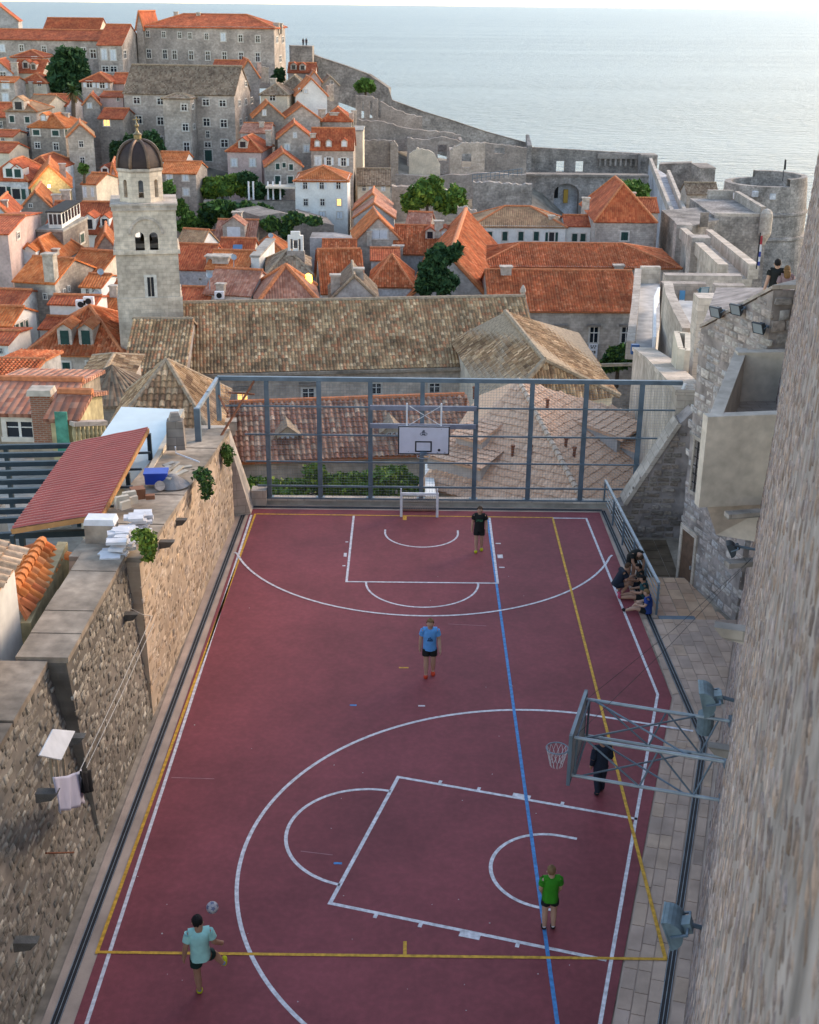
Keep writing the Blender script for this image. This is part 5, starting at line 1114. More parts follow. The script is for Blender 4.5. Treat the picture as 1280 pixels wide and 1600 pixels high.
house('dark house with red roof at the left edge behind the balcony house', -25, 181, 9, 240, 160, 'gx', 9, -4, 12, 'dstone', wins=[(2, 195, 4, 10, 'd')])
house('grey house with tan roof and a dormer balcony', 8, 172, 56, 232, 158, 'hip', 9, -3, 17, 'stone', 'tan', wins=[(19, 186, 7, 10, 'g'), (43, 187, 7, 9, 'g'), (24, 209, 5, 15, 'g'), (44, 206, 4, 13, 'd'), (33, 217, 3, 5, 'd')], dorm=[(30, 171, 2.0, 1.5, 'd')])
house('brownish stone house with orange hipped roof and green shutters', 46, 197, 101, 225, 177, 'hip', 9, -8, 17, 'dstone', 'orange', wins=[(57, 207, 10, 8, 'g'), (87, 208, 10, 8, 'g'), (59, 227, 7, 8, 'd'), (88, 229, 7, 10, 'd')], side=[(103, 207, 4, 10, 'g'), (109, 205, 3, 9, 'd')], dorm=[(69, 188, 1.1, .9, 's')], chim=[(103, 176, 1, .7, 2.5)])
house('pale stone gabled house with tan roof below the palm', 106, 212, 146, 215, 193, 'gy', 9, 14, 17, 'pstone', 'tan', wins=[(127, 225, 6, 9, 'd'), (129, 251, 6, 10, 'd')])
house('low stone house with red roof at the left edge by the grey house', -20, 212, 20, 224, 203, 'gx', 7, -3, 10, 'cream', wins=[(5, 220, 5, 8, 'd')])
house('cream shed with red roof low at the left edge', -25, 236, 14, 214, 222, 'gx', 7, -10, 9, 'cream')
house('red hipped house behind the lamp lit gable', 30, 264, 82, 206, 241, 'hip', 11, -5, 10, 'bluew')
house('blue white house with dark green shutters at the left edge', -22, 280, 43, 195, 247, 'hip', 11, -3, 13, 'bluew', wins=[(3, 300, 13, 17, 'go'), (26, 303, 12, 16, 'go'), (27, 340, 5, 8, 'd')], dorm=[(18, 276, 2.3, 1.4, 'g'), (29, 277, 1.6, 1.4, 'g')])
LG = house('house with a lamp glowing on its ochre gable', 48, 291, 110, 190, 258, 'gy', 12, 14, 12, 'ochre', 'orange', chim=[(97, 255, .9, .3, 2.5)])
house('cream house with orange lean roof right of the lamp lit gable', 128, 286, 150, 186, 270, 'gx', 8, -10, 12, 'cream', 'orange', wins=[(133, 300, 5, 16, 's'), (145, 300, 4, 14, 's')])
house('tiny orange roofed shed beside the bell tower dome', 150, 292, 166, 190, 286, 'gx', 5, -5, 8, 'white', 'orange', wins=[(155, 301, 5, 8, 'd')])
house('dark red dormer house left of the bell tower dome', 153, 272, 178, 200, 260, 'gx', 7, -5, 10, 'bluew', dorm=[(165, 272, 1.2, 1.0, 'd')])
house('lilac house with a red roof touching the bell tower', 170, 285, 186, 196, 255, 'gy', 8, 10, 12, 'pink')
house('grey gable with orange roof in front of the lamp lit house', 30, 327, 84, 174, 298, 'gy', 9, 10, 12, 'dstone', 'orange', wins=[(48, 321, 5, 5, 'd')], chim=[(88, 303, 1.1, .2, 2), (102, 296, 1.2, .3, 3)])
house('wide red roofed house left of the bell tower', 68, 362, 180, 166, 315, 'gx', 13, -2, 12, 'white', dorm=[(140, 357, 1.6, 1.4, 'd'), (165, 352, 1.2, 1.0, 'd')], chim=[(163, 352, .9, .1, 3)])
house('small white house with steep red roof at the left edge', -24, 338, 16, 160, 316, 'gy', 9, 8, 12, 'bluew', wins=[(2, 350, 4, 8, 'd')], chim=[(5, 312, 1, .3, 2)])
house('pink fronted house with cream side wall at the left', -34, 364, 12, 140, 336, 'gx', 15, 2, 14, 'pink', 'red', side=[(28, 368, 4, 9, 'd')])
GT = house('dark brick house with glazed rooftop room', 57, 362, 98, 152, 0, 'flat', 10, -3, 12, 'dstone', 'concrete', side=[(128, 372, 6, 14, 'g')])
b_ = MB(); p = at(76, 352, 153); q = lenfit(p, V3((1, 0, 0)), 97); b_.obox(p - UP * .4, (q, 0, 0), (0, 9, 0), (0, 0, 1.9)); rr_ = b_.build('rooftop_room', MT['white'], GT)
MB().obox(p + V3((-.2, -.2, 1.5)), (q + .5, 0, 0), (0, 9.4, 0), (0, 0, .15)).build('room_roof', MT['dark'], rr_)
for i in range(3): MB().obox(p + V3((.15 + i * q / 3.1, -.03, .1)), (q / 4.2, 0, 0), (0, .02, 0), (0, 0, 1.2)).build('glazing', MT['pane'], rr_)
for i in range(6): MB().obox(p + V3((q + .01, .4 + i * 1.45, .1)), (.02, 0, 0), (0, 1.0, 0), (0, 0, 1.2)).build('glazing', MT['pane'], rr_)
house('orange hipped house with white dormers left of the rooftop room', 24, 410, 80, 146, 366, 'hip', 10, -6, 11, 'white', 'orange', dorm=[(33, 407, 1.3, 1.4, 'd'), (47, 409, 1.7, 1.3, 's')], chim=[(84, 388, 1.0, .3, 2.5)])
house('white house with green shutters behind the orange roofs', 124, 401, 152, 149, 389, 'gx', 6, -3, 12, 'white', 'orange', wins=[(132, 407, 4, 10, 'g'), (142, 408, 4, 10, 'g')])
house('stone gable with orange roof left of the bell tower shaft', 150, 386, 181, 151, 364, 'gy', 8, 12, 12, 'dstone', 'orange')
house('long orange roof running down to the bell tower', 96, 430, 150, 142, 391, 'gx', 10, -16, 11, 'cream', 'orange')
house('bright orange roof beside the bell tower with satellite dishes', 158, 478, 192, 128, 438, 'gx', 9, -12, 12, 'white', 'orange', chim=[(178, 445, .8, .2, 2)])
house('white house with small orange roof and tall windows', 126, 446, 158, 136, 428, 'gx', 6, -8, 12, 'white', 'orange', wins=[(147, 432 + 22, 4, 9, 'd'), (137, 456, 4, 9, 'd')])
house('red dormer house at the left edge above the orange gable', -30, 428, 16, 142, 394, 'gx', 10, -4, 12, 'bluew', 'red', dorm=[(2, 420, 1.3, 1.1, 's'), (14, 417, 1.2, 1.2, 's')])
house('dark stone house with orange roof and a tall chimney', 22, 437, 85, 135, 402, 'gx', 9, -14, 13, 'dstone', 'orange', wins=[(71, 463, 5, 8, 'd')], side=[(92, 461, 3, 8, 'd'), (100, 456, 3, 8, 'd'), (107, 451, 3, 8, 'd')], chim=[(77, 395, 1.2, .05, 4.2)])
house('low red roof at the left edge under the dark stone house', -30, 482, 24, 129, 452, 'gx', 9, -6, 11, 'grey', 'red')
house('white parapet house with tile edged top and fans', 77, 473, 148, 124, 468, 'gx', 4, -4, 11, 'white', 'red')
house('white house with green shuttered side at the left edge', -34, 505, 18, 118, 478, 'gx', 6, -6, 14, 'white', 'orange', side=[(26, 513, 5, 14, 'g'), (33, 510, 5, 14, 'g'), (41, 507, 4, 13, 'g'), (28, 550, 6, 18, 'g')])
house('lower white annex with red roof at the left edge', -34, 535, 12, 112, 517, 'gx', 6, -3, 12, 'white', 'red', wins=[(2, 523 + 25, 5, 8, 'd')])
house('pale house with big red hipped roof and two green dormers', 40, 551, 192, 112, 478, 'pyr', 13, -1, 14, 'pstone', 'orange', wins=[(73, 572, 9, 10, 'g'), (104, 571, 12, 10, 'g'), (142, 570, 12, 10, 'g'), (180, 566, 11, 7, 'g')], dorm=[(103, 537, 1.3, 1.5, 'g'), (136, 537, 1.3, 1.5, 'g')], geo='red', capr=.2)
house('low red roof wing behind the two green dormers', 62, 512, 112, 121, 494, 'gx', 6, -2, 10, 'white', 'red')
house('small orange roof on the left edge above the old house', -26, 590, 42, 92, 561, 'gx', 8, -3, 10, 'grey', 'orange', geo='red')
# right of the tower, behind the nave
house('white gabled chapel with orange roof right of the dome', 247, 250, 289, 222, 237, 'gx', 6, -3, 9, 'white', 'orange')
house('stone house with pale shutters and orange roof right of the dome', 250, 269, 306, 207, 252, 'gx', 8, -4, 16, 'stone', 'orange', wins=[(265, 277, 8, 10, 's'), (290, 277, 8, 10, 's'), (291, 300, 8, 10, 's')])
house('pale tan roofed shed right of the bell tower shaft', 272, 389, 310, 176, 358, 'gx', 7, -16, 9, 'white', 'tan')
house('salmon roofed house with white gable dormer below the garden', 335, 376, 397, 185, 343, 'gx', 9, -2, 11, 'pstone', 'salmon', dorm=[(366, 370, 3.2, 1.7, 's')], chim=[(371, 330, 1.3, .5, 2.5)])
house('low salmon lean roof left of the white gable dormer', 316, 379, 338, 187, 360, 'gx', 6, -6, 9, 'grey', 'salmon')
house('orange hipped house beside the rocky retaining wall', 398, 398, 447, 175, 369, 'hip', 8, 4, 12, 'grey', 'orange', wins=[(417, 400, 5, 7, 'd')])
house('red roof with a blue skylight in the alley row', 338, 412, 391, 165, 372, 'gx', 9, -3, 14, 'cream', 'red')
sk_ = thing('skylight', 'small blue skylight on the red alley roof', 'skylight', at(371, 390, 166)); p = at(371, 390, 166.6); MB().slab([p + V3((-.6, -.6, -.25)), p + V3((.6, -.6, -.25)), p + V3((.6, .6, .55)), p + V3((-.6, .6, .55))], .3).build('pane', plain('blue_glass', (.10, .2, .32), .15, var=0), sk_)
house('weathered white walled house with red roof right of the tower', 262, 418, 324, 158, 381, 'gx', 10, -8, 14, 'bluew', 'red', wins=[(313, 396 + 40, 3, 3, 'd')])
house('orange roofed house with lilac white wall band', 322, 418, 386, 154, 391, 'gx', 9, -6, 14, 'bluew', 'orange', chim=[(346, 398, 2.0, .2, 1.6), (334, 398, 1.6, .3, 1.8)])
house('low house with salmon pink roof just behind the nave', 320, 456, 391, 138, 420, 'gx', 8, -12, 13, 'white', 'salmon', chim=[(345, 442, .9, .0, 2.4)])
house('red brown roof corner left behind the nave', 274, 476, 322, 136, 448, 'gx', 8, -4, 12, 'bluew', 'red')
house('narrow white house edging the alley', 392, 402, 405, 155, 0, 'flat', 12, -3, 22, 'white', 'concrete', side=[(407, 430, 2, 10, 'd')])
house('brown roofed old chapel below the bellcote', 418, 428, 486, 150, 389, 'pyr', 10, 6, 13, 'stone', 'brown')
house('salmon pink hipped roof just behind the nave ridge', 402, 476, 500, 132, 414, 'pyr', 10, 8, 13, 'grey', 'salmon', capr=.25)
bc_ = thing('bellcote', 'small white stone bellcote with round arch openings', 'bellcote', at(462, 392, 154)); p = at(450, 392, 154); w_ = at(474, 392, 154).x - p.x; zt4 = at(462, 362, 154).z
m = MB()
for (a, b2, c0, c1) in ((0, .16, 0, .62), (.32, .36, 0, .62), (.36, .64, 0, .1), (.64, .68, 0, .62), (.84, 1, 0, .62), (0, 1, .62, .8), (.2, .8, .8, 1.0), (.36, .64, .56, .62)): m.obox(p + V3((a * w_, 0, c0 * (zt4 - p.z))), ((b2 - a) * w_, 0, 0), (0, .5, 0), (0, 0, (c1 - c0) * (zt4 - p.z)))
m.build('arch_wall', MT['white'], bc_); MB().obox(p + V3((-.15, -.1, -2)), (w_ + .3, 0, 0), (0, .8, 0), (0, 0, 1.98)).build('base', MT['stone'], bc_)
# hill cluster in the upper centre
house('small red roof over the barracks foot', 332, 105, 372, 286, 94, 'gx', 7, -3, 8, 'stone')
house('gabled house with white right side below the barracks', 372, 119, 405, 274, 93, 'gy', 11, 12, 11, 'stone', chim=[(405, 97, .8, .5, 2), (416, 105, .9, .7, 3), (411, 104, .9, .6, 3)])
house('red terrace roof with round dormers under the sea wall', 450, 112, 492, 288, 98, 'gx', 7, 0, 8, 'stone', dorm=[(459, 108, 1.3, 1.0, 'd'), (473, 109, 1.3, 1.0, 'd')])
house('little rose gabled house under the sea wall', 480, 126, 502, 282, 111, 'gy', 8, 8, 8, 'pink', 'salmon')
house('little brown gabled house under the sea wall', 503, 132, 529, 284, 119, 'gy', 8, 8, 8, 'stone', 'brown', wins=[(519, 129, 3, 5, 'd')])
house('low brown hipped roof above the cream house', 436, 138, 480, 272, 117, 'hip', 9, 0, 9, 'dstone', 'brown')
house('cream house with brown hipped roof in the hill cluster', 407, 147, 449, 256, 130, 'hip', 8, -4, 12, 'cream', 'brown', wins=[(426, 153, 8, 8, 'd')], chim=[(427, 122, 1.1, .5, 2)])
house('white gabled house with bright orange roof in the hill cluster', 462, 148, 511, 258, 122, 'gy', 9, 10, 14, 'white', 'orange', wins=[(470, 141, 5, 5, 'd'), (478, 143, 5, 5, 's')], chim=[(514, 133, .8, .3, 2.5), (518, 131, .8, .6, 3)])
house('dark stone gable with orange roof left in the hill cluster', 396, 182, 444, 241, 160, 'gy', 8, 10, 12, 'dstone', 'orange', wins=[(413, 176, 5, 8, 's')])
house('broad stone gable with orange roof in the hill cluster', 444, 185, 500, 243, 164, 'gy', 9, 10, 12, 'stone', 'orange', wins=[(459, 187, 3, 4, 'd')], chim=[(503, 170, 1.2, .3, 3)])
house('red hipped house with cream right side by the ruins', 503, 188, 549, 246, 167, 'hip', 8, 0, 14, 'stone', 'red', chim=[(522, 175, 1.6, .2, 1.5), (553, 172, .9, .6, 3), (549, 176, .8, .3, 2)])
house('blank cream tower house at the edge of the ruins', 552, 205, 567, 233, 0, 'flat', 8, 0, 16, 'cream', 'concrete')
house('low salmon roofs between the pink house and stone gables', 376, 206, 420, 236, 192, 'gx', 8, -4, 11, 'grey', 'salmon', chim=[(409, 190, .8, .3, 2)])
house('tall stone gable with pale shutters and dark red roof', 434, 215, 488, 229, 193, 'gy', 10, 6, 14, 'stone', 'red', wins=[(449, 230, 7, 9, 's'), (479, 232, 8, 10, 's'), (461, 211, 5, 8, 's')])
house('stone house with steep red roof and three round dormers', 486, 232, 552, 222, 200, 'gx', 8, 0, 15, 'stone', 'red', wins=[(497, 251, 9, 13, 's'), (514, 252, 6, 12, 'open'), (537, 253, 7, 12, 'open')], dorm=[(496, 228, 1.0, .9, 's'), (514, 228, 1.0, .9, 's'), (538, 228, 1.0, .9, 's')], chim=[(489, 208, .9, .3, 2)])
house('pink house with red hipped roof above the garden', 355, 235, 408, 226, 211, 'hip', 10, -5, 14, 'pink', 'red', wins=[(366, 254, 8, 11, 's'), (395, 254, 8, 11, 's'), (395, 279, 8, 9, 's')], dorm=[(380, 230, 1.6, 1.1, 'd')], chim=[(420, 203, 1.0, .6, 2.5)])
house('stone gable with dark green shutters above the garden', 415, 259, 472, 215, 238, 'gy', 9, 8, 13, 'stone', 'red', wins=[(434, 260, 6, 9, 'g'), (444, 258, 5, 7, 'g'), (455, 261, 6, 9, 'g'), (434, 281, 8, 12, 'g'), (454, 281, 8, 11, 'g')])
house('tall white house with orange hipped roof in the centre', 461, 281, 543, 205, 259, 'hip', 9, 0, 13, 'white', 'orange', wins=row('open', 290, (477, 503, 529), 6, 10) + [(478, 316, 6, 10, 'd'), (504, 316, 6, 10, 'd'), (530, 316, 6, 10, 'lit')] + row('s', 336, (479, 504, 531), 8, 10))
house('cream house with brown stepped roof below the ruins', 559, 288, 610, 222, 263, 'gx', 9, 2, 12, 'cream', 'brown', wins=[(569, 294, 5, 8, 'd'), (580, 295, 6, 9, 's'), (599, 294, 6, 8, 's')])
house('upper salmon double gable behind the grey gable', 553, 326, 611, 206, 302, 'gy', 8, 0, 12, 'cream', 'salmon')
house('grey rendered gable with salmon roof edges', 553, 339, 616, 196, 317, 'gy', 8, 0, 14, 'grey', 'salmon')
house('orange hipped house with a wide white dormer window', 556, 374, 626, 180, 338, 'gy', 9, 6, 12, 'pstone', 'orange', wins=[(593, 366, 24, 13, 's')], chim=[(577, 360, .7, -.02, 2)])
house('red roof left of the white verge line', 504, 407, 556, 172, 374, 'gx', 9, 2, 12, 'grey', 'red', geo='red')
house('small red roof between the orange house and the hipped roof', 580, 405, 624, 170, 387, 'gx', 7, 2, 12, 'grey', 'red')
house('steep red slope with white verge behind the nave', 503, 456, 568, 148, 389, 'gx', 10, 8, 12, 'white', 'red', geo='red')
house('red hipped roof with pale wall behind the nave ridge', 580, 446, 643, 150, 397, 'pyr', 9, 0, 12, 'bluew', 'red', geo='red')
house('old brown gable with broken chimneys behind the nave ridge', 517, 466, 590, 137, 430, 'gy', 8, 4, 12, 'grey', 'brown', chim=[(524, 428, 1.0, .2, 2), (561, 418, 1.0, .3, 2.5)])
# right centre
house('white house with brown tiled hipped roof and green shutters', 739, 352, 884, 192, 322, 'hip', 10, 0, 12, 'white', 'tan', wins=row('g', 369, (765, 789, 814, 838), 8, 14) + [(862, 370, 8, 14, 'go')], chim=[(862, 336, .9, .2, 1.6)])
house('low white annex with red roof and green shutters', 884, 352, 929, 193, 336, 'gx', 7, 0, 12, 'white', 'red', wins=[(898, 371, 8, 12, 'g'), (911, 371, 8, 12, 'g')])
house('stone house with big red hipped roof right of the white house', 931, 345, 1024, 188, 281, 'hip', 17, 0, 13, 'stone', 'red', wins=[(976, 369, 11, 13, 'g')], chim=[(916, 308, 1.0, .2, 1.6), (988, 300, 1.0, .7, 1.5)])
house('small dark red roof by the city wall', 997, 330, 1029, 216, 309, 'gx', 7, 0, 10, 'stone', 'red')
house('large red diagonal roof with two small dormers', 640, 462, 765, 150, 398, 'gy', 36, -5, 12, 'grey', 'red', geo='red', capr=.3)
house('red roof with two arched dormers behind the dark evergreen', 615, 395, 716, 178, 352, 'gx', 12, -2, 12, 'grey', 'red', dorm=[(672, 372, 1.3, 1.1, 'd'), (695, 372, 1.3, 1.1, 's')], chim=[(686, 344, 1.2, .3, 2.5), (622, 383, 1.4, .0, 4)], geo='red')
house('small salmon roofs below the garden trees', 632, 362, 668, 190, 331, 'gx', 8, -10, 10, 'stone', 'salmon')
house('long red tiled back roof with hipped right end', 742, 415, 1062, 165, 380, 'hip', 13, 1, 12, 'pstone', 'red', geo='red', chim=[(967, 413, 1.2, .0, 1.4)])
RB2 = house('long red tiled front roof over the pale monastery wall', 766, 484, 1002, 139, 422, 'gx', 16, 1, 22, 'pstone', 'red', geo='red', wins=[(876, 526, 13, 22, 'd'), (928, 523, 12, 24, 'd'), (978, 523, 13, 24, 'd')], chim=[(791, 415, 1.2, .45, 1.4)])
for px in (876, 928, 978):
    c = at(px, 508, 138.8); MB().obox(c + V3((-.75, -.3, -.12)), (1.5, 0, 0), (0, .5, 0), (0, 0, .2)).build('window_hood', MT['dstone'], RB2)
bn = thing('banner', 'white vertical banner with dark lettering on the monastery wall', 'banner', at(926, 572, 138.7)); p0_, p1_ = at(920, 537, 138.7), at(932, 573, 138.7)
MB().obox((p0_.x, 138.68, p1_.z), (p1_.x - p0_.x, 0, 0), (0, .04, 0), (0, 0, p0_.z - p1_.z)).build('cloth', MT['whitep'], bn)
bw_ = p1_.x - p0_.x; lm = MB()
for (z_, pat) in ((.88, ((.2, .35), (.45, .6), (.68, .85))), (.80, ((.25, .5), (.6, .75))), (.64, ((.15, .3), (.4, .5), (.55, .8))), (.58, ((.3, .45), (.6, .8))), (.44, ((.2, .45), (.55, .75))), (.30, ((.3, .7),)), (.22, ((.3, .38), (.62, .7)))):
    for a, b2 in pat: lm.obox((p0_.x + a * bw_, 138.66, p1_.z + z_ * (p0_.z - p1_.z)), ((b2 - a) * bw_, 0, 0), (0, .012, 0), (0, 0, .13))
lm.build('lettering', MT['dark'], bn)
# ================================================================ church nave, bell tower, cloister, tan roof
NV = house('long church nave with weathered brown barrel tile roof', 285, 578, 842, 108, 468, 'gx', 15.5, 8, 20, 'pstone', 'brown', geo='old', capr=.22, name='church', cat='church', oh=.5, wins=[(379, 620, 15, 14, 'lit'), (482, 615, 17, 16, 'd'), (588, 607, 14, 15, 'd'), (679, 606, 15, 14, 'd')])
r8 = R(8); NU, NVv = V3((math.cos(r8), math.sin(r8), 0)), V3((-math.sin(r8), math.cos(r8), 0)); NP = at(285, 578, 108)
for px, py in ((379, 607), (482, 601), (588, 594)):
    c = hit(px, py, NP, NVv); MB().obox(c - NU * .85 - NVv * .35, NU * 1.7, NVv * .34, UP * .22).build('window_hood', MT['dstone'], NV)
g_ = MB(); g_.obox(NP - NVv * .75 - NU * .3 - UP * .55, NU * 41, NVv * .3, UP * .25); g_.build('gutter', MT['dconcrete'], NV)
fin = thing('finial', 'small stone finial on the right end of the nave ridge', 'finial', at(817, 461, 121)); MB().lathe(at(817, 463, 121) - UP * .4, [(.35, 0), (.3, .5), (.18, .6), (.3, .9), (.22, 1.2), (.05, 1.5)], 8).build('stone', MT['pstone'], fin)
house('brown tiled side roof at the foot of the bell tower', 192, 587, 284, 103, 498, 'gx', 15, 2, 14, 'stone', 'brown', geo='old')
# bell tower
TY = 113.5; tl, tr = at(176, 330, TY).x, at(273, 330, TY).x; TW = tr - tl; tcx = (tl + tr) / 2; tcy = TY + TW / 2
z_a, z_b, z_c = at(232, 465 + 32, TY).z - 4, at(225, 397, TY).z, at(225, 322, TY).z
BT = thing('bell_tower', 'pale stone bell tower with dark ribbed dome', 'tower', (tcx, tcy, z_a))
def tbox(z0, z1, w, nm, mat=MT['tower']): return MB().box((tcx, tcy, z0), w, w, z1 - z0).build(nm, mat, BT)
tbox(z_a - 8, at(225, 465, TY).z, TW * 1.06, 'base_stage')
tbox(at(225, 465, TY).z, z_b, TW * 1.0, 'lower_stage'); tbox(z_b, z_b + .35, TW * 1.07, 'string_course')
# belfry stage with a real double opening
f0 = tcy - TW / 2; zz0, zz1 = z_b + .35, z_c - .4; ow0, ow1, ow2, ow3 = (at(x, 380, TY).x for x in (211, 225, 233, 246)); oz0, oz1 = at(225, 392, TY).z, at(225, 370, TY).z
bs = MB(); th = 1.0
for sy in (f0, tcy + TW / 2 - th):
    for (a, b2) in ((tl, ow0), (ow1, ow2), (ow3, tr)): bs.obox((a, sy, zz0), (b2 - a, 0, 0), (0, th, 0), (0, 0, zz1 - zz0))
    for (a, b2) in ((ow0, ow1), (ow2, ow3)):
        bs.obox((a, sy, zz0), (b2 - a, 0, 0), (0, th, 0), (0, 0, oz0 - zz0)); rad = (b2 - a) / 2; cx = (a + b2) / 2
        pts = [(cx + rad * math.cos(math.pi * i / 10), oz1 + rad * math.sin(math.pi * i / 10)) for i in range(11)]
        for (x0_, za2), (x1_, zb4) in zip(pts, pts[1:]): bs.box8([V3((x1_, sy, zb4)), V3((x0_, sy, za2)), V3((x0_, sy + th, za2)), V3((x1_, sy + th, zb4))], [V3((x1_, sy, zz1)), V3((x0_, sy, zz1)), V3((x0_, sy + th, zz1)), V3((x1_, sy + th, zz1))])
for sx_ in (tl, tr - th): bs.obox((sx_, f0 + th, zz0), (th, 0, 0), (0, TW - 2 * th, 0), (0, 0, zz1 - zz0))
bs.build('belfry_stage', MT['tower'], BT)
ar = MB(); cx = (ow0 + ow3) / 2; rad = (ow3 - ow0) / 2 + .55
for i in range(14):
    a, b2 = math.pi * i / 14, math.pi * (i + 1) / 14; zc_ = oz1 + .2
    P_ = [V3((cx + q * math.cos(t_), f0 - .12, zc_ + q * math.sin(t_))) for q, t_ in ((rad - .22, a), (rad, a), (rad, b2), (rad - .22, b2))]; ar.box8(P_, [p + V3((0, .14, 0)) for p in P_])
ar.build('arch_moulding', MT['pstone'], BT)
fl = tbox(zz0 - .0 + .002, zz0 + .4, TW - 2 * th - .02, 'belfry_floor', MT['dstone'])
bl_ = MB(); bl_.lathe((tcx, tcy, oz0 + .5), [(.55, 0), (.45, .3), (.32, .8), (.12, 1.0), (.001, 1.05)], 14); bl_.build('bell', plain('bronze', (.10, .075, .04), .5, .7, var=.2), BT); MB().obox((tl + th, tcy - .1, oz0 + 1.55), (TW - 2 * th, 0, 0), (0, .2, 0), (0, 0, .2)).build('bell_beam', MT['bark'], BT)
tbox(z_c - .4, z_c, TW * 1.04, 'cornice', MT['pstone']); tbox(z_c + .002, z_c + .2, TW * 1.07, 'parapet_slab', MT['pstone'])
lw = MB(); lz0, lz1 = at(235, 447 + 18, TY).z, at(235, 435, TY).z; lx = at(235, 450, TY).x; lw.obox((lx - .55, f0 - .05, lz0), (1.1, 0, 0), (0, .06, 0), (0, 0, lz1 - lz0 + .3)); wl = lw.build('lancet_window', MT['sill'], BT); MB().obox((lx - .28, f0 - .06, lz0 + .1), (.56, 0, 0), (0, .02, 0), (0, 0, lz1 - lz0)).build('pane', MT['dark'], wl); MB().obox((lx - .04, f0 - .075, lz0 + .1), (.08, 0, 0), (0, .02, 0), (0, 0, lz1 - lz0)).build('mullion', MT['pstone'], wl)
# octagonal drum with openings
dR = (at(257, 290, TY).x - at(182, 290, TY).x) / 2 * .98; dx = at(219, 290, TY).x; dz0, dz1 = z_c + .2, at(219, 271, TY + .4).z; dc = V3((dx, tcy - .3, 0)); dr_ = MB(); dk = MB(); A8 = [R(22.5 + 45 * i) for i in range(8)]
for i in range(8):
    p, q = dc + V3((math.cos(A8[i]), math.sin(A8[i]), 0)) * dR, dc + V3((math.cos(A8[(i + 1) % 8]), math.sin(A8[(i + 1) % 8]), 0)) * dR; e_ = q - p; inn = (dc - (p + q) / 2).normalized() * .5
    for (a, b2, z0, z1) in ((0, .36, dz0, dz1), (.64, 1, dz0, dz1), (.36, .64, dz0, dz0 + .4), (.36, .64, dz1 - .6, dz1)): dr_.obox(p + e_ * a + UP * z0, e_ * (b2 - a), inn, UP * (z1 - z0))
    cc = p + e_ * .5; w2 = e_.length * .14
    for k in range(6):
        a, b2 = math.pi * k / 6, math.pi * (k + 1) / 6; ed_ = e_.normalized()
        P_ = [cc + ed_ * (w2 * math.cos(b2)) + UP * (dz1 - .6 - w2 + w2 * math.sin(b2)), cc + ed_ * (w2 * math.cos(a)) + UP * (dz1 - .6 - w2 + w2 * math.sin(a)), cc + ed_ * (w2 * math.cos(a)) + UP * (dz1 - .6), cc + ed_ * (w2 * math.cos(b2)) + UP * (dz1 - .6)]
        dr_.box8(P_, [x + inn for x in P_])
dr_.build('drum', MT['tower'], BT)
MB().lathe(dc + UP * dz1, [(.01, .0), (dR * 1.0, .0), (dR * 1.06, .15), (dR * 1.06, .35), (.01, .36)], 8, a0=R(22.5), a1=R(382.5)).build('drum_cornice', MT['pstone'], BT)
dzt = at(216, 218, TY + 3).z; Hd = dzt - dz1 - .35; prof = [(dR * 1.0 * math.cos(a) ** .8 if a < 1.5 else .05, Hd * math.sin(a)) for a in [R(4 + 82 * i / 14) for i in range(15)]]
prof = [(dR * .99, 0)] + prof
DM = MB().lathe(dc + UP * (dz1 + .35), prof, 8, a0=R(22.5), a1=R(382.5)).build('dome', plain('dark_lead_sheet', (.045, .028, .025), .6, .2, var=.3, vscale=1.5), BT)
for i in range(8): MB().tube([dc + UP * (dz1 + .35 + z) + V3((math.cos(A8[i]), math.sin(A8[i]), 0)) * (r_ + .02) for r_, z in prof], .16, 6).build('dome_rib', plain('brown_copper', (.13, .08, .055), .45, .5, var=.3), DM) if i == 0 else MB().tube([dc + UP * (dz1 + .35 + z) + V3((math.cos(A8[i]), math.sin(A8[i]), 0)) * (r_ + .02) for r_, z in prof], .16, 6).build('dome_rib', bpy.data.materials['brown_copper'], DM)
GD = plain('dull_gilt', (.30, .22, .12), .4, .6, var=.2)
MB().lathe(dc + UP * (dzt - .1), [(.6, 0), (.55, .1), (.32, .2), (.34, .55), (.38, .62), (.2, .75), (.1, .9), (.08, 1.15), (.18, 1.3), (.18, 1.4), (.06, 1.55), (.04, 1.7), (.04, 2.1), (.001, 2.12)], 12).build('lantern_finial', GD, BT); MB().obox(dc + V3((-.3, -.04, dzt + 1.7)), (.6, 0, 0), (0, .08, 0), (0, 0, .1)).build('cross_arm', GD, BT)
BT.rotation_euler.z = R(11.5); BT.location.x -= .5
# side building with hipped brown roof in front of the nave
SB = thing('side_chapel', 'chapel with mottled brown hipped roof in front of the nave', 'building', at(790, 600, 102) - UP * 8)
Rf, Rn = at(790, 487, 110.5), at(851, 562, 95.5); ez = -11.6
def gz_(px, py): return gp(px, py, ez)
EfL, EnL, EnR, EfR = gz_(703, 532), gz_(772, 652), gz_(968, 618), gz_(905, 520)
sl = [[EfL, EnL, Rn, Rf], [EnL, EnR, Rn], [EnR, EfR, Rf, Rn]]
m = MB(); m.box8([p - UP * 9 for p in (EfL + V3((.4, 0, 0)), EnL + V3((.35, .4, 0)), EnR + V3((-.5, .3, 0)), EfR)], [p - UP * .02 for p in (EfL + V3((.4, 0, 0)), EnL + V3((.35, .4, 0)), EnR + V3((-.5, .3, 0)), EfR)]); m.build('wall', MT['cream'], SB)
roof_parts(SB, sl, [(EnL, Rn), (EnR, Rn), (Rn, Rf)], 'brown', 'brn', capr=.24)
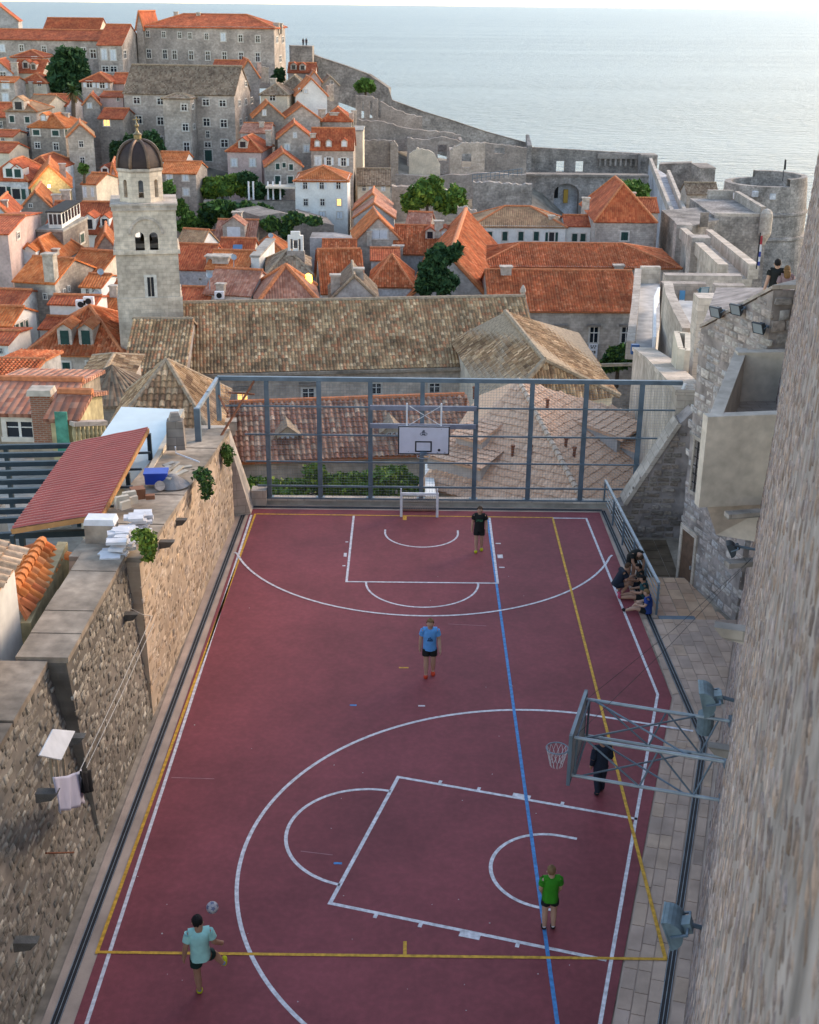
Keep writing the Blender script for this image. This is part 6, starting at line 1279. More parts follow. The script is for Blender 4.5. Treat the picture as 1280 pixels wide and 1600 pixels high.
# cloister range with dormers
CL = house('cloister range with red brown barrel tile roof behind the fence', 318, 718, 742, 64, 624, 'gx', 8.6, 9, 7, 'stone', 'red', geo='clo', oh=.35, name='cloister', cat='building')
cu, cv = V3((math.cos(R(9)), math.sin(R(9)), 0)), V3((-math.sin(R(9)), math.cos(R(9)), 0)); cp0 = at(318, 736, 64)
for px, py in ((450, 700), (614, 694)):
    rise_k = .45; c = hit(px, py, cp0 + cv * 1.3, cv); dw, dh = 1.15, .8; b0 = c - cu * dw / 2
    m = MB(); m.obox(b0, cu * dw, cv * 2.0, UP * dh); m.poly([b0 + UP * dh, b0 + cu * dw + UP * dh, b0 + cu * dw / 2 + UP * (dh + .45)]); do = m.build('dormer', MT['cream'], CL)
    tp = b0 + UP * (dh + .02) - cv * .2; ap = tp + cu * dw / 2 + UP * .5
    m = MB(); m.slab([tp - cu * .2 - UP * .1, ap, ap + cv * 2.4, tp - cu * .2 - UP * .1 + cv * 2.4], .07); m.slab([ap, tp + cu * (dw + .2) - UP * .1, tp + cu * (dw + .2) - UP * .1 + cv * 2.4, ap + cv * 2.4], .07); m.build('dormer_roof', MT['capb'], do)
    m = MB(); m.obox(b0 + cu * .22 - cv * .03 + UP * .08, cu * .7, cv * .02, UP * .6); m.build('dormer_window', MT['shut'], do)
    for k in (.42, .66): m = MB(); m.obox(b0 + cu * k - cv * .045 + UP * .08, cu * .05, cv * .014, UP * .6); m.build('glazing_bar', MT['pane'], do)
c = hit(361, 705, cp0 + cv * 1.6, cv); m = MB(); m.obox(c - cu * .3 - UP * .3, cu * .6, cv * .6, UP * 1.5); m.obox(c - cu * .38 - cv * .08 + UP * 1.2, cu * .76, cv * .76, UP * .5); m.build('chimney', MT['chim'], CL)
# pale wall behind the fence post
pw = thing('garden_wall', 'narrow white garden wall running away behind the fence', 'wall', (1.6, 50, -6)); m = MB(); q0, q1 = at(672, 722, 60), at(683, 783, 47.5); m.box8([V3((q1.x - .45, 47.5, -8)), V3((q1.x, 47.5, -8)), V3((q0.x + .1, 60, -8)), V3((q0.x - .25, 60, -8))], [V3((q1.x - .45, 47.5, q1.z)), V3((q1.x, 47.5, q1.z)), V3((q0.x + .1, 60, q0.z)), V3((q0.x - .25, 60, q0.z))]); m.build('wall', MT['white'], pw)
# tan roofed pavilion right behind the fence
MT['tancap'] = plain('tan_clay', (.68, .41, .27), .85, var=.2)
TA = thing('pavilion', 'pavilion with tan tiled pyramid roof and layered side wings behind the fence', 'building', at(810, 700, 58) - UP * 6)
ap = at(810, 594, 58.0); Cn = at(903, 770, 51.0); te = Cn.z; Cl_ = V3((ap.x - 6.6, 55.2, te)); Cr_ = V3((ap.x + 8.2, 60.5, te)); Cb = V3((ap.x - 1, 66, te)); Cn, Cl_, Cr_, Cb = [ap + (q - ap) * 1.32 for q in (Cn, Cl_, Cr_, Cb)]; te = Cn.z; Cl_ = V3((.4, 54.2, te))
for i, (a, b2) in enumerate(((Cl_, Cn), (Cn, Cr_), (Cr_, Cb), (Cb, Cl_))):
    m = MB(); m.slab([a, b2, ap], .14); ro = m.build('roof_slope', MT['tancap'], TA)
    if i < 2: tile_slope(TA, [a, b2, ap], .27, .40, PAL_TAN, 60 + i, nind=140, mo=TANOBJ, hgt_=.032, jit=.05, mat=MT['tanattr'])
m = MB(); m.box8([p.lerp(V3((ap.x, ap.y, te)), .06) - UP * 6 for p in (Cn, Cr_, Cb, Cl_)], [p.lerp(V3((ap.x, ap.y, te)), .06) - UP * .05 for p in (Cn, Cr_, Cb, Cl_)]); m.build('wall', MT['cream'], TA)
capm = MB()
hp = [(Cn, ap)]
for a, b2 in hp:
    nn = 30
    for i in range(nn):
        p, q = a.lerp(b2, i / nn), a.lerp(b2, (i + 1.12) / nn if i < nn - 1 else 1); m = MB(); m.tube([p + UP * .05, q + UP * .03], [.15, .11], 8); m.build('hip_tile', plain('pale_hip_tile', (.58, .44, .34), .85, var=.2) if i == 0 else bpy.data.materials['pale_hip_tile'], TA)
# shed wings: flatter roofs springing from the slopes, with cheek walls
def wing(A, B, f0, f1, h0, h1, out):
    """strip of roof on the slope A-B-apex between fractions f0..f1 along the eave, springing at height h1, overhanging at h0"""
    e = (B - A).normalized(); mid = (A + B) / 2; inn = V3((ap.x - mid.x, ap.y - mid.y, 0)); inn = (inn - e * inn.dot(e)).normalized()
    def on(f, h):
        p = A.lerp(B, f); tt = (ap.z - A.z); q = p.lerp(ap, h); return q
    a0_, a1_ = on(f0, h1), on(f1, h1); dz = UP * 0.0; flat = .18
    o0, o1 = a0_ - inn * out - UP * out * flat, a1_ - inn * out - UP * out * flat
    m = MB(); m.slab([o0, o1, a1_ + UP * .02, a0_ + UP * .02], .12); m.build('wing_roof', MT['tancap'], TA); tile_slope(TA, [o0, o1, a1_ + UP * .02, a0_ + UP * .02], .27, .40, PAL_TAN, int(f0 * 100) + 70, hgt_=.032, jit=.05, mat=MT['tanattr'])
    w0, w1 = o0 + inn * .3 + e * .1, o1 + inn * .3 - e * .1
    def down(p):
        # height of the slope under p
        n = (B - A).cross(ap - A).normalized(); return p.z - (A.z - (n.x * (p.x - A.x) + n.y * (p.y - A.y)) / n.z) 
    m = MB(); z0, z1 = w0 - UP * max(.05, down(w0)), w1 - UP * max(.05, down(w1)); m.poly([z0, z1, w1 - UP * .12, w0 - UP * .12]); m.poly([z0, w0 - UP * .12, a0_ + e * .1 - UP * .1]); m.poly([z1, a1_ - e * .1 - UP * .1, w1 - UP * .12]); m.build('wing_wall', plain('pale_grey_cladding', (.46, .42, .40), .85, var=.12) if 'pale_grey_cladding' not in bpy.data.materials else bpy.data.materials['pale_grey_cladding'], TA)
wing(Cl_, Cn, -.12, .34, 0, .62, 1.9); wing(Cl_, Cn, -.16, .42, 0, .42, 1.9); wing(Cn, Cr_, .45, .92, 0, .62, 2.6); wing(Cn, Cr_, .50, .96, 0, .42, 2.6)
for px, py in ((741, 620), (727, 638), (801, 712), (829, 712), (855, 640), (897, 715), (884, 700)):
    sl_ = (Cl_, Cn) if px < 835 else (Cn, Cr_); n = (sl_[1] - sl_[0]).cross(ap - sl_[0]).normalized(); c = hit(px, py, sl_[0], n); m = MB(); m.tube([c - UP * .1, c + UP * .42], .07, 8); m.tube([c + UP * .42, c + UP * .5], .1, 8); m.build('vent_pipe', MT['rust'], TA)
# apse, pyramid roof, small roofs at the left behind the white roof
AP = thing('apse', 'round stone apse with brown half cone roof', 'building', at(160, 660, 78) - UP * 6); pc = at(178, 612, 84); ar_ = 3.3
MB().lathe(V3((pc.x, pc.y, pc.z - 9)), [(ar_, 0), (ar_, 9)], 28).build('wall', MT['dstone'], AP); MB().lathe(V3((pc.x, pc.y, pc.z)), [(ar_ * 1.08, -.15), (ar_ * 1.08, .05), (.05, 1.9)], 28).build('roof', MT['brown'], AP)
house('brown roof with a hipped end above the apse', 122, 600, 196, 88, 566, 'hip', 8, 4, 10, 'stone', 'brown', geo='brn')
house('weathered brown pyramid roof below the bell tower', 168, 690, 332, 60, 563, 'pyr', 9, 4, 8, 'pstone', 'brown', geo='brn', capr=.15)
# ================================================================ sea wall, ruins, fortress
def strip_wall(name, label, cat, pts, hgt_, th, mat, top=True, group=None):
    """wall following (px, py, Y) points of its top edge"""
    P = [at(*p) for p in pts]; t = thing(name, label, cat, P[len(P) // 2] - UP * hgt_, group); m = MB(); c = MB()
    for a, b_ in zip(P, P[1:]):
        d = (b_ - a); d.z = 0; d.normalize(); n = V3((-d.y, d.x, 0)) * th
        m.box8([a - UP * hgt_, b_ - UP * hgt_, b_ + n - UP * hgt_, a + n - UP * hgt_], [a, b_, b_ + n, a + n])
        q = n.normalized() * .12; c.box8([a - q + UP * .01, b_ - q + UP * .01, b_ + n + q + UP * .01, a + n + q + UP * .01], [a - q + UP * .25, b_ - q + UP * .25, b_ + n + q + UP * .25, a + n + q + UP * .25])
    m.build('wall', MT[mat], t)
    if top: c.build('coping', MT['dstone'], t)
    return t
strip_wall('sea_wall', 'long grey sea wall sloping down behind the ruins', 'wall', [(452, 72, 336), (470, 79, 335), (500, 91, 334), (540, 104, 333), (575, 117, 332), (607, 139, 330), (613, 158, 330), (660, 175, 330), (700, 187, 331), (760, 207, 332), (822, 224, 334)], 9, 1.6, 'fort')
strip_wall('wall_platform', 'small stone lookout at the upper end of the sea wall', 'wall', [(455, 73, 328), (488, 74, 328)], 8, 6, 'fort')
for i, px in enumerate((474, 479)):
    p = at(px, 73, 331); person(('tiny dark figure left on the sea wall lookout', 'tiny dark figure right on the sea wall lookout')[i], p + UP * .2, 0, 1.75, {}, NAVY, NAVY, DSH, DKH, leg=1.0)
# corner spike and inner wall with two see-through windows
WY = 331
iw = thing('bastion_wall', 'high ruined wall with two window openings above the sea', 'wall', at(920, 330, WY)); X = lambda px, py=265: at(px, py, WY).x; Z = lambda py, px=900: at(px, py, WY).z
m = MB(); xs_ = [X(829), X(869), X(882), X(899), X(912), X(1021)]; zt_l, zt_r = Z(230, 830), Z(241, 1010)
def ztp(x): return zt_l + (zt_r - zt_l) * (x - xs_[0]) / (xs_[-1] - xs_[0])
def seg_(a, b_, z0, z1a, z1b): m.box8([V3((a, WY, z0)), V3((b_, WY, z0)), V3((b_, WY + 1.5, z0)), V3((a, WY + 1.5, z0))], [V3((a, WY, z1a)), V3((b_, WY, z1b)), V3((b_, WY + 1.5, z1b)), V3((a, WY + 1.5, z1a))])
zb0 = Z(345)
for a, b_ in ((0, 1), (2, 3), (4, 5)): seg_(xs_[a], xs_[b_], zb0, ztp(xs_[a]), ztp(xs_[b_]))
for a, b_ in ((1, 2), (3, 4)):
    seg_(xs_[a], xs_[b_], zb0, Z(269), Z(269)); seg_(xs_[a], xs_[b_], Z(252), ztp(xs_[a]), ztp(xs_[b_]))
m.build('wall', MT['fort'], iw)
m = MB(); m.box8([V3((X(820), WY - 3, zb0)), V3((X(829), WY - 3, zb0)), V3((X(831), WY + 3, zb0)), V3((X(822), WY + 3, zb0))], [V3((X(821), WY - 3, Z(226))), V3((X(828), WY - 3, Z(226))), V3((X(826), WY + 3, Z(212, 824))), V3((X(821), WY + 3, Z(212, 824)))]); m.build('spike_buttress', MT['fort'], iw)
for i in range(11): p = V3((X(935 + i * 8), WY - .8, Z(258))); MB().obox(p, (.5, 0, 0), (0, .8, 0), (0, 0, 2.4)).build('corbel', MT['stone'], iw)
m = MB(); m.obox((X(932), WY - 1.0, Z(247)), (X(1018) - X(932), 0, 0), (0, .98, 0), (0, 0, 1.2)); m.build('machicolation', MT['stone'], iw)
# lower vaulted wall
VY = 300; vw = thing('vaulted_wall', 'stone wall with a big pale vaulted niche under the window wall', 'wall', at(880, 345, VY)); X2 = lambda px: at(px, 300, VY).x; Z2 = lambda py: at(880, py, VY).z
m = MB(); a0x, a1x = X2(866), X2(905); rad = (a1x - a0x) / 2; cxx = (a0x + a1x) / 2; sprz = Z2(302)
for (a, b_, z0, z1) in ((X2(818), a0x, Z2(352), Z2(276)), (a1x, X2(1012), Z2(352), Z2(276))): m.obox((a, VY, z0), (b_ - a, 0, 0), (0, 3, 0), (0, 0, z1 - z0))
pts = [(cxx + rad * math.cos(math.pi * i / 12), sprz + .75 * rad * math.sin(math.pi * i / 12)) for i in range(13)]
for (x0_, za2), (x1_, zb4) in zip(pts, pts[1:]): m.box8([V3((x1_, VY, zb4)), V3((x0_, VY, za2)), V3((x0_, VY + 3, za2)), V3((x1_, VY + 3, zb4))], [V3((x1_, VY, Z2(276))), V3((x0_, VY, Z2(276))), V3((x0_, VY + 3, Z2(276))), V3((x1_, VY + 3, Z2(276)))])
m.build('wall', MT['fort'], vw); MB().obox((a0x - .5, VY + 2.5, Z2(352)), (a1x - a0x + 1, 0, 0), (0, .4, 0), (0, 0, Z2(284) - Z2(352))).build('niche_back', MT['bluew'], vw)
MB().obox((X2(819), VY - .3, Z2(276)), (X2(1012) - X2(819), 0, 0), (0, 3.6, 0), (0, 0, .5)).build('ledge', MT['dstone'], vw); MB().obox((X2(868), VY + 2.4, Z2(312)), (.9, 0, 0), (0, .1, 0), (0, 0, 2.6)).build('door', MT['dark'], vw); MB().obox((X2(882), VY + 1, Z2(318)), (1.0, 0, 0), (0, .8, 0), (0, 0, 3.0)).build('orange_cover', plain('orange_tarp', (.45, .26, .05), .8), vw)
def ruin(label, x0, x1, tops, yb, Y, th=1.0, mat='stone', holes=(), depth=0):
    A, B = at(x0, yb, Y), at(x1, yb, Y); t = thing('ruined_wall', label, 'ruin', (A + B) / 2, 'roofless ruins below the sea wall'); n = len(tops); m = MB(); r = random.Random(x0); N_ = (n - 1) * 6
    def tz(f):
        q = f * (n - 1); i = min(int(q), n - 2); py = tops[i] + (tops[i + 1] - tops[i]) * (q - i); return at(x0 + (x1 - x0) * f, py, Y).z
    zs = [tz(i / N_) + r.uniform(-.3, .05) for i in range(N_ + 1)]; P = [A.lerp(B, i / N_) for i in range(N_ + 1)]
    for i in range(N_):
        a, b_ = P[i], P[i + 1]; zb_ = A.z - 3; f = (i + .5) / N_; px = x0 + (x1 - x0) * f; hl = [h for h in holes if h[0] < px < h[1]]
        def bx(z0a, za2, zb4): m.box8([V3((a.x, Y, z0a)), V3((b_.x, Y, z0a)), V3((b_.x, Y + th, z0a)), V3((a.x, Y + th, z0a))], [V3((a.x, Y, za2)), V3((b_.x, Y, zb4)), V3((b_.x, Y + th, zb4)), V3((a.x, Y + th, za2))])
        if hl:
            h0, h1 = at(px, hl[0][3], Y).z, at(px, hl[0][2], Y).z
            if h0 > zb_ + .1: bx(zb_, h0, h0)
            if h1 < min(zs[i], zs[i + 1]) - .2: bx(h1, zs[i], zs[i + 1])
        else: bx(zb_, zs[i], zs[i + 1])
    m.build('wall', MT[mat], t)
    if depth:
        for P_ in (A, B): MB().obox(V3((P_.x - (.7 if P_ is B else 0), Y + th + .01, A.z - 3)), (.7, 0, 0), (0, depth, 0), (0, 0, zs[0] - A.z + 2.6)).build('cross_wall', MT[mat], t)
    return t
ruin('upper ruined wall with dark niches below the sea wall tree', 556, 660, (148, 150, 165, 176, 182), 190, 306, 1.2, 'stone', [(566, 571, 155, 185), (578, 584, 158, 185), (592, 596, 160, 185)])
ruin('long low rubble wall on the upper ruin terrace', 560, 720, (186, 190, 200, 204, 210), 214, 296, 1.2, 'stone')
ruin('dark stone ruin wall left of the pale pillar', 566, 612, (220, 218, 218), 266, 272, 1.0, 'dstone', depth=6)
ruin('pale stub of wall standing beside the dark opening', 610, 622, (222, 220, 228), 262, 271, 1.6, 'pstone')
ruin('rough ruin wall with collapsed top at the terrace middle', 636, 722, (214, 218, 212, 222), 250, 288, 1.2, 'stone', [(684, 700, 226, 252)], 6)
ruin('rounded pale wall fragment at the terrace front', 639, 688, (240, 231, 232, 236, 256), 262, 266, 1.0, 'cream')
ruin('square ruin chamber wall with an arched opening', 703, 757, (232, 222, 222, 222), 268, 270, 1.2, 'pstone', [(721, 735, 240, 262)], 8)
ruin('grey ruin wall with a small window by the spike', 755, 822, (222, 226, 230), 268, 292, 1.2, 'stone', [(774, 788, 231, 240)])
ruin('low terrace edge of rubble below the ruin chambers', 618, 822, (272, 274, 270, 272), 286, 262, 1.3, 'stone')
ruin('rough grey retaining wall above the white house', 738, 830, (284, 284, 287, 288), 340, 246, 2, 'fort')
ruin('lower retaining wall left under the cream house', 612, 700, (290, 292, 296), 320, 235, 2, 'stone')
ruin('pale stone wall between the evergreens and the white house', 714, 744, (322, 323, 330), 376, 205, 1.2, 'stone')
rl = thing('terrace_railing', 'dark railing along the ruin terrace', 'railing', at(780, 285, 258))
for i in range(12): p = at(738 + i * 7, 284 - i * .9, 258); MB().obox(p, (.12, 0, 0), (0, .12, 0), (0, 0, 1.3)).build('post', MT['steel'], rl)
MB().beam(at(738, 284, 258) + UP * 1.3, at(816, 274, 258) + UP * 1.3, .12, .12).build('handrail', MT['steel'], rl); MB().beam(at(738, 284, 258) + UP * .6, at(816, 274, 258) + UP * .6, .08, .1).build('mid_rail', MT['steel'], rl)
# wall walk running down from the corner
ww = thing('wall_walk', 'city wall walkway with parapets descending from the corner tower', 'wall', at(1045, 330, 280) - UP * 15)
a_, b2_, c_2, d_2 = at(1014, 247, 326), at(1047, 268, 300), at(1078, 332, 232), at(1051, 334, 232)
zf = -19.2
for q in (a_, b2_, c_2, d_2): q.z = zf
MB().box8([p - UP * 22 for p in (d_2, c_2, b2_, a_)], [d_2, c_2, b2_, a_]).build('walkway', MT['bluew'], ww)
for p, q, s_ in ((a_, d_2, 1), (b2_, c_2, -1)):
    m = MB(); wallrun(m, V3((p.x, p.y, 0)), V3((q.x, q.y, 0)), .7, zf + .002, zf + 1.5, s_); m.build('parapet', MT['pstone'], ww)
MB().obox(d_2 + V3((-1.2, -1.2, -18)), (3.2, 0, 0), (0, 2.0, 0), (0, 0, 19.5)).build('end_tower', MT['fort'], ww)
ct = at(1012, 245, 325); MB().obox(ct + V3((-1.5, 0, -18)), (4, 0, 0), (0, 5, 0), (0, 0, 18.4)).build('corner_tower', MT['fort'], ww)
strip_wall('outer_wall', 'plain grey wall block behind the walkway at the sea', 'wall', [(1030, 258, 340), (1080, 256, 338), (1094, 264, 330)], 14, 4, 'fort')
house('stone guardhouse with small brown tiled roof on the fortress', 1074, 302, 1122, 246, 285, 'gx', 6, 0, 12, 'pstone', 'brown', wins=[(1108, 309, 6, 14, 'd')], name='guardhouse', cat='building')
fb_ = thing('bastion', 'square grey bastion with flat top and corner turret', 'fortress', at(1160, 400, 215) - UP * 6)
q0 = at(1118, 338, 215); q1 = at(1198, 338, 215); zt5 = q0.z
MB().box8([V3((q0.x - 1, 215, -42)), V3((q1.x + 1.2, 215, -42)), V3((q1.x + 1.5, 236, -42)), V3((q0.x - 1, 236, -42))], [V3((q0.x, 215, zt5)), V3((q1.x, 215, zt5)), V3((q1.x, 236, zt5)), V3((q0.x, 236, zt5))]).build('wall', MT['fort'], fb_)
for (x, y, sx_, sy_, h_) in ((q0.x, 215.02, q1.x - q0.x, .8, .5), (q1.x - .8, 216, .8, 19, 1.5), (q0.x + 3, 235, q1.x - q0.x - 4, .9, 1.6)): MB().obox((x, y, zt5 + .002), (sx_, 0, 0), (0, sy_, 0), (0, 0, h_)).build('parapet', MT['pstone'], fb_)
tc_ = at(1197, 345, 214.6); MB().lathe(tc_ - UP * 1.5, [(.15, -2.5), (1.05, -.6), (1.05, 2.2), (.95, 2.8), (.6, 3.3), (.05, 3.5)], 16).build('turret', MT['pstone'], fb_)
lf = at(1068, 345, 205); MB().box8([V3((lf.x, 205, -40)), V3((q0.x + .5, 214, -40)), V3((q0.x + .5, 228, -40)), V3((lf.x, 224, -40))], [V3((lf.x, 205, zt5 - .4)), V3((q0.x + .5, 214, zt5 - .4)), V3((q0.x + .5, 228, zt5 - .4)), V3((lf.x, 224, zt5 - .4))]).build('side_wall', MT['fort'], fb_)
ac = at(1101, 345, 208.5); MB().obox(ac + V3((-.7, -.1, -1.0)), (1.3, 0, 0), (0, .4, 0), (0, 0, 2.3)).build('arch_door', MT['dstone'], fb_)
bk = thing('round_fort', 'round grey sea fort with flag pole at the right', 'fortress', at(1196, 400, 300) - UP * 4); bc2 = at(1195, 300, 300); bR = 9.7
BKZ = at(1180, 292, 291).z
MB().lathe(V3((bc2.x, 300, -42)), [(bR * 1.12, 0), (bR * 1.02, (BKZ + 42) * .45), (bR * 1.06, (BKZ + 42) * .46), (bR * 1.06, (BKZ + 42) * .48), (bR, (BKZ + 42) * .49), (bR, (BKZ + 42) * .7), (bR * 1.03, (BKZ + 42) * .71), (bR * 1.03, (BKZ + 42) * .73), (bR * .99, (BKZ + 42) * .74), (bR * .95, BKZ + 42), (bR * .8, BKZ + 42), (bR * .8, BKZ + 39.5), (.1, BKZ + 39.5)], 48).build('wall', MT['fort'], bk)
MB().lathe(V3((bc2.x, 300, BKZ)), [(bR * .8, .002), (bR * .95, .002), (bR * .93, 1.6), (bR * .8, 1.6), (bR * .8, .002)], 20, a0=R(-70), a1=R(95)).build('raised_parapet', MT['fort'], bk)
for px, py in ((1180, 303), (1207, 307), (1150, 306)): c = at(px, py, 300 - bR * .96); MB().obox(c + V3((-.6, -.6, -.6)), (1.2, 0, 0), (0, 1.2, 0), (0, 0, 1.2)).build('embrasure', MT['bluew'], bk)
fp = at(1223, 283, 304); MB().tube([fp, fp + UP * 5], .08, 6).build('flag_pole', MT['dark'], bk); MB().obox(fp + V3((.08, 0, 2.6)), (.35, 0, 0), (0, .05, 0), (-.1, 0, 2.2)).build('furled_flag', MT['dark'], bk)
# long raked parapets coming towards the viewer
rw_ = thing('rampart', 'long pale rampart with twin parapets rising towards the viewer', 'wall', at(1110, 420, 150) - UP * 10)
p0_, p1_, p2_, p3_ = at(1062, 368, 192), at(1106, 374, 192), at(1176, 436, 112), at(1128, 436, 112)
MB().box8([V3((p.x, p.y, -40)) for p in (p3_, p2_, p1_, p0_)], [p3_, p2_, p1_, p0_]).build('wall', MT['pstone'], rw_)
for a_, b2_ in ((p0_, p3_), (p1_, p2_)):
    m = MB(); o_ = V3((.45, 0, 0)); m.box8([b2_ - o_ + UP * .002, b2_ + o_ + UP * .002, a_ + o_ + UP * .002, a_ - o_ + UP * .002], [b2_ - o_ + UP * 1.3, b2_ + o_ + UP * 1.3, a_ + o_ + UP * 1.5, a_ - o_ + UP * 1.5]); m.build('parapet', MT['pstone'], rw_)
for f in (.08, .55): c = p0_.lerp(p3_, f); MB().obox(c + V3((-1.0, -1, -14)), (2.2, 0, 0), (0, 2.2, 0), (0, 0, 16)).build('buttress', MT['stone'], rw_)
# croatian-style striped flag kept as plain tricolour stripes
fl_ = thing('flag', 'hanging red white and blue flag on a thin pole at the right', 'flag', at(1183, 420, 58)); p = at(1182, 420, 58); hh = at(1186, 374, 58).z - p.z
MB().tube([p, p + UP * (hh + .3)], .03, 6).build('pole', MT['dark'], fl_)
for (z0, z1, c) in ((.72, 1.0, (.3, .03, .04)), (.48, .72, (.5, .5, .54)), (.3, .48, (.03, .05, .22)), (.14, .3, (.5, .5, .54)), (.0, .14, (.03, .05, .22))): MB().box8([p + V3((x, y, hh * z0 + .15)) for x, y in ((.03, -.02), (.12, -.05), (.12, -.02), (.03, .02))], [p + V3((x, y, hh * z1 + .15)) for x, y in ((.03, -.02), (.14, .05), (.14, .08), (.03, .02))]).build('stripe', plain('flag_cloth', c, .8, var=.1), fl_)
# ================================================================ near wall terraces (right, beyond the fence)
TR = thing('wall_terrace', 'pale paved wall walk with low parapets beyond the fence', 'terrace', gp(1015, 520, 0) - UP * 12)
MT['palepave'] = plain('worn_pale_paving', (.46, .45, .44), .8, var=.3, vscale=1.5, bmp=.3, bscale=6)
pf = [gp(x, y, 0) for x, y in ((1003, 592), (1016, 563), (1031, 508), (1031, 443), (1001, 443), (997, 500), (990, 562))]
MB().box8([p - UP * 16 for p in pf], pf).build('walkway', MT['palepave'], TR)
m = MB(); 
for a_, b2_ in zip(pf[4:], pf[5:] + []): wallrun(m, V3((a_.x, a_.y, 0)), V3((b2_.x, b2_.y, 0)), .45, .002, 1.0, -1)
m.build('parapet', MT['pstone'], TR)
m = MB(); wallrun(m, V3((pf[4].x, pf[4].y, 0)), V3((pf[3].x, pf[3].y, 0)), .5, .002, 1.1, 1); m.build('end_parapet', MT['pstone'], TR)
q = [gp(x, y, .9) for x, y in ((1029, 460), (1023, 475), (1022, 540))]; m = MB()
for a_, b2_ in zip(q, q[1:]): m.beam(a_, b2_, .14, .9)
m.build('white_rail', MT['whitep'], TR)
sg = at(993, 548, 64); MB().obox(sg + V3((-.2, 0, -.2)), (.4, 0, 0), (0, .3, 0), (0, 0, .5)).build('blue_sign', plain('blue_panel', (.03, .10, .25), .5, var=.1), TR)
GW = thing('inner_wall', 'tall pale grey curtain wall rising beyond the fence on the right', 'wall', (10.2, 52, -15))
base = [V3((9.5, 43.75, 0)), V3((9.7, 47, 0)), V3((10.5, 55, 0)), V3((11.35, 63.5, 0))]; tz_ = [4.4, 4.0, 2.6, .9]
m = MB(); cpm = MB()
for i in range(3):
    a_, b2_ = base[i], base[i + 1]; o_ = V3((1.0, -.1, 0))
    m.box8([a_ - UP * 16, a_ + o_ - UP * 16, b2_ + o_ - UP * 16, b2_ - UP * 16], [a_ + UP * tz_[i], a_ + o_ + UP * tz_[i], b2_ + o_ + UP * tz_[i + 1], b2_ + UP * tz_[i + 1]])
    e_ = V3((-.08, 0, 0)); cpm.box8([a_ + e_ + UP * (tz_[i] + .01), a_ + o_ + UP * (tz_[i] + .01), b2_ + o_ + UP * (tz_[i + 1] + .01), b2_ + e_ + UP * (tz_[i + 1] + .01)], [a_ + e_ + UP * (tz_[i] + .2), a_ + o_ + UP * (tz_[i] + .2), b2_ + o_ + UP * (tz_[i + 1] + .2), b2_ + e_ + UP * (tz_[i + 1] + .2)])
m.build('wall', MT['pstone'], GW); cpm.build('coping', MT['pstone'], GW)
U2 = thing('upper_terrace', 'upper stone terrace with curved parapet and blue panel', 'terrace', at(1085, 500, 68) - UP * 8)
fz_ = 2.0
pp = [gp(x, y, fz_) for x, y in ((1066, 520), (1100, 520), (1150, 478), (1105, 470), (1050, 470))]; MB().box8([p - UP * 14 for p in pp], pp).build('floor', MT['palepave'], U2)
cu_ = [gp(x, y, fz_ + 1.1) for x, y in ((1037, 440), (1040, 458), (1052, 485), (1066, 512))]
for a_, b2_ in zip(cu_, cu_[1:]): m = MB(); wallrun(m, V3((a_.x, a_.y, 0)), V3((b2_.x, b2_.y, 0)), .5, -8, fz_ + 1.1, 1); m.build('parapet', MT['pstone'], U2)
def wall_px(x0, x1, yt, Y, hh, th, mat, nm, par): a_, b2_ = at(x0, yt, Y), at(x1, yt, Y); return MB().obox((a_.x, Y, a_.z - hh), (b2_.x - a_.x, 0, 0), (0, th, 0), (0, 0, hh)).build(nm, MT[mat], par)
wall_px(1036, 1104, 443, 84, 3.2, .8, 'stone', 'back_wall', U2); wall_px(1118, 1165, 446, 82, 2.6, .8, 'stone', 'back_wall', U2); wall_px(1040, 1160, 430, 96, 6, 1.0, 'stone', 'rear_wall', U2)
wall_px(1092, 1131, 466, 58, 6, 1.2, 'pstone', 'corner_block', U2)
pb_ = at(1063, 452, 83.6); MB().obox(pb_ + V3((0, 0, -.7)), (.35, 0, 0), (0, .1, 0), (0, 0, .6)).build('blue_panel', plain('blue_enamel', (.06, .22, .40), .4, var=.1), U2); MB().obox(pb_ + V3((0, 0, -1.05)), (.35, 0, 0), (0, .1, 0), (0, 0, .33)).build('notice', MT['whitep'], U2)
tq = at(1100, 464, 70); floodlight('teal spotlight standing on the upper terrace wall', tq + UP * .3, (.3, -1, -.2), .5, tq - UP * .3, plain('teal_paint', (.02, .10, .13), .4, var=.2))
BT2 = thing('bartizan', 'small open topped pale bartizan on the curtain wall', 'turret', at(1064, 585, 52) - UP * 2)
k0 = [gp(x, y, 4.6) for x, y in ((1053, 517), (1079, 520), (1079, 548), (1060, 545))]
sg_ = 1 if sum(k0[i - 1].x * k0[i].y - k0[i].x * k0[i - 1].y for i in range(4)) > 0 else -1
kk = k0 if sg_ > 0 else k0[::-1]; MB().box8([V3((p.x, p.y, 1.2)) for p in kk], [V3((p.x, p.y, 3.7)) for p in kk]).build('base', MT['cream'], BT2)
for a_, b2_ in zip(kk, kk[1:] + kk[:1]): d_ = (b2_ - a_).normalized() * .23; m = MB(); wallrun(m, V3((a_.x, a_.y, 0)), V3((b2_.x - d_.x, b2_.y - d_.y, 0)), .22, 3.702, 4.6, 1); m.build('wall', MT['cream'], BT2)
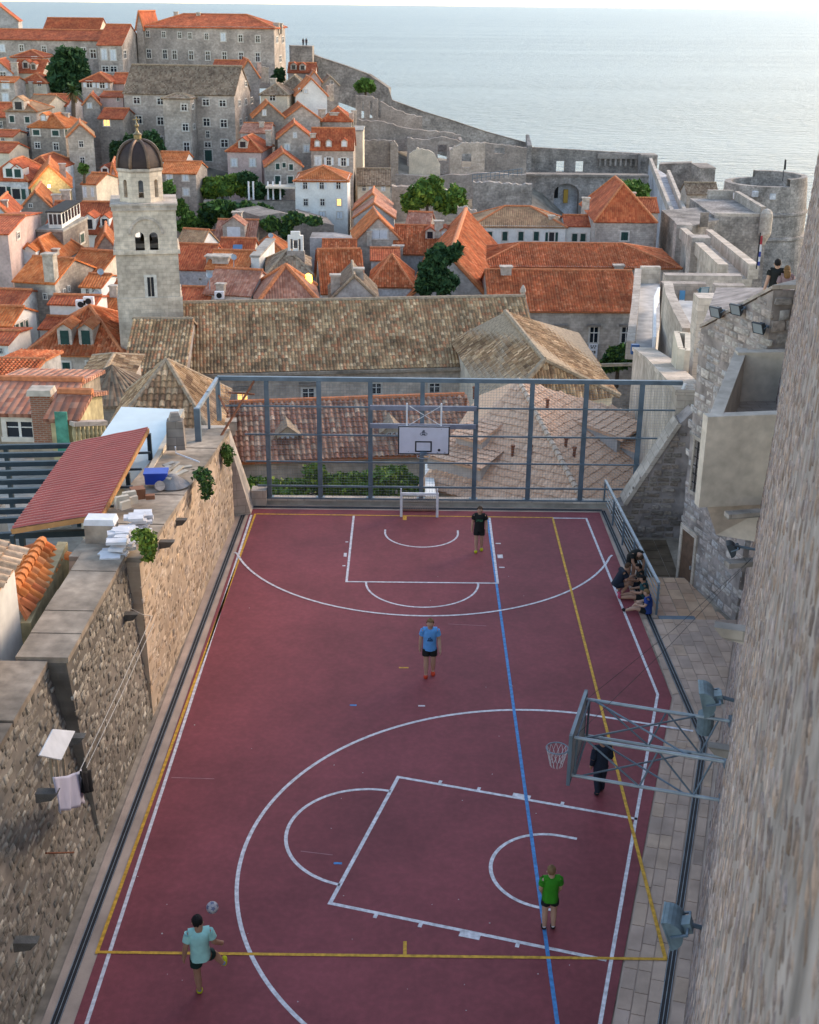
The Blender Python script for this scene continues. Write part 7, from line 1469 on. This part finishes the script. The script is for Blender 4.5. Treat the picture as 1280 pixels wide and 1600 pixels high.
# ================================================================ garden terraces, rock walls
ga = thing('garden_terrace', 'walled garden terrace with hedge and pergola posts below the stone gables', 'terrace', at(370, 320, 205) - UP * 4)
wall_px(318, 462, 313, 207, 6, 1.2, 'stone', 'wall', ga)
for px in (388, 395, 418, 426, 437): p = at(px, 312, 206.5); MB().obox(p, (.25, 0, 0), (0, .25, 0), (0, 0, 2.8)).build('pergola_post', MT['whitep'], ga)
wall_px(415, 462, 292, 205, .25, 3, 'cream', 'pergola_roof', ga)
ro_ = strip_wall('rock_wall', 'rough dark rock face supporting the tall white house', 'wall', [(405, 338, 190), (440, 332, 192), (470, 338, 194), (522, 352, 195)], 12, 8, 'dstone', False)
strip_wall('yard_wall', 'dark shadowed yard wall beside the red verge roof', 'wall', [(484, 372, 186), (520, 372, 186), (552, 378, 186)], 9, 5, 'grey', False)
# ================================================================ vegetation
def leaves(name, par, blobs, n, size, cols, seed, flat=.5):
    r = np.random.RandomState(seed); w = np.array([b[1][0] * b[1][1] * b[1][2] for b in blobs]) ** .7; w /= w.sum(); cnt = np.maximum(1, (w * n).astype(int)); C = []; S = []; sh = []
    for (c, rad), k in zip(blobs, cnt):
        d = r.normal(size=(k, 3)); d /= np.linalg.norm(d, axis=1)[:, None]; q = r.uniform(.35, 1.0, k) ** .6 * (1 + .25 * np.sin(d[:, 0] * 5 + seed) * np.cos(d[:, 2] * 4 + d[:, 1] * 3))
        C.append(np.array(c) + d * np.array(rad) * q[:, None]); S.append(r.uniform(.6, 1.4, k) * size); sh.append(r.uniform(0, 1, k))
    C = np.vstack(C); S = np.concatenate(S); sh = np.concatenate(sh); k = len(C); off = np.array(wloc(par)); C = C - off
    a = r.normal(size=(k, 3)); a /= np.linalg.norm(a, axis=1)[:, None]; b_ = np.cross(a, r.normal(size=(k, 3))); b_ /= np.linalg.norm(b_, axis=1)[:, None]
    A, B = a * S[:, None], b_ * (S * .55)[:, None]
    V_ = np.stack([C - A, C + B, C + A, C - B], 1).reshape(-1, 3); Fq = np.arange(4 * k).reshape(-1, 4); pal = np.array(cols); idx = r.randint(0, len(cols), k); cc = pal[idx] * (.75 + .5 * sh[:, None]); cc = np.hstack([cc, np.ones((k, 1))])
    return link(rawmesh(name, V_, Fq, MT['leaf'], cc), name, par)
G_DARK = [(.02, .06, .026), (.03, .08, .03), (.045, .10, .035)]; G_MID = [(.05, .11, .025), (.08, .16, .035), (.11, .20, .04)]; G_YEL = [(.14, .22, .03), (.20, .26, .04), (.09, .16, .03)]
def tree(label, px, py_base, py_top, Y, blobs, n, size, cols, seed, name='tree', cat='tree', group=None, trunk=.25):
    b0 = at(px, py_base, Y); t = thing(name, label, cat, b0, group); mpp = Y / FPX * .98
    H_ = at(px, py_top, Y).z - b0.z; B = []
    for (bx, by, rx, rz) in blobs:
        c = at(bx, by, Y + rnd.uniform(-.3, .3) * rx * mpp); B.append((tuple(c), (rx * mpp, rx * mpp * .9, rz * mpp)))
    leaves('crown', t, B, n, size, cols, seed)
    top_c = Vector(B[0][0]); m = MB(); m.tube([b0 - UP * 1.0, b0.lerp(top_c, .5) + V3((.1, 0, 0)), top_c], [trunk, trunk * .75, trunk * .3], 8)
    for c, rr in B[1:5]: m.tube([b0.lerp(top_c, .55), Vector(c)], [trunk * .4, trunk * .12], 6)
    m.build('trunk', MT['bark'], t); return t
tree('big dark evergreen in front of the upper left convent', 105, 150, 72, 272, [(108, 92, 20, 16), (95, 108, 17, 15), (122, 106, 14, 16), (92, 128, 18, 14), (115, 128, 18, 14), (84, 142, 12, 9), (130, 118, 10, 12)], 5200, .75, G_DARK, 1, trunk=.6)
tree('dark slim tree beside the left convent wall', 212, 245, 202, 228, [(210, 226, 16, 14), (185, 238, 12, 16), (236, 222, 12, 16), (188, 252, 12, 14), (248, 232, 8, 14)], 3600, .6, G_DARK, 2, trunk=.4)
tree('green shrubs right of the bell tower dome', 270, 330, 280, 196, [(264, 298, 8, 14), (280, 325, 11, 12), (296, 345, 12, 12), (268, 318, 8, 12), (285, 352, 10, 8)], 3000, .5, G_MID, 3)
tree('dark evergreen rising behind the nave ridge', 686, 470, 380, 142, [(686, 402, 20, 18), (672, 425, 18, 20), (692, 440, 22, 18), (708, 396, 12, 9), (664, 448, 14, 14), (715, 388, 7, 6)], 5200, .5, G_DARK, 4, trunk=.4)
tree('small round tree on the sea wall ruins', 571, 152, 124, 314, [(571, 133, 13, 9), (562, 137, 7, 6), (580, 137, 7, 6)], 1500, .6, G_MID, 5, trunk=.3)
tree('bushy yellow green trees below the ruins', 668, 335, 278, 212, [(665, 300, 22, 18), (648, 312, 18, 16), (690, 312, 20, 16), (712, 310, 16, 20), (680, 288, 14, 12), (722, 322, 8, 12), (640, 322, 12, 10), (700, 325, 14, 8)], 6000, .5, G_YEL + G_MID, 6, trunk=.3)
tree('round bush against the monastery wall', 964, 592, 536, 132, [(964, 560, 18, 18), (976, 552, 14, 14), (952, 568, 12, 12)], 2400, .4, G_DARK + G_MID, 7)
tree('round bush beside the bastion wall', 985, 315, 281, 232, [(984, 292, 22, 9), (970, 298, 12, 9), (1002, 298, 12, 9)], 2200, .55, G_MID, 8)
tree('pergola vine with bright green leaves in the garden', 348, 318, 272, 211, [(345, 290, 30, 13), (370, 285, 18, 12), (328, 298, 14, 13), (380, 298, 10, 8)], 5200, .5, G_YEL + G_MID, 9)
tree('dark shrubs beside the pink house', 400, 318, 285, 209, [(402, 298, 15, 12), (385, 278, 14, 8), (430, 300, 12, 10)], 2600, .5, G_DARK, 10)
tree('thick green hedge along the garden terrace', 360, 352, 315, 200, [(330, 335, 20, 14), (355, 332, 22, 13), (385, 330, 22, 14), (410, 332, 20, 12), (320, 350, 12, 12), (345, 322, 30, 8)], 6500, .45, G_MID + G_DARK, 11, name='hedge', cat='hedge')
tree('climbing plants on the rock face', 445, 360, 330, 189, [(425, 350, 16, 12), (460, 342, 16, 10), (490, 345, 14, 7), (447, 360, 12, 12)], 2400, .4, G_DARK + G_MID, 12, name='climber', cat='plant')
tree('little green shrub behind the lamp lit house roofs', 131, 275, 255, 186, [(131, 264, 7, 7)], 500, .35, G_MID, 13, name='shrub', cat='shrub')
tree('small tree at the foot of the barracks', 436, 128, 105, 290, [(437, 118, 7, 10), (430, 124, 5, 6)], 800, .55, G_DARK, 14)
tree('green hedge with tall shrubs behind the court fence', 520, 800, 735, 57, [(400, 762, 40, 14), (450, 764, 40, 14), (492, 744, 22, 24), (530, 756, 30, 18), (575, 754, 34, 18), (615, 746, 32, 20), (645, 762, 24, 16), (370, 768, 30, 12), (430, 780, 60, 14), (560, 780, 80, 14)], 11000, .14, G_YEL + G_MID, 15, name='hedge', cat='hedge', trunk=.1)
# palm
pm = at(116, 205, 236); PT = thing('palm_tree', 'shaggy palm tree in front of the dark evergreen', 'palm', pm); tp = at(114, 143, 236); m = MB(); m.tube([pm - UP, pm.lerp(tp, .5), tp], [.4, .38, .35], 8); m.build('trunk', MT['bark'], PT)
r = random.Random(4); m = MB(); cs = []
for i in range(70):
    a = r.uniform(0, 6.28); el = r.uniform(-1.3, 1.2); d = V3((math.cos(a) * math.cos(el), math.sin(a) * math.cos(el), math.sin(el))); L = r.uniform(1.5, 2.3); s_ = d.cross(UP).normalized(); p = tp.copy(); w_ = .35
    col = (.05, .10, .03, 1) if el > -.3 else (.14, .10, .045, 1)
    for k in range(3):
        q = p + d * L / 3; m.poly([p - s_ * w_, p + s_ * w_, q + s_ * w_ * .7, q - s_ * w_ * .7]); cs.append(col); p = q; w_ *= .7; d = (d + V3((0, 0, -.35))).normalized()
m.build('fronds', MT['leaf'], PT, cols=cs)
# plants rooted in the left wall
def wallplant(label, px, py, rx, rz, n, cols, seed):
    c = hit(px, py, V3((-6.45 if py > 800 else -6.12, 30 if py > 800 else 39, 0)), LN); t = thing('wall_plant', label, 'plant', c, 'plants rooted in the left wall'); mpp = (c - V3((0, 0, CAMH))).length / FPX
    leaves('foliage', t, [(tuple(c), (.22, .45, rz * mpp * .8)), (tuple(c - UP * rz * mpp * .7), (.16, .35, rz * mpp * .6)), (tuple(c + UP * rz * mpp * .5 + V3((-.15, 0, 0))), (.25, .4, rz * mpp * .4))], n, .06, cols, seed); m = MB(); m.tube([c + V3((-.3, 0, .1)), c, c - UP * .3], .02, 5); m.build('stem', MT['bark'], t)
wallplant('yellow green plant hanging over the left wall below the white slabs', 232, 848, 18, 22, 900, G_YEL, 21); wallplant('dark green plant hanging over the middle of the left wall', 322, 752, 16, 24, 900, G_MID + G_DARK, 22); wallplant('small green plant on the far end of the left wall', 356, 708, 12, 16, 600, G_MID, 23)
# ================================================================ left: sheds, roofs and clutter behind the wall
SH = thing('shed', 'open shed with dark red ribbed metal roof behind the left wall', 'shed', (-9.8, 35.5, 2))
nl, nr, fr_, fl2 = gp(18, 826, 3.6), gp(159, 803, 4.65), gp(232, 668, 4.65), gp(112, 692, 3.6)
m = MB(); ncol = 34; nseg = 5; prof = []
for i in range(ncol):
    for f, h in ((.0, 0), (.3, .0), (.45, .035), (.75, .035), (.9, 0)): prof.append(((i + f) / ncol, h))
prof.append((1.0, 0)); P_ = []
for j in range(nseg + 1):
    g_ = j / nseg
    for f, h in prof:
        a_ = nl.lerp(fl2, f); b2_ = nr.lerp(fr_, f); P_.append(a_.lerp(b2_, g_) + UP * (h + (.012 if j % 2 else 0)))
k = len(prof); m.grid(P_, [(j * k + i, j * k + i + 1, (j + 1) * k + i + 1, (j + 1) * k + i) for j in range(nseg) for i in range(k - 1)]); m.build('ribbed_sheet', plain('dark_red_metal_sheet', (.36, .055, .045), .5, .1, var=.15, vscale=1.5), SH)
m = MB(); m.slab([nl - UP * .02, nr - UP * .02, fr_ - UP * .02, fl2 - UP * .02], .06); m.build('roof_deck', plain('orange_timber_edge', (.42, .20, .075), .7, var=.2), SH)
for p, q in ((nl, nr), (nr, fr_)): MB().beam(p - UP * .09, q - UP * .09, .05, .14).build('fascia', bpy.data.materials['orange_timber_edge'], SH)
DKS = plain('dark_blue_steel', (.035, .055, .07), .5, .3, var=.2)
for p in (nl, nr, fr_, fl2, nr.lerp(fr_, .5)): MB().obox(V3((p.x - .06, p.y - .06, 0)), (.12, 0, 0), (0, .12, 0), (0, 0, p.z - .2)).build('post', DKS, SH)
for f in (.15, .35, .55, .75): p = nr.lerp(fr_, f); MB().beam(p - UP * .25 - V3((.6, 0, 0)), p - UP * .2 + V3((.35, 0, 0)), .06, .06).build('bracket', DKS, SH)
pgl = thing('pergola', 'row of dark steel pergola beams left of the red shed roof', 'pergola', (-12.5, 38, 1))
for i, y in enumerate((697, 710, 724, 738, 752, 766, 782, 798, 812)):
    a_ = gp(-30, y + 2, 3.1); b2_ = gp(118 - i * 8, y - 1, 3.1); MB().beam(a_, b2_, .14, .16).build('beam', DKS, pgl)
MB().beam(gp(-30, 838, 3.0), gp(140, 832, 3.0), .14, .18).build('beam', DKS, pgl)
for px, py in ((28, 830), (5, 700)): p = gp(px, py, 3.0); MB().obox(p - UP * 4, (.15, 0, 0), (0, .15, 0), (0, 0, 4)).build('post', DKS, pgl)
yd = MB(); yd.poly([(-25, 24, .6), (-8.6, 24, .6), (-8.4, 47, .6), (-25, 47, .6)]); YD = yd.build('yard', MT['concrete'], kind='structure')
for lb, x, y, sx_, sy_, h_, z in (('white wall block under the pergola', -13.2, 36.5, 1.2, .8, 2.2, .6), ('white low counter under the pergola beams', -12.6, 33.2, 2.2, 1.6, 1.3, .6), ('pale planter box below the red shed', -11.4, 32.2, .8, .8, 2.0, .6)):
    t_ = thing('yard_block', lb, 'block', (x, y, z)); MB().box((x, y, z), sx_, sy_, h_).build('body', MT['white'], t_); MB().box((x, y, z + h_ + .002), sx_ + .08, sy_ + .08, .07).build('top_slab', MT['pstone'], t_)
for lb, x, y, col in (('small orange crate in the yard behind the pergola', -10.6, 40.6, (.42, .12, .05)), ('pale sack heap in the yard behind the pergola', -11.9, 40.2, (.5, .48, .44))):
    t_ = thing('yard_clutter', lb, 'clutter', (x, y, .6)); m = MB(); 
    for k in range(5): m.box((x + rnd.uniform(-.3, .3), y + rnd.uniform(-.3, .3), .6 + .25 * k), rnd.uniform(.4, .8), rnd.uniform(.3, .5), .24, rnd.uniform(0, 3), taper=.85)
    m.build('pile', plain('clutter_' + str(int(col[0] * 100)), col, .9, var=.3), t_)
# white flat roof
WR = thing('flat_roof_house', 'low house with pale blue white flat roof behind the red shed', 'house', (-9.6, 43, -2))
wq = [gp(x, y, 3.5) for x, y in ((214, 772), (284, 642), (190, 638), (120, 740))]
MB().box8([p - UP * 4 for p in wq], wq).build('wall', MT['cream'], WR)
m = MB(); m.box8([p + UP * .002 for p in wq], [p + UP * .06 for p in wq]); m.build('roof_sheet', plain('pale_blue_white_membrane', (.52, .60, .62), .6, var=.12, vscale=1), WR)
m = MB(); a_, b2_ = gp(285, 645, 3.7), gp(218, 772, 3.7); m.beam(a_, b2_, .16, .3); m.build('side_curb', MT['cream'], WR)
# old house with brick chimney and green door
OH = house('old patched house with pink brown roof and brick chimney', -40, 640, 92, 48, 606, 'gx', 6, -2, 6, 'dconcrete', 'salmon', wins=[(32, 670, 40, 24, 'd')])
cc = at(64, 605, 46.5); m = MB(); m.box((cc.x, cc.y, cc.z - 2.2), .75, .6, 1.95); ch = m.build('brick_chimney', MT['brick'], OH); MB().box((cc.x, cc.y, cc.z - .249), .95, .8, .22, taper=.9).build('chimney_cap', MT['chim'], ch); MB().box((cc.x, cc.y, cc.z - 4.2), .85, .7, 1.99).build('chimney_base', MT['dconcrete'], OH)
SD = house('ochre stair hut with a green door behind the brick chimney', 78, 648, 118, 44.5, 620, 'gx', 3.2, -4, 5, 'ochre', 'salmon')
g0 = at(100, 672, 44.2); MB().obox(g0 + V3((-.28, -.05, -1.0)), (.45, 0, 0), (0, .06, 0), (0, 0, 1.7)).build('green_door', plain('faded_green_paint', (.07, .28, .20), .7, var=.4, vscale=4), SD)
bl3 = thing('balustrade', 'stone balustrade with stubby balusters beside the flat white roof', 'balustrade', at(135, 680, 44)); a_, b2_ = at(112, 662, 44), at(165, 660, 45); MB().beam(a_, b2_, .3, .16).build('top_rail', MT['stone'], bl3)
for i in range(8): p = a_.lerp(b2_, (i + .5) / 8); MB().lathe(p - UP * .75, [(.09, 0), (.06, .1), (.1, .35), (.055, .6), (.09, .67)], 10).build('baluster', MT['ochre'], bl3)
MB().beam(a_ - UP * .83, b2_ - UP * .83, .3, .15).build('bottom_rail', MT['stone'], bl3)
# orange tiled lean-to with individually laid tiles, white house beside it
LT = thing('tiled_annex', 'bright orange barrel tile roof of a small annex at the left edge', 'roof', (-9.3, 28.5, 2))
e0, e1, g0_, g1_ = gp(44, 966, 4.0), gp(104, 862, 4.0), gp(22, 925, 4.42), gp(67, 847, 4.42); back = V3((-1.6, 0, -.75))
m = MB(); m.slab([e0, e1, g1_, g0_], .1); m.slab([g0_, g1_, g1_ + back, g0_ + back], .1); ltr = m.build('roof', MT['cap'], LT); OT = [(.64, .19, .05), (.68, .23, .07), (.60, .16, .045), (.66, .27, .11), (.56, .17, .07)]
tile_slope(LT, [e0, e1, g1_, g0_], .3, .36, OT, 5, nind=60, mo=TILEOBJ, hgt_=.1); tile_slope(LT, [g0_, g1_, g1_ + back, g0_ + back], .3, .4, OT, 6, nind=80, mo=TILEOBJ, hgt_=.1)
for i in range(9): p, q = g0_.lerp(g1_, i / 9), g0_.lerp(g1_, (i + 1.1) / 9 if i < 8 else 1); MB().tube([p + UP * .08, q + UP * .05], [.14, .115], 9).build('ridge_tile', plain('orange_ridge_tile', (.66, .21, .06), .8, var=.25) if i == 0 else bpy.data.materials['orange_ridge_tile'], LT)
for i in range(3): p = gp(104 + i * 12, 868 + i * 4, 4.35); MB().tube([p, p + V3((.33, -.1, -.02))], [.12, .1], 8).build('verge_tile', bpy.data.materials['orange_ridge_tile'], LT)
m = MB(); m.box8([e0 + V3((-.2, 0, -4)), e0 + V3((.05, 0, -4)), e1 + V3((.05, 0, -4)), e1 + V3((-.2, 0, -4))], [e0 + V3((-.2, 0, -.12)), e0 + V3((.05, 0, -.12)), e1 + V3((.05, 0, .28)), e1 + V3((-.2, 0, .28))]); m.build('wall', MT['ochre'], LT)
WH = thing('white_house', 'white rendered house corner with tan roof at the left edge', 'house', (-11.5, 26, 0)); c0, c1_2 = gp(30, 882, 4.5), gp(-40, 960, 4.5)
MB().box8([V3((-14, 18, -1)), V3((-8.9, 18, -1)), V3((-8.95, 26.3, -1)), V3((-14, 26.3, -1))], [V3((-14, 18, 5.55)), V3((-8.9, 18, 5.55)), V3((-8.95, 26.3, 5.55)), V3((-14, 26.3, 5.55))]).build('wall', MT['white'], WH)
ts = [V3((-8.7, 18, 5.58)), V3((-8.75, 26.6, 5.58)), V3((-11.5, 26.6, 6.6)), V3((-11.5, 18, 6.6))]; MB().slab(ts, .1).build('roof', MT['tancap'], WH); tile_slope(WH, ts, .3, .42, [(.60, .40, .25), (.64, .44, .29), (.56, .36, .22)], 9, nind=100, mo=TILEOBJ, hgt_=.09)
# clutter on the wall top
def wt(px, py, z): return gp(px, py, z)
WS = objrand_mat('white_stone_slab', [(.62, .61, .63), (.70, .68, .68), (.56, .55, .58)], .8, .15, 4, .1)
r = random.Random(12); ws = thing('slab_stack', 'untidy stack of white stone slabs on the left wall top', 'stone slabs', wt(205, 835, 4.55))
for i in range(70):
    lv = i % 5; px = r.uniform(182, 228) - (0 if i < 60 else 14); py = 862 - (px - 176) * .95 + r.uniform(-12, 8); p = wt(px, py, 4.7); p.z = 4.53 + (lv * .08 if i < 60 else 0) + i * .0007
    MB().box(p, r.uniform(.3, .5), r.uniform(.18, .28), .075, r.uniform(-.3, .3)).build('slab', WS, ws)
pl_ = thing('stone_pillar', 'squat pillar with a white cap stone beside the red shed', 'pillar', wt(158, 815, 4.4)); pc2 = wt(158, 816, 4.9); MB().box((pc2.x, pc2.y, 4.4), .75, .5, .5).build('shaft', MT['dconcrete'], pl_); MB().box((pc2.x, pc2.y, 4.902), .8, .5, .15, taper=.9).build('cap_stone', MT['whitep'], pl_)
cb = thing('blue_crate', 'bright blue plastic crate on the left wall top', 'crate', wt(245, 752, 4.2)); q = wt(245, 753, 4.15); m = MB(); m.box(q, .62, .45, .3, .1, taper=1.05); m.build('body', plain('blue_plastic', (.015, .06, .38), .45, var=.15), cb); MB().box(q + UP * .302, .7, .52, .05, .1).build('rim', bpy.data.materials['blue_plastic'], cb)
sp_ = thing('cement_heap', 'grey cement heap on the left wall top', 'heap', wt(268, 758, 4.1)); q = wt(270, 757, 4.1); m = MB(); m.lathe(q, [(.5, 0), (.42, .06), (.25, .2), (.12, .3), (.01, .33)], 16); m.build('heap', plain('grey_cement', (.27, .25, .24), .95, var=.3, bmp=.5), sp_)
st_ = thing('stone_disc', 'round grey stone leaning by the blue crate', 'stone', wt(248, 760, 4.2)); q = wt(249, 760, 4.2); MB().tube([q, q + V3((.04, -.07, .05))], .15, 14).build('disc', MT['stone'], st_)
PLK = [plain('pale_sawn_timber', (.50, .43, .34), .8, var=.3), plain('grey_timber', (.36, .33, .29), .85, var=.3)]
for i, (x0, y0, x1, y1, lb) in enumerate(((258, 735, 300, 728, 'upper pale plank on the timber pile'), (252, 742, 278, 722, 'grey plank lying crosswise on the timber pile'), (264, 745, 284, 728, 'short pale plank under the timber pile'), (256, 728, 272, 722, 'thin pale board at the back of the timber pile'), (262, 748, 292, 735, 'lower grey plank on the timber pile'), (248, 738, 266, 728, 'left pale board of the timber pile'))):
    a_, b2_ = wt(x0, y0, 4.15 + .05 * i), wt(x1, y1, 4.18 + .05 * i); t_ = thing('timber_plank', lb, 'plank', a_, 'planks piled on the left wall'); MB().beam(a_, b2_, .16, .045).build('board', PLK[i % 2], t_)
for i, (px, py, ang, lb) in enumerate(((192, 792, .6, 'cream carved stone leaning left on the wall top'), (203, 785, .5, 'cream carved stone leaning right on the wall top'))):
    q = wt(px, py, 4.5); t_ = thing('carved_stone', lb, 'stone', q); MB().box(q, .45, .16, .32, ang, taper=.8).build('block', MT['cream'], t_); MB().box(q + V3((.1, -.12, 0)), .3, .12, .22, ang + .2).build('fragment', MT['cream'], t_)
q = wt(216, 778, 4.4); t_ = thing('clay_box', 'rusty brown clay box by the carved stones', 'box', q); MB().box(q, .35, .3, .3, .4, taper=1.1).build('box', plain('brown_clay', (.26, .11, .06), .85, var=.3), t_); MB().box(q + V3((.35, -.05, 0)), .25, .16, .12, .2).build('brick', bpy.data.materials['brown_clay'], t_)
pv = thing('pipe', 'white bent plastic pipe lying near the far end of the wall top', 'pipe', wt(290, 715, 3.95)); MB().tube([wt(274, 698, 4.3), wt(275, 708, 4.05), wt(312, 722, 3.95)], .025, 6).build('pipe', MT['whitep'], pv)
bp_ = thing('stone_stump', 'dark rubble stump beside the flat white roof edge', 'stump', wt(275, 690, 4.0)); q = wt(276, 700, 3.9); MB().box(q, .6, .5, .95, .1, taper=.85).build('rubble', MT['dstone'], bp_); MB().box(q + UP * .952, .4, .3, .25, .3, taper=.6).build('cap', MT['stone'], bp_)
# lamp that glows on the ochre gable
lp = at(77, 293, 188.6); LM = thing('wall_lamp', 'small bright lamp at the foot of the ochre gable', 'lamp', lp); MB().box(lp, .35, .3, .4, taper=.7).build('lamp_body', plain('lamp_glow', (.9, .7, .4), .5, var=0, emit=(1, .72, .3, 8)), LM)
ld = bpy.data.lights.new('lamp_light', 'POINT'); ld.energy = 150; ld.color = (1, .72, .32); ld.shadow_soft_size = .3; lo = bpy.data.objects.new('lamp_light', ld); COL.objects.link(lo); lo.parent = LM; lo.location = (0, -.9, .8)
# street glow between the houses
sl2 = at(482, 440, 141); SLm = thing('street_lamp', 'yellow glowing street lamp in the alley behind the nave', 'lamp', sl2 - UP * 3); MB().lathe(sl2, [(.2, -.3), (.45, 0), (.4, .7), (.1, .9)], 10).build('lantern', plain('yellow_glow', (.9, .6, .1), .5, var=0, emit=(1, .62, .08, 2.2)), SLm); MB().tube([sl2 - UP * 3, sl2 - UP * .3], .06, 6).build('post', MT['dark'], SLm)
# dishes and fans on roofs
for px, py, Y, lb in ((151, 459, 126, 'white satellite dish on the roof beside the bell tower'), (327, 430, 137, 'grey satellite dish above the salmon roof'), (365, 402, 150, 'satellite dish on the orange alley roof'), (423, 368, 172, 'satellite dish on the orange hipped house'), (157, 425, 138, 'dish on the white house left of the tower')):
    p = at(px, py, Y); t_ = thing('satellite_dish', lb, 'satellite dish', p - UP); dd = MB(); dd.lathe(V3((0, 0, 0)), [(.02, .0), (.2, .03), (.36, .1), (.36, .115), (.2, .045), (.02, .015)], 14); rm_ = Matrix.Rotation(R(60), 3, 'X') @ Matrix.Rotation(R(20), 3, 'Y'); dd.v = [rm_ @ v + p for v in dd.v]; dd.build('dish', MT['galv'], t_); MB().tube([p - UP * 1.6, p + V3((0, .1, 0))], .05, 6).build('mast', MT['galv'], t_)
for px, py, Y, lb in ((127, 475, 123.3, 'left white fan unit on the parapet house'), (139, 470, 123.3, 'right white fan unit on the parapet house'), (343, 461, 136.5, 'white fan unit on the salmon roofed house')):
    p = at(px, py, Y); t_ = thing('air_conditioner', lb, 'air conditioner', p); MB().box(p - UP * .4, 1.0, .5, .8).build('case', MT['whitep'], t_); MB().tube([p + V3((0, -.25, 0)), p + V3((0, -.28, 0))], .3, 14).build('fan_grille', MT['dark'], t_)
